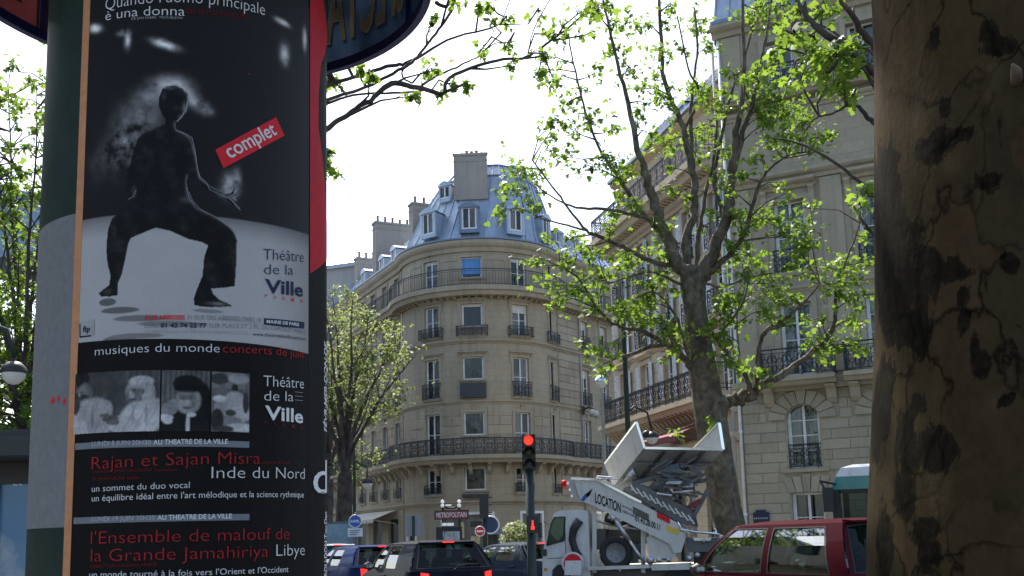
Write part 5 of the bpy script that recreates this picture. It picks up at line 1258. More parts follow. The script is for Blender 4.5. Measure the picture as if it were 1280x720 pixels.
ctext("DU 16 MAI AU 4 JUIN", 233, 18, 308, 25, 6, K_DIMRED, UP); ctext("DE JAN FABRE  TROUBLEYN", 165, 26, 228, 25, 3, K_MID, UP)
def logo(parent, dy, cA, cB, cC, y0=322):
    ctext("Théâtre", 328, y0+dy, 378, y0+3+dy, 14, cA, parent, -.012); ctext("de la", 329, y0+18+dy, 365, y0+19+dy, 13, cA, parent, -.012)
    ctext("Ville", 330, y0+41+dy, 377, y0+46+dy, 17, cB, parent, .022)
    for k, ch in enumerate("PARIS"): ctext(ch, 330+k*11, y0+47+dy+k*1.6, 333.2+k*11, y0+47.3+dy+k*1.6, 4, cC, parent)
    for k in range(3): stroke([(367, y0+7+k*5+dy), (377, y0+8+k*5+dy)], .002, K_MID, parent, .008, 'rule')
logo(UP, 0, K_NAVY, K_NAVY, K_BRIGHT, 325)
ctext("AUX ABBESSES", 181, 400, 231, 400, 5.5, K_BRIGHT, UP, .02); ctext("31 RUE DES ABBESSES PARIS 18", 234, 400, 325, 403, 5.5, K_GREY, UP, -.01)
ctext("LOC.", 181, 410, 198, 410, 5.5, K_GREY, UP); ctext("01 42 74 22 77", 201, 410, 258, 410, 5.5, K_NAVY, UP, .025); ctext("SUR PLACE ET 2 PL. DU CHÂTELET PARIS 4", 261, 410, 380, 418, 5.5, K_GREY, UP, -.01)
ctext("JEUNES (moins de 28 ans ou étudiant) 11,5 €", 181, 418, 310, 419, 5, K_MID, UP, -.01); ctext("www.theatredelaville-paris.com", 315, 420, 380, 426, 4.5, K_NAVY, UP)
flat('label_box', [(329, 398), (354, 400), (379, 403), (379, 411), (354, 409), (329, 406)], K_NAVY, UP, .0065); ctext("MAIRIE DE PARIS", 332, 404, 372, 408, 4, K_WHITE, UP, .02)
flat('logo_box', [(101, 403), (119, 400), (119, 419), (101, 422)], K_MID, UP, .0065); stroke([(101.5, 405), (101.5, 421.5), (115, 420)], .006, K_BLACK, UP, .0075, 'logo_corner'); ctext("fip", 105, 415.5, 114, 414.5, 7, K_BLACK, UP, .02)
flat('sticker', [(269, 188), (344, 147), (354, 170), (279, 211)], K_BRIGHT, UP, .008)
def tilted(s, ax, ay, bx, by, cap, mat, parent, bold=0.012, off=.010):
    t0, z0 = cyl(ax, ay); t1, z1 = cyl(bx, by); cu = bpy.data.curves.new('t', 'FONT'); cu.body = s; cu.size = 1; cu.offset = bold
    ob = bpy.data.objects.new('t', cu); me = bpy.data.meshes.new_from_object(ob); bpy.data.objects.remove(ob)
    co = np.zeros(len(me.vertices)*3, 'f'); me.vertices.foreach_get('co', co); co = co.reshape(-1, 3); L = math.hypot((t1-t0)*CR, z1-z0); d = ((t1-t0)*CR/L, (z1-z0)/L)
    u = (co[:, 0]-co[:, 0].min())*L/(co[:, 0].max()-co[:, 0].min()); v = co[:, 1]*(cyl(ax, ay-cap)[1]-z0)/.7
    X = u*d[0]-v*d[1]; Zz = z0+u*d[1]+v*d[0]; T = t0+X/CR; r = CR+off; w0 = parent_world(parent)
    me.vertices.foreach_set('co', np.stack([CC.x+r*np.sin(T)-w0.x, CC.y-r*np.cos(T)-w0.y, Zz-w0.z], -1).astype('f').ravel()); me.materials.clear(); me.materials.append(mat); me.update(); return link('lettering', me, parent)
tilted("complet", 287, 199, 345, 168, 17, K_WHITE, UP)
stroke([(310, 93), (311.5, 93)], .004, K_BRIGHT, UP)
# lower poster
zL0 = cyl(240, 760)[1]-.35
LP_ = sheet('poster', th_s0, th_s1, zL0, zA-.004, K_BLACK, .0035, label='black concert poster with a strip of four grey pictures')
ctext("musiques du monde", 120, 445, 274, 441, 11, K_WHITE, LP_, -.012); ctext("concerts de juin", 278, 441, 377, 448, 11, K_RED, LP_, -.012)
tp0, zt_ = cyl(150, 464); zb_ = cyl(200, 539)[1]
def img(px0, px1, draw, label):
    t0, t1 = cyl(px0, 500)[0], cyl(px1, 500)[0]; W = (t1-t0)*CR; H = zt_-zb_; nu, nv = max(40, int((px1-px0)*1.3)), 90
    U, V = np.meshgrid(np.linspace(0, 1, nu), np.linspace(0, 1, nv)); G = draw(U, 1-V, W/H); G = G*(.55+.9*vnoise(U*W*26+5, V*H*26, 1, 8, 5))*(1+.25*(.5-V)); k_ = np.array([.25, .5, .25]); G = np.apply_along_axis(lambda v: np.convolve(np.pad(v, 1, 'edge'), k_, 'valid'), 0, np.apply_along_axis(lambda v: np.convolve(np.pad(v, 1, 'edge'), k_, 'valid'), 1, G)); nn = vnoise(U*W*160, V*H*160, 1, 3, 2)
    G = np.clip(G*(.8+.4*nn), 0, 1); o = colour_sheet('picture', t0, zb_, W, H, np.stack([G, G*.99, G*1.0], -1), .006, LP_); o['label'] = label
def E_(G, U, V, cx, cy, rx, ry, v, asp, k=6): d = np.sqrt(((U-cx)*asp/rx)**2+((V-cy)/ry)**2); m_ = np.clip((1-d)*k, 0, 1); return G*(1-m_)+v*m_
def men(U, V, a):
    G = .065+.03*np.clip(np.sin(U*90)*(U > .62), 0, 1)+0*U
    for c in ((.10, .10, .16, .18, .02), (.14, .38, .18, .24, .11), (.11, .3, .14, .1, .16), (.1, .42, .16, .08, .035), (.2, .82, .45, .42, .34), (.3, .75, .3, .36, .30), (.05, .95, .25, .2, .4), (.02, .5, .1, .2, .05), (.42, .62, .12, .16, .30), (.78, .33, .24, .22, .24), (.80, .18, .22, .10, .42), (.74, .44, .16, .16, .13), (.70, .42, .05, .06, .30), (.88, .38, .12, .2, .30), (.80, .80, .36, .32, .44), (.95, .7, .22, .26, .40), (.62, .88, .3, .16, .36), (.47, .78, .16, .06, .09), (.40, .72, .10, .035, .1), (.5, .84, .12, .05, .12), (.72, .33, .04, .02, .07), (.69, .36, .025, .04, .36), (.72, .47, .06, .018, .06), (.82, .35, .03, .05, .12), (.79, .26, .2, .03, .30), (.1, .32, .04, .018, .05), (.07, .36, .02, .035, .24), (.1, .43, .05, .018, .05), (.25, .74, .03, .22, .20), (.86, .74, .03, .2, .28), (.72, .72, .025, .2, .30)): G = E_(G, U, V, *c, a)
    G = np.where(np.sin(U*55+V*18) > .93, G*.75, G); return G
def woman(U, V, a):
    G = .10+.03*np.sin(U*60)+0*U
    for c in ((.75, .85, .35, .5, .012), (.35, .95, .4, .3, .015), (.82, .55, .2, .4, .012), (.54, .22, .26, .16, .012), (.55, .5, .22, .24, .20), (.5, .56, .14, .16, .26), (.54, .30, .24, .07, .01), (.16, .64, .14, .12, .22), (.24, .55, .08, .08, .24), (.08, .78, .14, .06, .5), (.14, .84, .08, .05, .5), (.53, .62, .08, .025, .08), (.45, .45, .07, .05, .08), (.62, .45, .07, .05, .08), (.45, .45, .05, .035, .2), (.62, .45, .05, .035, .2), (.55, .9, .035, .2, .5), (.62, .73, .08, .04, .5), (.45, .45, .025, .022, .05), (.62, .45, .025, .022, .05), (.54, .53, .025, .05, .36), (.40, .55, .05, .05, .26), (.66, .56, .04, .06, .12), (.53, .35, .15, .02, .05)): G = E_(G, U, V, *c, a)
    return G
def band(U, V, a):
    G = .12+.06*(V < .28)*(np.sin(U*18) > 0)+0*U
    for c in ((.2, .12, .18, .1, .05), (.7, .1, .2, .1, .3), (.6, .27, .06, .08, .03), (.6, .5, .2, .2, .34), (.35, .62, .2, .2, .28), (.2, .45, .12, .06, .45), (.75, .7, .2, .15, .38), (.45, .82, .25, .1, .2), (.8, .92, .3, .08, .45), (.15, .8, .12, .2, .03), (.5, .68, .1, .06, .05), (.9, .5, .06, .2, .04), (.3, .95, .2, .06, .05)): G = E_(G, U, V, *c, a)
    return G
img(94.5, 200, men, 'grey picture of two seated men in white shirts'); img(202, 262, woman, 'grey picture of a person in a dark cap and glasses, chin on hand'); img(264, 311, band, 'grey picture of a seated group in white')
logo(LP_, 158, K_WHITE, K_WHITE, K_DIMRED, 325)
def bar(xa, ya, xb, yb, h):
    t0, z0 = cyl(xa, ya); t1 = cyl(xb, yb)[0]; zc = cyl((xa+xb)/2, (ya+yb)/2)[1]; hh = cyl(xa, ya-h)[1]-z0; sheet('title_bar', t0, t1, zc, zc+hh, K_GREY, .0055, LP_)
bar(95, 561, 311, 556, 8); ctext("LUNDI 5 JUIN 20H30", 116, 558, 189, 556, 6, K_SOFT, LP_, .0, .008); ctext("AU THEATRE DE LA VILLE", 192, 556, 284, 555, 6, K_WHITE, LP_, .02, .008)
ctext("Rajan et Sajan Misra", 116, 587, 324, 580, 16, K_RED, LP_, -.016); ctext("chant khyal", 326, 580, 360, 580, 4, K_DIMRED, LP_)
ctext("SANATAN BHATTACHARYA harmonium", 117, 592, 222, 589, 4, K_DIMRED, LP_); ctext("SUBHANKAR tabla", 117, 601, 174, 599, 4, K_DIMRED, LP_)
ctext("Inde du Nord", 264, 598, 379, 599, 15, K_WHITE, LP_, -.014); ctext("un sommet du duo vocal", 116, 615, 237, 610, 8, K_WHITE, LP_, -.006); ctext("un équilibre idéal entre l'art mélodique et la science rythmique", 116, 627, 378, 622, 8, K_WHITE, LP_, -.004)
bar(93, 655, 311, 649, 8); ctext("LUNDI 19 JUIN 20H30", 116, 652, 194, 650, 6, K_SOFT, LP_, .0, .008); ctext("AU THEATRE DE LA VILLE", 197, 650, 289, 648, 6, K_WHITE, LP_, .02, .008)
ctext("l'Ensemble de malouf de", 115, 680, 360, 674, 16, K_RED, LP_, -.016); ctext("la Grande Jamahiriya", 115, 702, 334, 696, 16, K_RED, LP_, -.016); ctext("Libye", 344, 695, 379, 694, 15, K_WHITE, LP_, -.014)
ctext("DIRECTION HASSAN ARAIBI", 115, 710, 196, 707, 4, K_DIMRED, LP_); ctext("un monde tourné à la fois vers l'Orient et l'Occident", 113, 722, 359, 715, 8, K_WHITE, LP_, -.004)
bar(92, 745, 311, 740, 8); ctext("Anoushka et la nuit", 116, 772, 320, 766, 16, K_RED, LP_, -.016)
# third poster wrapping round the right edge
th_r = th_s1+1.05; zr1 = cyl(395, 345)[1]; zr0 = cyl(387, 345)[1]
RP = sheet('poster', th_s1+.004, th_r, zL0, TOPZ+.1, K_BLACK, .0035, label='black and red poster wrapping round the right edge')
def redtop(): 
    P = [(386.5, 342), (386.5, -40), (397, -40), (404, 8), (407, 30), (408, 45), (406, 62), (400, 80), (397, 120), (397, 160), (401, 190), (405, 235), (407.3, 280), (407.3, 322)]
    return flat('red_shape', P, ink('ink_deep_red', (.42, .02, .03)), RP, .0055)
redtop()
ctext("d", 389.5, 618, 406.5, 616, 44, K_WHITE, RP, .0)
for s_, y in (("DEMI", 540), ("LE BAR", 470), ("FEVR", 530)): pass
def vtext(s, px, py0, py1, mat, wpx):
    t0, z0 = cyl(px, py0); _, z1 = cyl(px, py1); cu = bpy.data.curves.new('t', 'FONT'); cu.body = s; cu.size = 1; cu.offset = .02
    ob = bpy.data.objects.new('t', cu); me = bpy.data.meshes.new_from_object(ob); bpy.data.objects.remove(ob)
    co = np.zeros(len(me.vertices)*3, 'f'); me.vertices.foreach_get('co', co); co = co.reshape(-1, 3)
    z = z0+(co[:, 0]-co[:, 0].min())*(z1-z0)/(co[:, 0].max()-co[:, 0].min()); T = t0-co[:, 1]*wpx/.7; r = CR+.006; w0 = parent_world(RP)
    me.vertices.foreach_set('co', np.stack([CC.x+r*np.sin(T)-w0.x, CC.y-r*np.cos(T)-w0.y, z-w0.z], -1).astype('f').ravel()); me.materials.clear(); me.materials.append(mat); link('lettering', me, RP)
vtext("FÉVR·MER·DON·DE", 407, 540, 430, K_WHITE, .13); vtext("ROU·DON·Tou·Dan", 407, 720, 640, K_WHITE, .13)

# canopy ring of painted glass above the drum
RR, zc0, zc1 = 1.27, 0, 0
rb = ray(412, 86); aq = rb.x**2+1; bq = -2*(rb.x*CC.x+CC.y); cq = CC.length_squared-RR*RR; tt = (-bq+math.sqrt(bq*bq-4*aq*cq))/2/aq; zc0 = (E0+rb*tt).z
zc1 = zc0+.85
def painted_glass(name, col, var=.35, fac=.6):
    m, t, b = new_mat(name); c = ramp(t, noise(t, 5, 5, .65, wcoords(t)), [(.3, [x*(1-var) for x in col]), (.7, [x*(1+var) for x in col])]); t.links.new(c, b.inputs['Base Color']); b.inputs['Roughness'].default_value = .45
    tl = nd(t, 'ShaderNodeBsdfTranslucent'); t.links.new(c, tl.inputs[0]); mx = nd(t, 'ShaderNodeMixShader'); mx.inputs[0].default_value = fac; t.links.new(b.outputs[0], mx.inputs[1]); t.links.new(tl.outputs[0], mx.inputs[2]); t.links.new(mx.outputs[0], t.nodes['Material Output'].inputs[0]); return m
M['glass_blue'] = painted_glass('painted_blue', (.012, .022, .040)); M['glass_red'] = painted_glass('painted_red', (.05, .012, .014)); M['gold'] = painted_glass('painted_gold', (.88, .74, .50), .15, .8)
def rp_(th, z, r): return Vector((CC.x+r*math.sin(th), CC.y-r*math.cos(th), z))
q = MB(); q.lathe([(RR+.012, zc0-.03), (RR+.012, zc0+.03), (RR-.03, zc0+.03), (RR-.03, zc0-.03), (RR+.012, zc0-.03)], 96, 0, (CC.x, CC.y, 0)); q.lathe([(RR+.015, zc1-.03), (RR+.03, zc1+.06), (RR-.03, zc1+.06), (RR-.03, zc1-.03), (RR+.015, zc1-.03)], 96, 0, (CC.x, CC.y, 0))
for k in range(6): th = math.radians(60*k+180); q.beam(rp_(th, zc0, RR), rp_(th, zc1, RR), .05, .05); q.beam(rp_(th, zc1, RR), rp_(th, zc1, CR), .05, .06)
q.build('ring_frame', plain('frame_blue', (.012, .02, .10), .4, .1), COLM)
for k in range(6):
    a0, a1 = math.radians(60*k+180+1.3), math.radians(60*(k+1)+180-1.3); q = MB(); n = 16
    for j in range(n):
        a, b_ = a0+(a1-a0)*j/n, a0+(a1-a0)*(j+1)/n
        for r_ in (RR-.006,): q.poly([rp_(a, zc0+.03, r_), rp_(b_, zc0+.03, r_), rp_(b_, zc1-.03, r_), rp_(a, zc1-.03, r_)])
    red = k in (0, 1, 2); pn_ = q.build('sign_panel', M['glass_red'] if red else M['glass_blue'], COLM, True)
    cu = bpy.data.curves.new('t', 'FONT'); cu.body = "THEATRE" if red else "SPECTACLES"; cu.size = 1; cu.offset = .012; cu.extrude = .009
    ob = bpy.data.objects.new('t', cu); me = bpy.data.meshes.new_from_object(ob); bpy.data.objects.remove(ob)
    co = np.zeros(len(me.vertices)*3, 'f'); me.vertices.foreach_get('co', co); co = co.reshape(-1, 3); w_ = co[:, 0].max()-co[:, 0].min()
    f = (co[:, 0]-co[:, 0].min())/w_; T = a0+.04+(a1-a0-.08)*f; z = zc0+.17+co[:, 1]*.72; r = RR-.006-np.sign(co[:, 2])*-.011; w0 = parent_world(pn_)
    me.vertices.foreach_set('co', np.stack([CC.x+r*np.sin(T)-w0.x, CC.y-r*np.cos(T)-w0.y, z-w0.z], -1).astype('f').ravel()); me.materials.clear(); me.materials.append(M['gold']); link('lettering', me, pn_)
q = MB(); q.lathe([(RR+.05, zc1+.06), (RR+.08, zc1+.12), (RR-.1, zc1+.3), (.8, zc1+.75), (.55, zc1+1.15), (.2, zc1+1.4), (.12, zc1+1.6), (0, zc1+1.8)], 64, 0, (CC.x, CC.y, 0)); q.lathe([(RR+.05, zc1+.055), (CR, zc1+.055)], 64, 0, (CC.x, CC.y, 0)); pass
q.build('dome', M['col_green'], COLM, 'auto')

# ------------------------------------------------------------------ cars
M['tyre'] = M['rubber']
M['lamp_red'] = plain('lamp_red', (.45, .01, .012), .2, emit=((1, .02, .02), .15))
M['lamp_lit'] = plain('lamp_lit', (.8, .05, .05), .2, emit=((1, .03, .02), .55))
M['plate_yellow'] = plain('plate_yellow', (.60, .42, .04), .4)
M['plastic'] = plain('plastic', (.03, .03, .032), .6, bumpy=.1)
M['seat_cloth'] = plain('seat_cloth', (.06, .06, .065), .9)
def paint_mat(name, col):
    m, t, b = new_mat(name); n = noise(t, 2, 4, .6, wcoords(t)); n2 = noise(t, 300, 2, .5, wcoords(t))
    c = ramp(t, n2, [(.3, [x*.85 for x in col]), (.7, [min(1, x*1.2) for x in col])]); c = mixc(t, ramp(t, n, [(.45, (0, 0, 0)), (.8, (.07,)*3)]), c, (.16, .15, .135))
    t.links.new(c, b.inputs['Base Color']); b.inputs['Metallic'].default_value = 0; b.inputs['Roughness'].default_value = .4; b.inputs['IOR'].default_value = 1.22; b.inputs['Specular IOR Level'].default_value = .12; b.inputs['Coat Weight'].default_value = .10; b.inputs['Coat Roughness'].default_value = .05; return m
def sm(a, b_, x): t = min(1, max(0, (x-a)/(b_-a))); return t*t*(3-2*t)
def make_car(name, label, paint, loc, heading, L=3.8, W=1.64, H=1.42, kind='hatch', st_=None, lit=True, group='cars waiting in the street'):
    """x forward, y left; built with body, glazing, lights, wheels and a cabin one can see into"""
    root = empty(name, loc, label, 'car', group, heading)
    def B(mb, nm, mat, par=root, sm_=False, lab=None): return link(nm, mb.mesh(nm, mat, sm_), par, label=lab)
    hw, x0, x1, bz = W/2, -L/2, L/2, .90
    xb = [x1-.95, .12 if kind != 'sedan' else .0, -.78, x0+.14]        # belt stations: screen base, B pillar, C pillar, tail
    xr = [.42, .06, -.72, x0+.52]
    if kind == 'sedan': xb = [x1-1.15, .0, -.85, x0+.75]; xr = [.30, -.05, -.75, x0+1.25]
    if kind == 'mini': xb = [x1-.62, .02, -.62, x0+.10]; xr = [.36, -.02, -.58, x0+.42]
    if st_: xb, xr = st_
    wx = (x0+.62, x1-.72); wr = .29
    def half(x, f=1.0): e = max(0, abs(x)-(L/2-.5))/.5; return hw*(1-.20*e*e)*f
    def ztop(x):
        if x > xb[0]: t = (x-xb[0])/(x1-xb[0]); return bz-.02-.22*t**1.6-.12*max(0, t-.85)/.15
        if kind == 'sedan' and x < xb[3]: return bz+.04-.06*((xb[3]-x)/(xb[3]-x0))
        return bz+.02*sm(x0, 0, x)
    def zbot(x):
        z = .24+.08*max(0, abs(x)-(L/2-.4))/.4
        for c in wx:
            if abs(x-c) < wr+.06: z = max(z, .29+math.sqrt(max(0, (wr+.06)**2-(x-c)**2)))
        return z
    xs = sorted({round(x0+L*i/60, 4) for i in range(61)} | {round(c+s*(wr+.06)*k, 4) for c in wx for s in (-1, 1) for k in (1, .97, .9, .75)})
    body = MB(); rows = 7
    for sgn in (1, -1):
        base = len(body.v)
        for x in xs:
            zb, zt = zbot(x), ztop(x)
            for r in range(rows):
                v = r/(rows-1); z = zb+(zt-zb)*v; zz = (z-.24)/(bz-.24)
                y = half(x)*(1-.09*(1-min(1, zz/.35))**2-.055*max(0, (zz-.6)/.4)**2)+(.012 if .50 < zz < .62 else 0)
                body.v.append((x, sgn*y, z))
        for i in range(len(xs)-1):
            for r in range(rows-1):
                a = base+i*rows+r; f = [a, a+rows, a+rows+1, a+1]; body.f.append(f if sgn > 0 else f[::-1]); body.m.append(0); body.uv += [(0, 0)]*4
    for i in range(len(xs)-1):      # top deck, nose and tail
        a, b_ = xs[i], xs[i+1]
        if b_ <= xb[3]+.001 and kind != 'sedan': pass
        if a >= xb[0]-.05 or (kind == 'sedan' and b_ <= xb[3]+.05):
            ya, yb = half(a)*.945, half(b_)*.945; n = 6
            for k in range(n):
                f0, f1 = -1+2*k/n, -1+2*(k+1)/n; cr = lambda f: .035*(1-f*f)
                body.poly([(a, ya*f0, ztop(a)+cr(f0)), (b_, yb*f0, ztop(b_)+cr(f0)), (b_, yb*f1, ztop(b_)+cr(f1)), (a, ya*f1, ztop(a)+cr(f1))])
    for e, s in ((x0, -1), (x1, 1)):
        zb, zt = zbot(e), ztop(e); y = half(e); n = 8
        for k in range(n):
            f0, f1 = -1+2*k/n, -1+2*(k+1)/n; bl = lambda f: s*.05*(1-f*f)
            for za, zc in ((zb, .48), (.48, zt)): body.poly([(e+bl(f0), y*f0*.96, za), (e+bl(f1), y*f1*.96, za), (e+bl(f1), y*f1*.95, zc), (e+bl(f0), y*f0*.95, zc)])
        body.poly([(e+s*.05*(1-(-1+2*k/n)**2), y*(-1+2*k/n)*.95, zt) for k in range(n+1)])
    # greenhouse
    yb_, yr_, zr = hw*.945, hw*.70, H-.045
    def side(x_b, x_r, v, sgn): bow = .035*math.sin(math.pi*v); return Vector((x_b+(x_r-x_b)*(v**1.7 if x_b-x_r > .3 else v), sgn*(yb_+(yr_-yb_)*v+bow), (bz-.01)+(zr-bz+.01)*v))
    G = MB(); rub = MB(); glass = []
    def patch(mb, a, b_, v0, v1, sgn, off=0.0, n=5):
        """a,b_ = (belt x, roof x)"""
        for k in range(n):
            w0, w1 = v0+(v1-v0)*k/n, v0+(v1-v0)*(k+1)/n
            P = [side(a[0], a[1], w0, sgn), side(b_[0], b_[1], w0, sgn), side(b_[0], b_[1], w1, sgn), side(a[0], a[1], w1, sgn)]
            for p in P: p.y += sgn*off
            mb.poly(P if sgn < 0 else P[::-1])
    pw = .055
    st = list(zip(xb, xr))
    for sgn in (1, -1):
        edges = []
        for i, (b0, r0) in enumerate(st):
            wdt = pw*1.3 if i in (0,) else (.10 if i == 1 else (.16 if i == 2 else .12))
            if i == 2 and kind in ('hatch', 'sedan'): wdt = .12
            edges.append(((b0+(wdt/2 if 0 < i < 3 else 0), r0+(wdt/2 if 0 < i < 3 else 0)), (b0-(wdt/2 if 0 < i < 3 else wdt), r0-(wdt/2 if 0 < i < 3 else wdt)) if i < 3 else (b0+wdt, r0+wdt)))
        # pillars
        patch(G, (st[0][0], st[0][1]), edges[0][1], 0, 1, sgn); patch(G, edges[1][0], edges[1][1], 0, 1, sgn); patch(G, edges[2][0], edges[2][1], 0, 1, sgn); patch(G, edges[3][1], st[3], 0, 1, sgn)
        third = (edges[2][1], edges[3][1])
        spans = [(edges[0][1], edges[1][0], True), (edges[1][1], edges[2][0], True), (third[0], third[1], kind == 'sedan' or kind == 'mini')]
        for a, b_, isg in spans:
            if isg:
                # rounded corners of the opening
                Ln = abs(a[0]-b_[0]) or 1; ru, rv = min(.45, .11/Ln), .20
                def SP_(u, v): return side(a[0]+(b_[0]-a[0])*u, a[1]+(b_[1]-a[1])*u, v, sgn)+Vector((0, sgn*.001, 0))
                for cu_, cv_, su, sv in ((0, .94, 1, -1), (1, .94, -1, -1), (0, .07, 1, 1), (1, .07, -1, 1)):
                    fan = [SP_(cu_, cv_)]+[SP_(cu_+su*ru*(1-math.sin(t_)), cv_+sv*rv*(1-math.cos(t_))) for t_ in [math.pi/2*k/5 for k in range(6)]]; G.poly(fan)
                patch(G, a, b_, .94, 1, sgn); patch(G, a, b_, 0, .07, sgn); g = MB(); patch(g, a, b_, .07, .94, sgn, -.012); glass.append(g)
                for v0, v1 in ((.07, .09), (.92, .94)): patch(rub, a, b_, v0, v1, sgn, .002, 1)
                patch(rub, a, (a[0]-.02, a[1]-.02), .07, .94, sgn, .002); patch(rub, (b_[0]+.02, b_[1]+.02), b_, .07, .94, sgn, .002)
            else: patch(G, a, b_, 0, 1, sgn)
    # roof with crown, header rails
    nx, ny = 12, 8
    def roof(x, f): c = .055*(1-abs(f)**2.6); e = max(0, (x-xr[0]+.25)/.25)**2*.035 if x > xr[0]-.25 else (max(0, (xr[3]+.25-x)/.25)**2*.02 if x < xr[3]+.25 else 0); return Vector((x, f*yr_, zr+c-e*(1-.0*f)*(1-abs(f)**3)))
    for i in range(nx):
        a, b_ = xr[0]+(xr[3]-xr[0])*i/nx, xr[0]+(xr[3]-xr[0])*(i+1)/nx
        for k in range(ny): f0, f1 = -1+2*k/ny, -1+2*(k+1)/ny; G.poly([roof(b_, f0), roof(a, f0), roof(a, f1), roof(b_, f1)])
    def screen(xbase, xtop, v0, v1, f0, f1, mb, zb_=bz-.01, n=8, bulge=.06, off=0.0):
        sg = 1 if xbase > 0 else -1
        for k in range(n):
            g0, g1 = f0+(f1-f0)*k/n, f0+(f1-f0)*(k+1)/n; P = []
            for f, v in ((g0, v0), (g1, v0), (g1, v1), (g0, v1)):
                y = f*(yb_+(yr_-yb_)*v+.035*math.sin(math.pi*v)*abs(f)); z = zb_+(roof(xtop, f).z-zb_)*v; P.append(Vector((xbase+(xtop-xbase)*(v**1.7 if abs(xbase-xtop) > .3 and sg > 0 else v)+sg*bulge*(1-f*f)*(1-v)+sg*off, y, z)))
            mb.poly(P if sg > 0 else P[::-1])
    for xbase, xtop, tail in ((xb[0], xr[0], False), (xb[3], xr[3], True)):
        g = MB(); screen(xbase, xtop, .10 if tail else .03, .93, -.90, .90, g, off=-.012); glass.append(g)
        screen(xbase, xtop, .93, 1, -1, 1, G); screen(xbase, xtop, 0, .10 if tail else .03, -1, 1, G); screen(xbase, xtop, 0, 1, -1, -.90, G, n=1); screen(xbase, xtop, 0, 1, .90, 1, G, n=1)
        for v0, v1 in ((.10 if tail else .03, .13 if tail else .06), (.90, .93)): screen(xbase, xtop, v0, v1, -.90, .90, rub, off=.002)
        for a, b_ in ((-.90, -.87), (.87, .90)): screen(xbase, xtop, .1, .93, a, b_, rub, n=1, off=.002)
    if kind != 'sedan':       # tailgate between glass and bumper: joins the tail of the body
        n = 8
        for k in range(n):
            f0, f1 = -1+2*k/n, -1+2*(k+1)/n; P = lambda f: Vector((xb[3]-.06*(1-f*f), f*yb_, bz-.01)); Q = lambda f: Vector((x0-.05*(1-f*f), f*half(x0)*.95, ztop(x0))); body.poly([P(f0), P(f1), Q(f1), Q(f0)])
        for sgn in (1, -1): body.poly([(xb[3], sgn*yb_, bz-.01), (x0, sgn*half(x0)*.95, ztop(x0)), (x0+.3, sgn*half(x0+.3)*.945, ztop(x0+.3)-.02)])
    bo = B(body, 'body', paint, sm_='auto'); B(G, 'cabin', paint, sm_='auto'); B(rub, 'window_seal', M['rubber'])['kind'] = 'stuff'
    for g in glass: B(g, 'window', M['car_glass'])
    # cabin interior
    q = MB(); q.box(x0+.3, x1-.9, -hw*.8, hw*.8, .45, .52); q.box(xb[0]-.35, xb[0]-.05, -hw*.85, hw*.85, .6, bz+.02); q.box(xb[3]+.1, xb[3]+.5, -hw*.8, hw*.8, .7, bz-.05); B(q, 'interior', M['plastic'])
    for sx, ys in ((.15, (-.36, .36)), (-.75, (-.36, .36))):
        for y in ys:
            q = MB(); q.tube([(sx+.05, y, .52), (sx-.06, y, .8), (sx-.16, y, 1.08)], [.22, .20, .16], 10); q.tube([(sx-.16, y, 1.05), (sx-.19, y, 1.14)], [.03, .03], 6); q.tube([(sx-.19, y-.09, 1.19), (sx-.19, y+.09, 1.19)], [.075, .075], 10); B(q, 'seat', M['seat_cloth'], sm_='auto')
    q = MB(); P = [(xb[0]-.48+.05*math.sin(t)*.6, .36+.18*math.cos(t), .92+.16*math.sin(t)) for t in [2*math.pi*k/16 for k in range(17)]]; q.tube(P, .014, 6); B(q, 'steering_wheel', M['plastic'])
    q = MB(); q.tube([(xr[0]-.05, 0, zr-.02), (xr[0]+.03, 0, zr-.1)], .012, 6); q.box(xr[0]+.02, xr[0]+.05, -.11, .11, zr-.16, zr-.09); B(q, 'rear_view_mirror', M['plastic'])
    # wheels
    for c in wx:
        for sgn in (1, -1):
            q = MB(); q.cyl((c, sgn*(hw-.11), .29), (0, 1, 0), wr, .19, 28); w_ = B(q, 'wheel', M['tyre'], sm_='auto')
            q = MB(); q.cyl((c, sgn*(hw-.015), .29), (0, 1, 0), .18, .012, 20)
            for k in range(8): t = k*math.pi/4; q.beam((c+.05*math.cos(t), sgn*(hw-.006), .29+.05*math.sin(t)), (c+.17*math.cos(t), sgn*(hw-.006), .29+.17*math.sin(t)), .03, .012, up=(0, 1, 0))
            B(q, 'hubcap', M['steel'], w_)
    q = MB()
    for c in wx: q.box(c-.34, c+.34, -hw+.25, hw-.25, .2, .75)
    q.box(x0+.2, x1-.2, -hw*.85, hw*.85, .2, .42); B(q, 'underside', M['dark'])
    # bumpers, lights, plate, mirrors, handles, shut lines
    for e, s in ((x0, -1), (x1, 1)):
        q = MB(); n = 10
        for k in range(n):
            f0, f1 = -1+2*k/n, -1+2*(k+1)/n; X = lambda f: e+s*(.085-.10*f*f); y = half(e)*1.03
            q.box(0, 1, 0, 1, 0, 1, 0, lambda p: Vector((X(f0)*(1-p.y)+X(f1)*p.y-s*.14*(1-p.x), y*(f0+(f1-f0)*p.y), .30+.24*p.z)))
        B(q, 'bumper', paint if s < 0 or True else M['plastic'], sm_='auto')
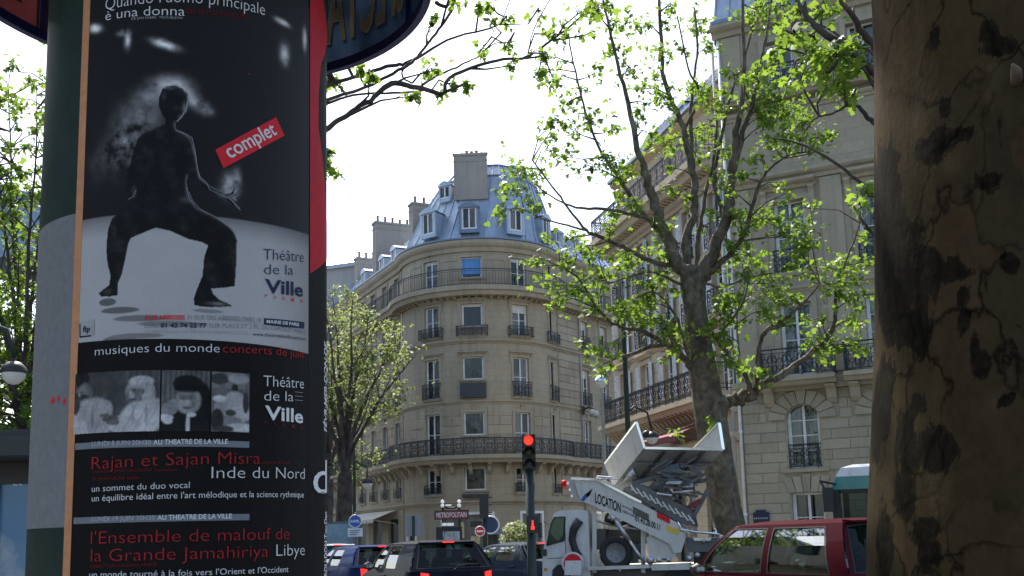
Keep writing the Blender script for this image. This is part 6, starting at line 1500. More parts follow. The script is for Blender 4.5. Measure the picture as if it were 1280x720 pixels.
    for sgn in (1, -1):
        tlz = (.62, .86) if kind != 'sedan' else (.66, .86)
        q = MB(); q.box(0, 1, 0, 1, 0, 1, 0, lambda p: Vector((x0-.02+.13*p.x*(1 if p.y > .5 else .3)-(0 if p.y > .5 else .035), sgn*(half(x0)*.80+(half(x0)*.19)*p.y), tlz[0]+(tlz[1]-tlz[0])*p.z+(.02 if p.y > .5 else 0))))
        B(q, 'tail_lamp', M['lamp_lit' if lit else 'lamp_red'], sm_=False)
        q = MB(); q.box(0, 1, 0, 1, 0, 1, 0, lambda p: Vector((x1-.22+.20*p.x*(1-.35*p.y), sgn*(half(x1)*.55+half(x1)*.38*p.y), .56+.15*p.z))); B(q, 'headlamp', M['chrome'])
        mx = xb[0]-.16; q = MB(); q.tube([(mx, sgn*(yb_-.02), bz+.03), (mx+.01, sgn*(yb_+.06), bz+.05)], .022, 6); q.tube([(mx, sgn*(yb_+.05), bz+.07), (mx, sgn*(yb_+.11), bz+.075), (mx+.01, sgn*(yb_+.19), bz+.07)], [.055, .08, .045], 12); mo = B(q, 'mirror', M['plastic'], sm_='auto')
        q = MB(); q.box(mx-.082, mx-.078, sgn*(yb_+.05), sgn*(yb_+.17), bz+.035, bz+.105); B(q, 'mirror_glass', M['chrome'], mo)
        for hx in ((-.02,) if kind != 'sedan' else (.1, -.75)): q = MB(); q.box(hx-.09, hx+.09, sgn*(hw*.985), sgn*(hw*.985+.028), .78, .815); B(q, 'door_handle', M['plastic'])
        q = MB(); q.box(xb[0]-.9, xb[0]-.894, sgn*(hw*.99), sgn*(hw*.99+.004), .3, .86); q.box(-.72, x1-1.05, sgn*(hw*1.0), sgn*(hw*1.0+.02), .46, .54); B(q, 'side_moulding', M['plastic'])
    q = MB(); q.box(x0-.125, x0-.10, -.26, .26, .60 if kind != 'sedan' else .58, .71 if kind != 'sedan' else .69); po = B(q, 'number_plate', M['plate_yellow'])
    if kind != 'sedan':
        q = MB(); q.tube([(xb[3]-.105, .02, bz+.01), (xb[3]-.06, -.06, bz+.09), (xb[3]-.03, -.30, bz+.10)], [.014, .012, .010], 6); q.beam((xb[3]-.04, .10, bz+.115), (xb[3]-.015, -.48, bz+.10), .014, .03); q.cyl((xb[3]-.1, .02, bz+.01), (1, 0, .3), .03, .04, 10); B(q, 'rear_wiper', M['black'])
        q = MB(); q.box(0, 1, 0, 1, 0, 1, 0, lambda p: Vector((xr[3]-.10+.16*p.x, -yr_*.9+1.8*yr_*p.y, zr+.0+.035*p.z*(1 if p.x > .5 else .6)+.03*(1-abs(2*p.y-1))))); B(q, 'spoiler', paint)
    q = MB(); q.box(xr[3]-.115, xr[3]-.10, -.11, .11, zr+.005, zr+.03); B(q, 'brake_lamp', M['lamp_lit' if lit else 'lamp_red'])
    if kind == 'hatch': q = MB(); q.tube([(xr[3]+.2, 0, zr+.05), (xr[3]-.1, 0, zr+.4)], [.006, .003], 5); B(q, 'aerial', M['black'])
    return root
P_BLUE, P_NAVY, P_GREY, P_RED = paint_mat('paint_blue', (.012, .03, .11)), paint_mat('paint_navy', (.008, .011, .022)), paint_mat('paint_slate', (.03, .045, .07)), paint_mat('paint_maroon', (.048, .004, .009))
def car_at(px, Y, ang): g = on_ground(px, Y, 0.0); return g, math.radians(90)+math.radians(ang)
# ang = degrees turned to the left of straight ahead
l, h = car_at(529, 20.5, 23); make_car('parked_car', 'black hatchback with rear wiper and lit brake lights, left of the truck', P_NAVY, l, h, 3.78, 1.66, 1.43)
l, h = car_at(452, 24.5, 27); make_car('parked_car', 'dark blue hatchback with a lit high brake light, next to the poster column', P_BLUE, l, h, 3.75, 1.64, 1.36)
l, h = car_at(645, 25.5, 42); make_car('parked_car', 'small dark grey saloon with a lit tail lamp, directly left of the white truck cab', P_GREY, l, h, 4.1, 1.66, 1.33, 'sedan')
l, h = car_at(996, 13.5, 27); make_car('parked_car', 'maroon small car side-on in front of the bus, cut off by the big trunk', P_RED, l, h, 3.5, 1.62, 1.57, 'hatch', st_=([1.13, -.22, -1.42, -1.66], [.48, -.20, -1.20, -1.40]), lit=False)
l, h = car_at(402, 29.0, 27); make_car('parked_car', 'pale grey car almost wholly hidden behind the dark blue hatchback', paint_mat('paint_silver', (.45, .46, .47)), l, h, 3.8, 1.64, 1.40)

# ------------------------------------------------------------------ truck with the furniture lift, laid out along its near side plane
tb0 = on_ground(740, 22.5); TL = Line((tb0.x, tb0.y), (.966, -.259))
def T(px, py, d=0.0):
    """pixel on the truck's side plane (shifted outwards by d) -> (s, z)"""
    dr = ray(px, py); o = TL.O+TL.n*d; t = (TL.n.x*o.x+TL.n.y*o.y)/(TL.n.x*dr.x+TL.n.y*dr.y); P = E0+dr*t; return (Vector((P.x, P.y))-o).dot(TL.u), P.z
def tp(s, d, z): return TL.pt(s, d, z)
def TP(px, py, d=0.0): s, z = T(px, py, d); return tp(s, d, z)
TR = empty('truck', (tb0.x, tb0.y, 0), 'white lift truck with an inclined boom lettered LOCATION and a spare wheel behind its cab', 'truck')
def grimy(name, col, rough):
    m, t, b = new_mat(name); n = noise(t, 3, 6, .65, wcoords(t)); st_ = noise(t, 6, 5, .7, wcoords(t, (1, 1, .25))); sp = noise(t, 26, 4, .6, wcoords(t))
    c = ramp(t, n, [(.3, [x*.88 for x in col]), (.7, col)]); c = mixc(t, ramp(t, st_, [(.52, (0, 0, 0)), (.75, (.55,)*3)]), c, (.19, .165, .13)); c = mixc(t, ramp(t, sp, [(.66, (0, 0, 0)), (.72, (.6,)*3)]), c, (.16, .10, .07))
    t.links.new(c, b.inputs['Base Color']); b.inputs['Roughness'].default_value = rough; bump(t, b, n, .1, .01); return m
M['truck_white'] = grimy('truck_white', (.64, .65, .64), .4); M['panel_cream'] = grimy('panel_cream', (.62, .62, .57), .5)
M['brown_tank'] = plain('brown_tank', (.06, .053, .045), .5)
def ext(mb, pts, d0, d1, m=0):
    """outline in pixels on the side plane, extruded from d0 to d1 (negative = away from the camera)"""
    Q = [T(x, y, 0) for x, y in pts]; A = [tp(s, d0, z) for s, z in Q]; B_ = [tp(s, d1, z) for s, z in Q]; n = len(Q)
    mb.poly(A, m); mb.poly(B_[::-1], m)
    for i in range(n): j = (i+1) % n; mb.poly([A[i], B_[i], B_[j], A[j]], m)
def tpart(name, pts, d0, d1, mat, label=None): q = MB(); ext(q, pts, d0, d1); return q.build(name, mat, TR, label=label)
# cab: side outline swept across with a tapered roof, window opening left open
s_f, z_r = T(680, 640); s_b = T(735, 640)[0]; zc_b = .42; z_roof = T(707, 637.5)[1]
cabW = 1.75
prof = [(T(678, 720)[0], .42), (T(678, 700)[0], .95), (T(680, 684)[0], 1.22), (T(686, 660)[0], z_roof-.38), (T(692, 643)[0], z_roof-.07), (T(700, 639)[0], z_roof-.01), (T(716, 637)[0], z_roof), (s_b-.04, z_roof-.02), (s_b, z_roof-.08), (s_b, .42)]
win = [T(683.5, 682), T(689, 655), T(693, 647), T(706, 646), T(705, 676)]
win = [(a, b_) for a, b_ in win]
q = MB(); n = len(prof)
def sidepanel(d, flip):
    # ring between outline and window: quads by hand
    O = prof; I = win
    f = MB()
    bmx = bmesh.new()
    vo_ = [bmx.verts.new((s, 0, z)) for s, z in O]; vi_ = [bmx.verts.new((s, 0, z)) for s, z in I]
    eo = [bmx.edges.new((vo_[i], vo_[(i+1) % len(O)])) for i in range(len(O))]; ei = [bmx.edges.new((vi_[i], vi_[(i+1) % len(I)])) for i in range(len(I))]
    bmesh.ops.triangle_fill(bmx, use_beauty=True, edges=eo+ei)
    for fc in bmx.faces: q.poly([tp(v.co.x, d, v.co.z) for v in fc.verts])
    bmx.free()
sidepanel(0, False); sidepanel(-cabW, True)
for i in range(n):
    (s0, z0), (s1, z1) = prof[i], prof[(i+1) % n]
    if i in (2, 3): # windscreen region: frame only
        for a, b_ in ((0, -.1), (-cabW+.1, -cabW)): q.poly([tp(s0, a, z0), tp(s1, a, z1), tp(s1, b_, z1), tp(s0, b_, z0)])
        continue
    q.poly([tp(s0, 0, z0), tp(s1, 0, z1), tp(s1, -cabW, z1), tp(s0, -cabW, z0)])
cabo = q.build('cab', M['truck_white'], TR)
q = MB(); q.poly([tp(s, -.02, z) for s, z in win]); q.build('window', M['car_glass'], TR); q = MB(); q.poly([tp(s, -cabW+.02, z) for s, z in win]); q.build('window', M['car_glass'], TR)
q = MB()
for i in (2, 3): (s0, z0), (s1, z1) = prof[i], prof[i+1]; q.poly([tp(s0, -.1, z0), tp(s1, -.1, z1), tp(s1, -cabW+.1, z1), tp(s0, -cabW+.1, z0)])
q.build('windscreen', M['car_glass'], TR)
q = MB()
for i in range(5): a, b_ = win[i], win[(i+1) % 5]; q.beam(tp(a[0], .004, a[1]), tp(b_[0], .004, b_[1]), .035, .02)
q.build('window_seal', M['rubber'], TR)
q = MB(); q.box(s_f+.35, s_b-.15, -cabW+.2, -.2, .5, .95, 0, lambda p: tp(p.x, p.y, p.z)); q.box(s_b-.35, s_b-.2, -.75, -.3, .9, 1.5, 0, lambda p: tp(p.x, p.y, p.z)); q.box(s_b-.33, s_b-.22, -.62, -.42, 1.55, 1.75, 0, lambda p: tp(p.x, p.y, p.z)); q.build('seat', M['seat_cloth'], TR)
q = MB(); sd0 = T(706, 650)[0]; q.beam(tp(sd0, .003, .5), tp(sd0, .003, z_roof-.25), .012, .004); q.beam(tp(s_f+.05, .003, .98), tp(sd0, .003, 1.0), .004, .012); q.build('door_seam', M['rubber'], TR)
q = MB(); a = T(681, 690); q.beam(tp(a[0], .03, a[1]-.08), tp(a[0], .03, a[1]+.06), .09, .05); q.build('door_handle', M['black'], TR)
tpart('side_lamp', [(680, 710), (684, 710), (684, 714), (680, 714)], .01, .0, plain('amber', (.6, .25, .03), .3))
q = MB(); q.tube([TP(719, 650, .05), TP(723, 652, .05), TP(717, 662, .05), TP(715, 675, .05), TP(719, 688, .05), TP(725, 695, .05)], [.06, .11, .09, .08, .075, .06], 10); q.build('air_intake', M['black'], TR, True)
mr = MB(); mr.tube([TP(684, 655, 0), TP(680, 652, .18)], .012, 6); mr.box(0, 1, 0, 1, 0, 1, 0, lambda p: tp(T(679, 660)[0]-.05+.06*p.x, .12+.16*p.y, T(679, 672)[1]+.32*p.z)); mr.build('mirror', M['black'], TR)
# wheels
for px in (703, 845):
    s = T(px, 700)[0]
    for d, dd in ((-.12, 0), (-cabW+.12, 1)):
        q = MB(); q.cyl(tp(s, d, .36), TL.n.to_3d(), .36, .22, 28); w_ = q.build('wheel', M['tyre'], TR, 'auto'); q = MB(); q.cyl(tp(s, d+(.11 if not dd else -.11), .36), TL.n.to_3d(), .2, .03, 20); q.build('hub', M['steel'], w_, 'auto')
tpart('wheel_arch', [(690, 722), (691, 712), (697, 706), (707, 706), (713, 712), (714, 722)], .02, -.2, M['black'])
sa, sbk = T(735, 700)[0], T(905, 700)[0]
q = MB()
for d in (-.45, -1.3): q.box(s_f+.3, sbk+.2, d-.05, d+.05, .55, .72, 0, lambda p: tp(p.x, p.y, p.z))
for k in range(7): x = sa+(sbk-sa)*k/6; q.box(x, x+.06, -1.3, -.45, .57, .70, 0, lambda p: tp(p.x, p.y, p.z))
q.build('chassis', M['steel_dark'], TR)
q = MB(); q.box(sa+.02, sbk+.1, -cabW, .02, .74, .80, 0, lambda p: tp(p.x, p.y, p.z)); q.build('flatbed', M['panel_cream'], TR)
tpart('bumper_bar', [(735, 708), (812, 706), (812, 710), (735, 713)], .06, -.03, M['steel'])
# spare wheel standing behind the cab
sw = T(770, 691)
q = MB(); c = tp(sw[0], -.05, sw[1]); R_ = .36; prf = [(.20, -.06), (.23, -.10), (.32, -.105), (R_, -.07), (R_, .07), (.32, .105), (.23, .10), (.20, .06)]
def ringm(q, c, ax, prf, n=32):
    ax = Vector(ax).normalized(); a = Vector((0, 0, 1)); b_ = ax.cross(a); base = len(q.v)
    for r, h_ in prf:
        for k in range(n): t_ = 2*math.pi*k/n; q.v.append(tuple(c+ax*h_+a*r*math.cos(t_)+b_*r*math.sin(t_)))
    for i in range(len(prf)-1):
        for k in range(n): q.f.append([base+i*n+k, base+i*n+(k+1) % n, base+(i+1)*n+(k+1) % n, base+(i+1)*n+k]); q.m.append(0); q.uv += [(0, 0)]*4
ringm(q, c, TL.n.to_3d(), prf); so = q.build('spare_wheel', M['tyre'], TR, True)
q = MB(); ringm(q, c, TL.n.to_3d(), [(.215, .06), (.205, .075), (.19, .03), (.12, .045), (.09, .02), (.05, .02), (.0, .02)])
for k in range(6): t_ = k*math.pi/3; v_ = Vector((0, 0, 1))*math.cos(t_)*.105+TL.u.to_3d()*math.sin(t_)*.105; q.cyl(c+v_+TL.n.to_3d()*.045, TL.n.to_3d(), .014, .03, 8)
q.build('rim', plain('rim_grey', (.22, .23, .24), .5, .4), so, True)
tpart('tank', [(740, 661), (756, 661), (756, 687), (740, 687)], -.1, -.55, M['brown_tank']); tpart('tank', [(757, 662), (802, 662), (802, 680), (757, 680)], -.45, -1.2, M['brown_tank'], 'long brown tank behind the spare wheel')
for px in (743, 804):
    q = MB(); q.beam(TP(px, 622 if px == 743 else 660, -.1), TP(px, 716, -.1), .09, .07); q.beam(TP(px+14, 640 if px == 743 else 680, -1.4), TP(px+14, 716, -1.4), .09, .07); q.build('post', M['panel_cream'], TR)
q = MB(); q.tube([TP(768, 648, .06), TP(786, 675, .06)], [.05, .05], 10); q.tube([TP(786, 675, .06), TP(806, 704, .06)], [.035, .035], 10); q.tube([TP(765, 645, .06), TP(768, 650, .06)], .065, 10); q.build('hydraulic_strut', M['steel'], TR, True)
q = MB(); q.tube([TP(746, 706, .02), TP(751, 690, .02)], .02, 6); q.tube([TP(757, 700, .02), TP(766, 706, .02), TP(776, 714, .02)], .018, 6); q.tube([TP(803, 664, -.6), TP(760, 655, -.6), TP(742, 650, -.6)], .03, 6); q.build('pipes', M['steel'], TR)
for k, (d0, d1) in enumerate(((-.15, -.22), (-.48, -.55), (-.85, -.92))): tpart('ladder_section', [(776, 610), (798, 604), (863, 637), (868, 658), (848, 653)], d0, d1, M['steel_dark'])
q = MB()
for k in range(10): q.beam(TP(790+k*8, 612+k*4.2, -.1), TP(786+k*8, 606+k*4.2, -1.0), .035, .035); q.beam(TP(788+k*8, 606+k*4.2, -.14), TP(796+k*8, 617+k*4.2, -.14), .03, .03)
q.build('ladder_rungs', M['steel'], TR)['kind'] = 'stuff'
# round sign with a bag in front, hung on the cab's rear corner
q = MB(); cs = T(718, 704); ringm(q, tp(cs[0], .14, cs[1]), TL.n.to_3d(), [(0, .0), (.235, .0), (.235, .015), (.0, .016)]); dk = q.build('round_plate', K_BRIGHT, TR); q = MB(); ringm(q, tp(cs[0], .14, cs[1]), TL.n.to_3d(), [(.20, .016), (.245, .017), (.245, .024), (.20, .024)]); q.build('plate_rim', M['truck_white'], dk)
q = MB(); q.box(0, 1, 0, 1, 0, 1, 0, lambda p: tp(cs[0]-.17+.36*p.x+.02*p.z, .17+.09*p.y*(1-.3*p.z), cs[1]-.24+.30*p.z)); q.build('bag', M['truck_white'], TR)
# inclined boom: two lattice-backed side girders, the near one a full panel with lettering
boom = [(719, 602), (741, 598), (745, 600), (850, 655), (858, 671), (852, 690), (843, 692), (838, 680), (770, 646), (742, 632), (727, 626)]
tpart('boom_panel', boom, .10, .04, M['panel_cream']); 
q = MB(); ext(q, [(x, y-3) for x, y in [(722, 604), (745, 600), (850, 655), (855, 668), (838, 676), (742, 628)]], -1.0, -1.06); q.build('boom_panel', M['panel_cream'], TR, label='far side panel of the boom')
q = MB(); q.beam(TP(714, 598, .11), TP(746, 599.5, .11), .05, .05); q.beam(TP(746, 599.5, .11), TP(802, 628, .11), .05, .05); q.tube([TP(746, 596, -.5), TP(772, 598, -.5)], .03, 8); q.beam(TP(716, 598, .1), TP(716, 598, -1.05), .05, .05); q.build('boom_rail', M['chrome'], TR)
q = MB()
for k in range(9): x = 728+k*13.5; y = 606+k*7.0; q.beam(TP(x, y, .04), TP(x, y, -1.0), .04, .04); 
for k in range(8): x = 728+k*13.5; y = 606+k*7.0; q.beam(TP(x, y, .02), TP(x+13.5, y+7, -1.0), .025, .025)
q.beam(TP(760, 612, -.3), TP(850, 657, -.3), .06, .1); q.beam(TP(760, 612, -.7), TP(850, 657, -.7), .06, .1); q.build('rungs', M['steel_dark'], TR); 
tpart('end_cap', [(708, 600), (717, 597), (741, 598), (738, 612), (727, 626), (720, 625), (716, 622), (714, 612)], -.02, -.7, plain('cap_grey', (.42, .43, .44), .5, .2), None)
q = MB(); q.tube([TP(703, 605, -.3), TP(708, 605, -.3)], .09, 10); q.build('boom_lamp', K_BRIGHT, TR, True); q = MB()
for k in range(3): q.cyl(TP(710+k*2.5, 604+k*8, .0), TL.n.to_3d(), .03, .05, 10)
q.build('bolt', M['chrome'], TR)
tpart('boom_window', [(792, 633), (812, 643), (812, 652), (792, 642)], .106, .10, plain('olive', (.10, .10, .075), .6)); tpart('red_label', [(822, 640), (838, 648), (838, 655), (822, 647)], .108, .10, K_BRIGHT); tpart('yellow_label', [(834, 656), (849, 662), (849, 669), (834, 663)], .108, .10, plain('label_yellow', (.68, .50, .05), .5))
def plane_text(s, ax, ay, bx, by, cap, mat, d, parent, name='lettering', bold=.02):
    s0, z0 = T(ax, ay); s1, z1 = T(bx, by); cu = bpy.data.curves.new('t', 'FONT'); cu.body = s; cu.size = 1; cu.offset = bold; ob = bpy.data.objects.new('t', cu); me = bpy.data.meshes.new_from_object(ob); bpy.data.objects.remove(ob)
    co = np.zeros(len(me.vertices)*3, 'f'); me.vertices.foreach_get('co', co); co = co.reshape(-1, 3); u = (co[:, 0]-co[:, 0].min())/(co[:, 0].max()-co[:, 0].min()); hz = T(ax, ay-cap)[1]-z0; w0 = parent_world(parent)
    P = [tp(s0+(s1-s0)*u[i]+.08*co[i, 1]*hz, d, z0+(z1-z0)*u[i]+co[i, 1]/.7*hz)-w0 for i in range(len(co))]
    me.vertices.foreach_set('co', np.array(P, 'f').ravel()); me.materials.clear(); me.materials.append(mat); me.name = name; me.update(); return link(name, me, parent)
plane_text("LOCATION", 745, 628, 777, 641, 12, K_BLACK, .108, TR); plane_text("MONTE-MEUBLES", 779, 634, 797, 642, 3, K_GREY, .108, TR); plane_text("DÉMÉNAGEMENT", 779, 640, 797, 648, 3, K_GREY, .108, TR); plane_text("01.43.28.00.11", 795, 651, 826, 663, 7.5, K_BLACK, .108, TR)
tpart('arrow_mark', [(727, 625), (733, 617), (735, 622), (731, 627)], .109, .10, plain('mark_blue', (.02, .08, .30), .5)); tpart('arrow_mark', [(733, 618), (742, 611), (738, 620), (735, 622)], .109, .10, K_BLACK)
# tipped platform: a tray with two folded sides seen from below
def V_(px, py, d): return TP(px, py, d)
A_, B_, C_, D_ = V_(806, 560, .05), V_(904, 562, .05), V_(858, 608, -1.4), V_(768, 608, -1.4)
q = MB(); q.plate([A_, B_, C_, D_], .03); pf = q.build('platform', plain('platform_grey', (.30, .30, .30), .55, .2, .2, 2), TR)
q = MB(); q.plate([V_(757, 580, -1.4), V_(796, 528, .05), V_(806, 560, .05), V_(768, 608, -1.4)], .035); q.build('platform_side', M['panel_cream'], TR)
q = MB(); q.plate([V_(899, 529, .05), V_(904, 562, .05), V_(858, 608, -1.4), V_(847, 582, -1.4)], .03); q.build('platform_side', M['panel_cream'], TR)
q = MB()
for a, b_ in (((757, 580, -1.4), (796, 528, .07)), ((796, 528, .07), (806, 560, .07)), ((847, 582, -1.4), (899, 529, .07)), ((899, 529, .07), (904, 562, .07)), ((806, 560, .07), (904, 562, .07)), ((768, 608, -1.4), (757, 580, -1.4))): q.beam(V_(*a), V_(*b_), .06, .05)
q.build('platform_edge', M['chrome'], TR)
q = MB()
for t_ in (.25, .5, .75): q.beam(A_.lerp(B_, t_)+Vector((0, 0, -.05)), D_.lerp(C_, t_)+Vector((0, 0, -.05)), .07, .06)
for t_ in (.3, .7): q.beam(A_.lerp(D_, t_)+Vector((0, 0, -.07)), B_.lerp(C_, t_)+Vector((0, 0, -.07)), .05, .05)
q.build('platform_ribs', M['steel_dark'], TR)
q = MB(); q.tube([V_(778, 604, -1.0), V_(792, 590, -.7), V_(800, 604, -1.0)], [.02, .16, .02], 8)
q.build('chute', M['steel'], TR, True)
q = MB(); rr = random.Random(4)
for k in range(44):
    x, y = rr.uniform(812, 868), rr.uniform(578, 632); ln = rr.uniform(8, 24); sl = rr.choice([.15, .2, -.6, .5, .0]); d = rr.uniform(-.6, -.05)
    q.beam(V_(x, y, d), V_(x+ln, y+ln*sl, d), rr.uniform(.03, .08), rr.uniform(.03, .08))
q.build('linkage', M['steel_dark'], TR)['kind'] = 'stuff'
q = MB()
for k in range(9): x, y = rr.uniform(818, 862), rr.uniform(580, 618); d = rr.uniform(-.6, 0); q.tube([V_(x, y, d), V_(x+rr.uniform(8, 20), y+rr.uniform(-3, 6), d)], rr.uniform(.02, .045), 7)
q.build('hydraulic_rams', M['steel'], TR, True)['kind'] = 'stuff'
q = MB()
for a, b_ in (((812, 645), (845, 570)), ((780, 612), (862, 655)), ((800, 612), (885, 600)), ((862, 655), (885, 612)), ((820, 600), (850, 628)), ((790, 605), (835, 592))): q.beam(V_(*a, -.5), V_(*b_, -.6), .07, .09); q.beam(V_(*a, -1.1), V_(*b_, -1.1), .06, .08)
q.build('support_arm', M['steel_dark'], TR)
tpart('winch', [(826, 582), (846, 578), (850, 590), (838, 597), (826, 594)], -.3, -.8, plain('winch_blue', (.12, .17, .22), .5, .3)); tpart('red_arm', [(852, 634), (872, 622), (876, 626), (866, 634)], -.4, -.9, plain('dull_red', (.22, .04, .045), .6))
q = MB(); q.tube([TP(848, 652, .1), TP(852, 662, .15), TP(870, 665, .15), (TP(895, 667, .15)), TP(906, 672, .0)], .028, 8); q.tube([TP(848, 668, -.2), TP(852, 662, .15)], .025, 8); q.tube([TP(893, 655, -.9), TP(895, 667, .15)], .025, 8); q.build('guard_rail', M['chrome'], TR, True)
tpart('engine_housing', [(856, 672), (897, 672), (898, 684), (885, 690), (860, 690)], -.05, -1.0, plain('engine_grey', (.12, .13, .135), .5, .4)); tpart('engine_block', [(866, 690), (892, 690), (890, 708), (866, 708)], -.2, -1.0, M['black'])
q = MB(); 
for x, y, r in ((862, 698, .07), (880, 676, .05), (872, 694, .06), (824, 700, .06), (836, 700, .05), (813, 700, .09)): q = MB(); q.cyl(TP(x, y, .0), TL.n.to_3d(), r, .12, 14); q.build('pulley', M['steel'], TR, True)
tpart('side_box', [(808, 671), (846, 671), (846, 697), (812, 699)], .02, -.5, M['panel_cream']); tpart('cowl', [(866, 672), (890, 672), (888, 676), (868, 676)], .0, -.6, M['chrome'])
tpart('outrigger', [(896, 690), (904, 680), (908, 684), (902, 700), (904, 722), (888, 722), (892, 700)], .05, -.25, plain('pale_blue', (.42, .50, .54), .5)); tpart('tail_panel', [(815, 706), (862, 704), (862, 712), (815, 713)], .05, -.4, M['panel_cream'])
q = MB(); q.tube([TP(760, 640, -.5), TP(757, 650, -.5), TP(775, 655, -.6), TP(795, 650, -.7)], .05, 8); q.build('hose', M['black'], TR, True)

# ------------------------------------------------------------------ bus behind the maroon car
bl = on_ground(1062, 19.0); BU = empty('bus', (bl.x, bl.y, 0), 'turquoise and white city bus half hidden by the big trunk, black wing mirror out front', 'bus')
BL = Line((bl.x, bl.y), (.93, -.37))
def bT(px, py): dr = ray(px, py); t_ = (BL.n.x*BL.O.x+BL.n.y*BL.O.y)/(BL.n.x*dr.x+BL.n.y*dr.y); P = E0+dr*t_; return (Vector((P.x, P.y))-BL.O).dot(BL.u), P.z
def bp(s, d, z): return BL.pt(s, d, z)
sF = bT(1040, 640)[0]; zTop = bT(1062, 580)[1]; zW = bT(1050, 612)[1]; zS = bT(1060, 690)[1]
teal = plain('teal', (.025, .20, .19), .35, coat=.5)
prof = [(sF+.02, .35), (sF, 1.0), (sF+.02, zW), (sF+.12, zTop-.22), (sF+.35, zTop)]
def bsec(mb, s0, s1, z0, z1, d0=0, d1=-2.5): mb.box(s0, s1, d1, d0, z0, z1, 0, lambda p: bp(p.x, p.y, p.z))
q = MB(); bsec(q, sF+.02, sF+11.5, .35, zS-.12); q.build('body', M['truck_white'], BU)
q = MB(); q.poly([bp(s, 0, z) for s, z in [(sF, zW), (sF+.12, zTop-.22), (sF+11.5, zTop-.22), (sF+11.5, zW)]]); q.poly([bp(s, -2.5, z) for s, z in [(sF, zW), (sF+.12, zTop-.22), (sF+11.5, zTop-.22), (sF+11.5, zW)]]); q.poly([bp(sF, 0, zW), bp(sF, -2.5, zW), bp(sF+.12, -2.5, zTop-.22), bp(sF+.12, 0, zTop-.22)]); q.poly([bp(sF+11.5, 0, zW), bp(sF+11.5, -2.5, zW), bp(sF+11.5, -2.5, zTop-.22), bp(sF+11.5, 0, zTop-.22)]); q.build('roof_band', teal, BU)
q = MB(); 
for (s0, z0, i0), (s1, z1, i1) in zip([(sF+.10, zTop-.22, 0), (sF+.2, zTop-.06, .05), (sF+.4, zTop, .2)], [(sF+.2, zTop-.06, .05), (sF+.4, zTop, .2), (sF+1, zTop+.02, 1.2)]):
    q.poly([bp(s0, -i0, z0), bp(sF+11.6, -i0, z0), bp(sF+11.6, -i1, z1), bp(s1, -i1, z1)]); q.poly([bp(s0, -2.5+i0, z0), bp(sF+11.6, -2.5+i0, z0), bp(sF+11.6, -2.5+i1, z1), bp(s1, -2.5+i1, z1)][::-1]); q.poly([bp(s0, -i0, z0), bp(s1, -i1, z1), bp(s1, -2.5+i1, z1), bp(s0, -2.5+i0, z0)])
q.poly([bp(sF+1, -1.2, zTop+.02), bp(sF+11.6, -1.2, zTop+.02), bp(sF+11.6, -1.3, zTop+.02), bp(sF+1, -1.3, zTop+.02)]); q.build('roof', M['truck_white'], BU)
q = MB(); 
for s in (sF+.02, sF+1.5, sF+2.9, sF+4.6, sF+6.3, sF+8, sF+9.7, sF+11.3): q = MB(); bsec(q, s, s+.12, zS-.12, zW, .0, -.08); q.build('pillar', M['black'], BU); q = MB(); bsec(q, s, s+.12, zS-.12, zW, -2.42, -2.5); q.build('pillar', M['black'], BU)
pass
for s in (sF+.14, sF+1.62, sF+3.02, sF+4.72, sF+6.42, sF+8.12, sF+9.82):
    e = {0: 1.36}.get(0, 1.3); w_ = min(1.58, sF+11.3-s); q = MB(); q.poly([bp(s, -.03, zS-.12), bp(s+w_, -.03, zS-.12), bp(s+w_, -.03, zW), bp(s, -.03, zW)]); q.build('window', M['car_glass'], BU); q = MB(); q.poly([bp(s, -2.47, zS-.12), bp(s+w_, -2.47, zS-.12), bp(s+w_, -2.47, zW), bp(s, -2.47, zW)]); q.build('window', M['car_glass'], BU)
q = MB(); q.poly([bp(sF+.02, -.1, 1.0), bp(sF+.02, -2.4, 1.0), bp(sF+.0, -2.4, zW), bp(sF+.0, -.1, zW)]); q.build('windscreen', M['car_glass'], BU)
q = MB(); a = bT(1040, 612); b_ = bT(1037, 620); q.tube([bp(sF+.1, .02, zW+.1), bp(sF-.15, .18, zW+.16), bp(b_[0], .25, b_[1]+.02)], .025, 6); c_ = bT(1037, 625); q.box(0, 1, 0, 1, 0, 1, 0, lambda p: bp(c_[0]-.09+.18*p.x, .15+.14*p.y, bT(1037, 640)[1]+(bT(1037, 610)[1]-bT(1037, 640)[1])*p.z)); q.build('mirror', M['black'], BU)
q = MB(); bsec(q, sF+.2, sF+11, .9, 1.0, -.2, -2.3)
for k in range(5): bsec(q, sF+1.9+k*1.5, sF+2.1+k*1.5, 1.0, 1.75, -.25, -1.0)
bsec(q, sF+.75, sF+.82, 1.0, 2.0, -.3, -.8); q.build('seats', M['seat_cloth'], BU)
for s in (sF+1.4, sF+8.6): q = MB(); q.cyl(bp(s, -.13, .48), BL.n.to_3d(), .48, .26, 28); q.build('wheel', M['tyre'], BU, 'auto')

# ------------------------------------------------------------------ street furniture
def pole_tube(q, px, Y, z0, z1, r, n=12): b_ = on_ground(px, Y); q.tube([(b_.x, b_.y, z0), (b_.x, b_.y, z1)], r, n); return b_
GRN = plain('post_green', (.015, .028, .026), .45, .2)
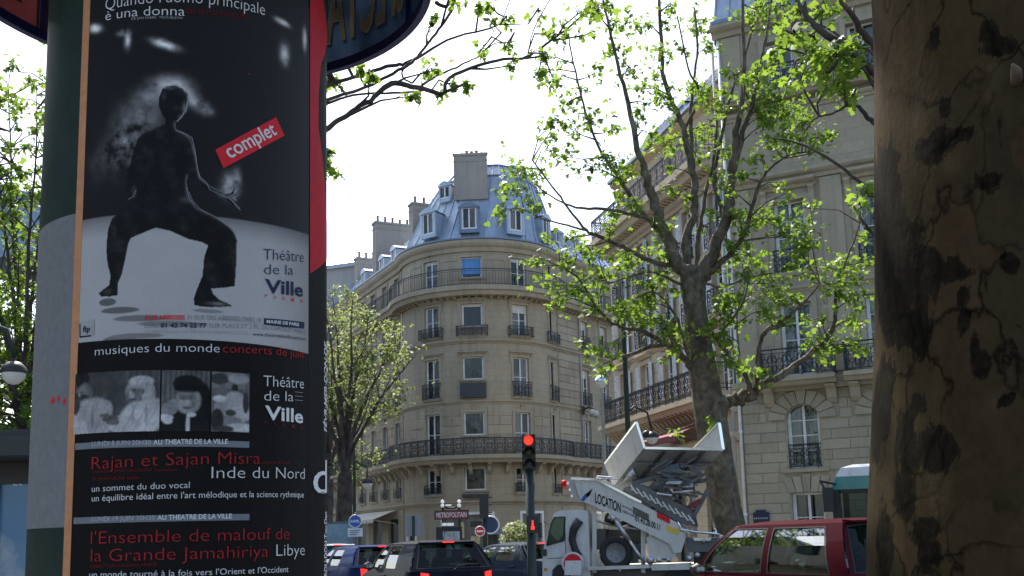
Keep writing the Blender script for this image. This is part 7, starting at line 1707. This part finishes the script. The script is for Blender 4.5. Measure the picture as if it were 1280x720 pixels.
# red traffic light
Yt = 19.0; P0 = at(661, 566, Y=Yt); gx, gy = P0.x, P0.y; top_z, bot_z = at(661, 543, Yt).z, at(661, 588, Yt).z; hw_ = 8.5*Yt/LENS_F
TLt = empty('traffic_light', (gx, gy, 0), 'traffic light showing red, on a thick dark post left of the truck cab', 'traffic light', 'traffic lights')
q = MB(); q.lathe([(.16, 0), (.16, .25), (.10, .35), (.085, .5), (.075, bot_z+.02), (.0, bot_z+.03)], 16, 0, (gx, gy+.02, 0)); q.build('pole', GRN, TLt, True)
def house(parent, x, y, z0, z1, hw, cols, face=-1, lensr=None):
    q = MB(); n = len(cols); H_ = (z1-z0)/n
    q.box(x-hw, x+hw, y-.02, y+.16, z0, z1); q.box(x-hw*.9, x+hw*.9, y+.16, y+.22, z0+.03, z1-.03); hs_ = q.build('housing', M['black'], parent)
    for i, (mt, lit) in enumerate(cols):
        zc = z1-H_*(i+.5); r = lensr or min(hw*.78, H_*.40)
        l_ = MB(); l_.lathe([(r, 0), (r*.8, .02), (r*.4, .032), (0, .035)], 20); 
        for v in range(len(l_.v)): a, b_, c_ = l_.v[v]; l_.v[v] = (x+a, y-.022-c_, zc+b_)
        l_.build('lens', mt, hs_, True)
        v_ = MB(); k = 14
        for j in range(k):
            a0, a1 = math.pi*(-.12+1.24*j/k), math.pi*(-.12+1.24*(j+1)/k); R1 = r*1.13
            for rr_ in (R1, R1+.012): v_.poly([(x+rr_*math.cos(a0), y-.02, zc+rr_*math.sin(a0)), (x+rr_*math.cos(a1), y-.02, zc+rr_*math.sin(a1)), (x+rr_*math.cos(a1), y-.2, zc+rr_*math.sin(a1)-.02), (x+rr_*math.cos(a0), y-.2, zc+rr_*math.sin(a0)-.02)])
        v_.build('visor', M['black'], hs_)
    return hs_
RL = plain('red_light', (.8, .05, .03), .3, emit=((1, .035, .02), .75)); AM = plain('amber_off', (.06, .06, .03), .35); GF = plain('green_off', (.055, .06, .055), .35)
house(TLt, gx, gy, bot_z, top_z, hw_, [(RL, 1), (AM, 0), (GF, 0)])
z2 = at(664, 645, Yt).z; z3 = at(664, 684, Yt).z
q = MB(); q.box(gx-.08, gx+.13, gy-.20, gy-.07, z3+.25, z2-.0); q.build('crossing_signal', M['black'], TLt)
q = MB(); zz = at(664, 657, Yt).z; fx = gx+.03; q.box(fx-.016, fx+.016, gy-.212, gy-.203, zz-.01, zz+.05); q.box(fx-.03, fx-.004, gy-.213, gy-.204, zz-.075, zz-.01); q.box(fx+.004, fx+.03, gy-.214, gy-.205, zz-.075, zz-.01); q.cyl((fx, gy-.208, zz+.072), (0, 1, 0), .018, .01, 10); q.build('red_figure', RL, TLt)
# traffic light seen from behind, with road signs
Yb = 30.0; pb = on_ground(606, Yb); T2 = empty('traffic_light', (pb.x, pb.y, 0), 'traffic light seen from behind, above the no entry sign', 'traffic light', 'traffic lights')
za, zb2 = at(605, 620, Yb).z, at(605, 648, Yb).z
q = MB(); q.tube([(pb.x, pb.y, 0), (pb.x, pb.y, za-.05)], .07, 12); q.build('pole', GRN, T2, True)
q = MB(); hw2 = 5.5*Yb/LENS_F; q.box(pb.x-hw2, pb.x+hw2, pb.y-.22, pb.y-.04, zb2, za)
for k in range(3): z_ = za-(za-zb2)*(k+.3)/3; q.box(pb.x+hw2, pb.x+hw2+.1, pb.y-.2, pb.y-.06, z_, z_+.03)
q.build('housing', M['black'], T2)
def disc(name, label, px, py, Y, rpx, mats, draw, back=False, group=None, cat='road sign'):
    c = at(px, py, Y); r = rpx*Y/LENS_F; root = empty(name, (c.x, c.y, c.z), label, cat, group)
    q = MB(); q.cyl(c+Vector((0, .01, 0)), (0, 1, 0), r, .02, 32); q.build('disc', mats[0], root)
    if draw: draw(root, c, r, mats)
    return root, c, r
WH = plain('sign_white', (.72, .73, .73), .4); SR_d = plain('sign_red', (.55, .02, .025), .4); SB = plain('sign_blue', (.02, .12, .50), .4); SBK = plain('sign_back', (.20, .23, .26), .6, .2)
def noentry(root, c, r, m): 
    q = MB(); q.box(c.x-r*.68, c.x+r*.68, c.y-.008, c.y-.002, c.z-r*.17, c.z+r*.17); q.build('bar', WH, root); q = MB(); q.tube([(c.x+r*.97*math.cos(t), c.y-.003, c.z+r*.97*math.sin(t)) for t in [2*math.pi*k/32 for k in range(33)]], .012, 5); q.build('rim', WH, root)
disc('no_entry_sign', 'round red no entry sign with a white bar, under the light seen from behind', 600, 664, 29.8, 6.2, [SR_d], noentry)
disc('round_sign', 'big round dark blue sign with a pale rim, behind the no entry sign', 613, 656, 30.3, 10.5, [plain('sign_navy', (.03, .06, .13), .5)], lambda root, c, r, m: (lambda q: (q.tube([(c.x+r*math.cos(t), c.y-.003, c.z+r*math.sin(t)) for t in [2*math.pi*k/32 for k in range(33)]], .025, 5), q.build('rim', WH, root)))(MB()))
q = MB(); c = at(600, 656, 30.2); q.box(c.x-.28, c.x+.1, c.y-.1, c.y-.04, c.z-.06, c.z+.1); q.build('bracket', M['black'], T2)
q = MB(); sgp = on_ground(445, 27); q.tube([(sgp.x, sgp.y, 0), (sgp.x, sgp.y, at(444, 640, 27).z)], .035, 10); r_ = empty('blue_round_sign', (sgp.x, sgp.y, 0), 'round blue road sign with a white line of lettering above a small white plate', 'road sign'); q.build('pole', M['steel_dark'], r_, True)
c = at(444, 651.5, 26.95); r0 = 8*27/LENS_F; q = MB(); q.cyl(c, (0, 1, 0), r0, .02, 32); dd = q.build('disc', SB, r_); q = MB(); q.tube([(c.x+r0*.95*math.cos(t), c.y-.014, c.z+r0*.95*math.sin(t)) for t in [2*math.pi*k/32 for k in range(33)]], .012, 5); q.build('rim', WH, dd); 
def wall_text(s, c, w, h, mat, parent, y, bold=.02):
    cu = bpy.data.curves.new('t', 'FONT'); cu.body = s; cu.size = 1; cu.offset = bold; ob = bpy.data.objects.new('t', cu); me = bpy.data.meshes.new_from_object(ob); bpy.data.objects.remove(ob)
    co = np.zeros(len(me.vertices)*3, 'f'); me.vertices.foreach_get('co', co); co = co.reshape(-1, 3); a, b_ = co[:, 0].min(), co[:, 0].max(); w0 = parent_world(parent)
    P = np.stack([c.x-w/2+(co[:, 0]-a)/(b_-a)*w-w0.x, np.full(len(co), y-w0.y), c.z-h/2+co[:, 1]/.7*h-w0.z], -1); me.vertices.foreach_set('co', P.astype('f').ravel()); me.materials.clear(); me.materials.append(mat); me.name = 'lettering'; me.update(); return link('lettering', me, parent)
wall_text("RAPPEL", c, r0*1.4, r0*.4, WH, dd, c.y-.013, .04)
c = at(444, 665.5, 26.95); q = MB(); q.box(c.x-.19, c.x+.19, c.y-.01, c.y+.01, c.z-.11, c.z+.11); pl = q.build('plate', WH, r_); q = MB()
for k in range(3): q.box(c.x-.14, c.x+.14-.05*k, c.y-.014, c.y-.0105, c.z+.04-k*.05, c.z+.055-k*.05)
q.build('lettering', M['black'], pl)
# hexagonal sign back left of the metro entrance
c = at(517, 656, 33); q = MB(); s_ = 33/LENS_F
q.plate([c+Vector((x*s_, 0, z*s_)) for x, z in [(-9, 12), (9, 12), (10, 4), (9, -14), (-9, -14), (-10, 4)]], .03); rt = empty('sign_panel', (c.x, c.y, 0), 'grey sign panel seen from behind on a dark post, left of the metro entrance', 'road sign'); q.build('panel', SBK, rt)
q = MB(); q.tube([(c.x, c.y-.06, 0), (c.x, c.y-.06, c.z+.28)], .04, 8); q.build('pole', M['black'], rt)
# metro entrance: red lettered sign between two posts, lamps above, map case below
Ym = 37.0; sM = Ym/LENS_F; cM = at(564.5, 643.5, Ym); mt = empty('metro_entrance', (cM.x, cM.y, 0), 'metro entrance sign reading METROPOLITAIN in white on red, above a map case', 'metro sign')
W2, H2 = 20.5*sM, 5.0*sM
q = MB(); q.box(cM.x-W2, cM.x+W2, cM.y-.04, cM.y+.04, cM.z-H2, cM.z+H2); bd = q.build('sign_board', plain('metro_red', (.28, .03, .03), .45), mt); q = MB()
for x in (-W2, W2): q.box(cM.x+x-.02, cM.x+x+.02, cM.y-.05, cM.y+.05, cM.z-H2-.02, cM.z+H2+.02)
for z in (-H2, H2): q.box(cM.x-W2, cM.x+W2, cM.y-.048, cM.y+.048, cM.z+z-.018, cM.z+z+.018)
q.build('border', M['black'], bd); wall_text("METROPOLITAIN", Vector((cM.x, 0, cM.z)), W2*1.84, H2*1.2, WH, bd, cM.y-.043, .01)
q = MB()
for x in (-11*sM, 9.5*sM): q.tube([(cM.x+x, cM.y+.08, 0), (cM.x+x, cM.y+.08, at(564, 634, Ym).z)], .045, 8)
for k in range(-1, 2): q.tube([(cM.x-11*sM, cM.y+.08, cM.z+.35), (cM.x-5*sM, cM.y+.08, cM.z+.24), (cM.x+4*sM, cM.y+.08, cM.z+.24), (cM.x+9.5*sM, cM.y+.08, cM.z+.35)], .03, 6)
q.build('post', M['black'], mt)
LW_ = plain('lamp_white', (.8, .8, .78), .3, emit=((1, 1, 1), .1))
for px in (553, 574):
    for py in (627, 632): c = at(px, py, Ym); q = MB(); q.lathe([(0, -.07), (.05, -.05), (.07, 0), (.05, .05), (0, .07)], 12, 0, c); q.build('lamp', LW_, mt, True)
c = at(562, 631.5, Ym); q = MB(); q.box(c.x-.14, c.x+.06, c.y-.1, c.y+.1, c.z-.03, c.z+.03); q.build('lamp', LW_, mt); c = at(560, 655.5, Ym); q = MB(); q.box(c.x-.2, c.x+.2, c.y-.1, c.y+.1, c.z-.05, c.z+.05); q.build('lamp', LW_, mt, label='white strip lamp under the red board')
a, b_ = at(545, 659, Ym), at(578, 690, Ym); q = MB(); q.box(a.x, b_.x, a.y-.03, a.y+.08, .1, a.z); q.build('map_case', M['black'], mt); q = MB(); q.box(a.x+.24, b_.x-.08, a.y-.045, a.y-.032, .5, a.z-.16); q.build('map', plain('map_paper', (.42, .45, .47), .4, var=.4, scale=9), mt)
q = MB(); 
for x in np.linspace(-1.3, 2.6, 16): q.tube([(cM.x+x, cM.y-.2, .13), (cM.x+x, cM.y-.2, 1.05)], .018, 6)
q.beam((cM.x-1.3, cM.y-.2, 1.07), (cM.x+2.6, cM.y-.2, 1.07), .05); q.build('railing', GRN, mt)
# glass phone booth
c = at(617, 664, 33); b2 = on_ground(617, 33); w_ = 12*33/LENS_F; zt = at(617, 664, 33).z; pbh = empty('phone_booth', (b2.x, b2.y, .13), 'pale glass phone booth with a rounded grey top, right of the no entry sign', 'phone booth')
q = MB(); q.box(b2.x-w_*.95, b2.x+w_*.95, b2.y-.35, b2.y+.35, zt-.10, zt); q.box(b2.x-w_*.8, b2.x+w_*.8, b2.y-.3, b2.y+.3, zt+.001, zt+.06); q.build('roof', SBK, pbh)
q = MB()
for x in (-w_*.8, w_*.8-.05):
    for y in (-.33, .28): q.box(b2.x+x, b2.x+x+.05, b2.y+y, b2.y+y+.05, .13, zt-.101)
q.build('frame', M['steel'], pbh)['kind'] = 'stuff'; q = MB(); 
for y in (-.31, .3): q.poly([(b2.x-w_*.8, b2.y+y, .3), (b2.x+w_*.8, b2.y+y, .3), (b2.x+w_*.8, b2.y+y, zt-.1), (b2.x-w_*.8, b2.y+y, zt-.1)])
q.build('pane', M['glass'], pbh); q = MB(); q.box(b2.x-.12, b2.x+.12, b2.y+.1, b2.y+.26, 1.0, 1.6); q.build('telephone', M['steel_dark'], pbh)
# shrub in white flower
bs = on_ground(645, 31); SHR = empty('flowering_shrub', (bs.x, bs.y, .13), 'round shrub in pale blossom in front of the white framed shop window', 'shrub')
q = MB(); R_ = random.Random(5)
for k in range(14): e = Vector((R_.gauss(0, .3), R_.gauss(0, .25), R_.uniform(1.0, 1.9))); q.tube([(bs.x, bs.y, .13), (bs.x+e.x*.4, bs.y+e.y*.4, .7), (bs.x+e.x, bs.y+e.y, e.z)], [.03, .02, .006], 5)
q.build('stem', M['bark'], SHR)
cz = at(645, 668, 31).z; n_ = 1500; d_ = NR.normal(size=(n_, 3)); d_ /= np.linalg.norm(d_, axis=1)[:, None]; rad = NR.uniform(.35, 1, n_)**.5*(1+.25*np.sin(d_[:, 0]*5+d_[:, 2]*7)); PP = d_*rad[:, None]*np.array([.42, .42, .45])+np.array([0, 0, cz-.13-.12])
me = leaf_mesh('foliage', PP, NR.uniform(.05, .09, n_), M['leaf_b']); o = link('foliage', me, SHR); o['kind'] = 'stuff'
bl_ = leaf_mat('blossom', (.40, .38, .28), (.60, .57, .45), (.6, .58, .4)); n_ = 150; d_ = NR.normal(size=(n_, 3)); d_ /= np.linalg.norm(d_, axis=1)[:, None]; PP = d_*np.array([.46, .46, .5])+np.array([0, 0, cz-.25]); o = link('blossom', leaf_mesh('blossom', PP, NR.uniform(.06, .10, n_), bl_), SHR); o['kind'] = 'stuff'
# lamps
def globe_lamp(name, label, px, py, Y, rpx, pole_to=None, bowl='down', grp='street lamps', cat='street lamp'):
    c = at(px, py, Y); r = rpx*Y/LENS_F; root = empty(name, (c.x, c.y, .13), label, cat, grp)
    q = MB(); q.lathe([(0, r*.95), (r*.5, r*.85), (r*.9, r*.45), (r*1.02, .03*r), (r*1.0, -.05*r), (r*.9, -.05*r)], 24, 0, c); q.lathe([(0, r*1.35), (r*.14, r*1.3), (r*.16, r*.9)], 12, 0, c); q.build('hood', M['chrome'] if bowl == 'chrome' else M['black'], root, True)
    q = MB(); q.lathe([(r*.93, -.04*r), (r*.8, -.5*r), (r*.45, -.85*r), (0, -.97*r)], 24, 0, c); q.build('bowl', LWm, root, True)
    return root, c, r
LWm = plain('frosted', (.62, .64, .62), .25, 0, .1, 5, coat=.6)
def lamp_post(root, x, y, ztop, rad=.07, arm=None, mat=GRN):
    q = MB(); q.lathe([(rad*2.4, .13), (rad*2.4, .5), (rad*1.6, .7), (rad*1.2, 1.2), (rad, 2), (rad*.75, ztop-.3), (rad*.9, ztop-.25), (rad*.5, ztop-.1), (.01, ztop)], 14, 0, (x, y, 0)); q.build('pole', mat, root, True)
    if arm: q = MB(); q.tube(arm, .03, 8); q.build('arm', mat, root, True)
r1, c, r = globe_lamp('street_lamp', 'street lamp with a silvery globe under the leaves left of the long balcony', 752, 477, 34, 9, bowl='chrome'); lamp_post(r1, c.x, c.y+.0, c.z-r, .07, None, plain('post_grey', (.30, .29, .25), .5))
r2, c, r = globe_lamp('street_lamp', 'dark globe street lamp just behind the left wing of the tipped platform', 815, 547, 29, 8.5); zz = at(785, 393, 29).z; px_ = at(785, 540, 29); lamp_post(r2, px_.x, px_.y, zz, .085, [(px_.x, px_.y, c.z+.7), (px_.x+.2, px_.y, c.z+.9), (c.x-.1, px_.y, c.z+.7), (c.x, c.y, c.z+r*1.2)])
c2 = at(808, 543, 29); q = MB(); q.lathe([(0, .12), (.09, .08), (.12, 0), (.09, -.08), (0, -.11)], 16, 0, c2); q.build('small_globe', M['black'], r2, True)
r3, c, r = globe_lamp('street_lamp', 'street lamp with a round bowl before the left wing', 459, 604, 38, 7.5); lamp_post(r3, at(443, 600, 38).x, c.y, c.z+1.2, .06, [(at(443, 600, 38).x, c.y, c.z+.8), (c.x, c.y, c.z+.6), (c.x, c.y, c.z+r*1.2)])
r4, c, r = globe_lamp('street_lamp', 'large hanging street lamp with a dark hood at the left edge', 17, 466, 13, 16); lamp_post(r4, c.x-2.0, c.y, c.z+1.8, .08, [(c.x-2.0, c.y, c.z+1.0), (c.x-1.0, c.y, c.z+.9), (c.x-.1, c.y, c.z+.55), (c.x, c.y, c.z+r*1.2)])
# wall floodlights on the corner building's right wing
c = at(738, 513, 71.0); wl = empty('wall_floodlight', tuple(c), 'pair of small floodlights on an arm on the right wing of the corner building', 'floodlight')
q = MB(); w0_ = at(729, 513, 71.5); q.tube([w0_, at(735, 509, 71), at(742, 511, 70.8)], .05, 8); q.beam(w0_+Vector((0, 0, -.3)), w0_+Vector((0, 0, .3)), .2); q.build('arm', M['black'], wl)
for px, py in ((740, 515), (745, 517)): c = at(px, py, 70.6); q = MB(); q.tube([c+Vector((0, .2, .15)), c, c+Vector((0, -.18, -.14))], [.12, .22, .24], 12); q.build('lamp_head', M['truck_white'], wl, True)
# white awning of the corner café
aw = empty('cafe_awning', tuple(LW.pt(-6, .6, 3.2)), 'cream canvas awning with a scalloped edge over the shop of the left wing', 'awning')
q = MB()
for k in range(10):
    a, b_ = -9.5+k*.75, -9.5+(k+1)*.75; q.poly([LW.pt(a, .12, 3.5), LW.pt(b_, .12, 3.5), LW.pt(b_, 1.7, 2.9), LW.pt(a, 1.7, 2.9)]); m_ = (a+b_)/2; q.poly([LW.pt(a, 1.7, 2.9), LW.pt(b_, 1.7, 2.9), LW.pt(b_, 1.7, 2.72), LW.pt(m_, 1.7, 2.62), LW.pt(a, 1.7, 2.72)])
for s in (-9.45, -6, -2.05): q.beam(LW.pt(s, .12, 2.6), LW.pt(s, 1.65, 2.85), .04)
q.build('canvas', plain('cream_canvas', (.55, .54, .47), .8), aw)
# advertising panel, pale blue, beyond the slim tree
c = at(425, 676, 36); pn = empty('advert_panel', (c.x, c.y, .13), 'small pale blue advertising panel standing beside the slim tree', 'billboard')
q = MB(); q.box(c.x-.5, c.x+.5, c.y-.06, c.y+.06, .5, 2.15); q.box(c.x-.08, c.x+.08, c.y-.05, c.y+.05, .13, .5); q.build('case', M['steel_dark'], pn); q = MB(); q.box(c.x-.44, c.x+.44, c.y-.068, c.y-.0605, .58, 2.07); q.build('poster', plain('advert_blue', (.16, .28, .38), .4, var=.35, scale=2), pn)
# bus shelter at the left edge
Ys = 8.0; sS = Ys/LENS_F; a = at(-60, 556, Ys); zt = at(10, 557, Ys).z; e = at(38, 600, Ys)
SHL = empty('bus_shelter', (a.x, Ys, .13), 'dark bus shelter with a lit blue advertisement beside the column', 'bus shelter')
q = MB(); q.box(a.x-1.8, e.x+.35, Ys-.7, Ys+.9, zt-.14, zt); q.box(a.x-1.75, e.x+.30, Ys-.65, Ys+.85, zt+.001, zt+.05); q.build('roof', M['black'], SHL)
q = MB()
x0_, x1_ = at(4, 640, Ys).x, at(36, 640, Ys).x+.6
q.box(x0_-.1, x0_-.0, Ys-.1, Ys+.1, .13, zt-.141); q.box(x1_, x1_+.1, Ys-.1, Ys+.1, .13, zt-.141); q.box(a.x-1.7, a.x-1.6, Ys-.1, Ys+.1, .13, zt-.141); q.box(x0_, x1_, Ys-.1, Ys+.1, zt-.30, zt-.141); q.box(x0_, x1_, Ys-.1, Ys+.1, .13, .4); q.build('frame', M['black'], SHL)['kind'] = 'stuff'
zA_ = at(20, 590, Ys).z; q = MB(); q.box(x0_+.001, x1_-.001, Ys-.06, Ys-.02, .401, zt-.301)
m, t, b = new_mat('advert_sky'); n_ = noise(t, 3, 4, .6, wcoords(t)); g_ = nd(t, 'ShaderNodeSeparateXYZ'); t.links.new(wcoords(t, (.3, .3, .45)), g_.inputs[0])
cc = mixc(t, ramp(t, n_, [(.5, (0, 0, 0)), (.7, (.8,)*3)]), ramp(t, g_.outputs[2], [(.2, (.28, .34, .40)), (.7, (.07, .17, .30))]), (.35, .40, .44)); t.links.new(cc, b.inputs['Base Color']); t.links.new(cc, b.inputs['Emission Color']); b.inputs['Emission Strength'].default_value = .03; b.inputs['Roughness'].default_value = .2
ad = q.build('advertisement', m, SHL); c = at(27, 603, Ys); wall_text("Et", c, .07, .05, WH, ad, Ys-.063); 
q = MB(); q.poly([(a.x-1.6, Ys+.02, .4), (x0_-.1, Ys+.02, .4), (x0_-.1, Ys+.02, zt-.15), (a.x-1.6, Ys+.02, zt-.15)]); q.build('pane', M['glass'], SHL)
q = MB(); q.box(a.x-1.4, x0_-.3, Ys+.2, Ys+.5, .55, .6); q.box(a.x-1.2, a.x-1.1, Ys+.3, Ys+.4, .13, .55); q.box(x0_-.5, x0_-.4, Ys+.3, Ys+.4, .13, .55); q.build('bench', M['steel_dark'], SHL)
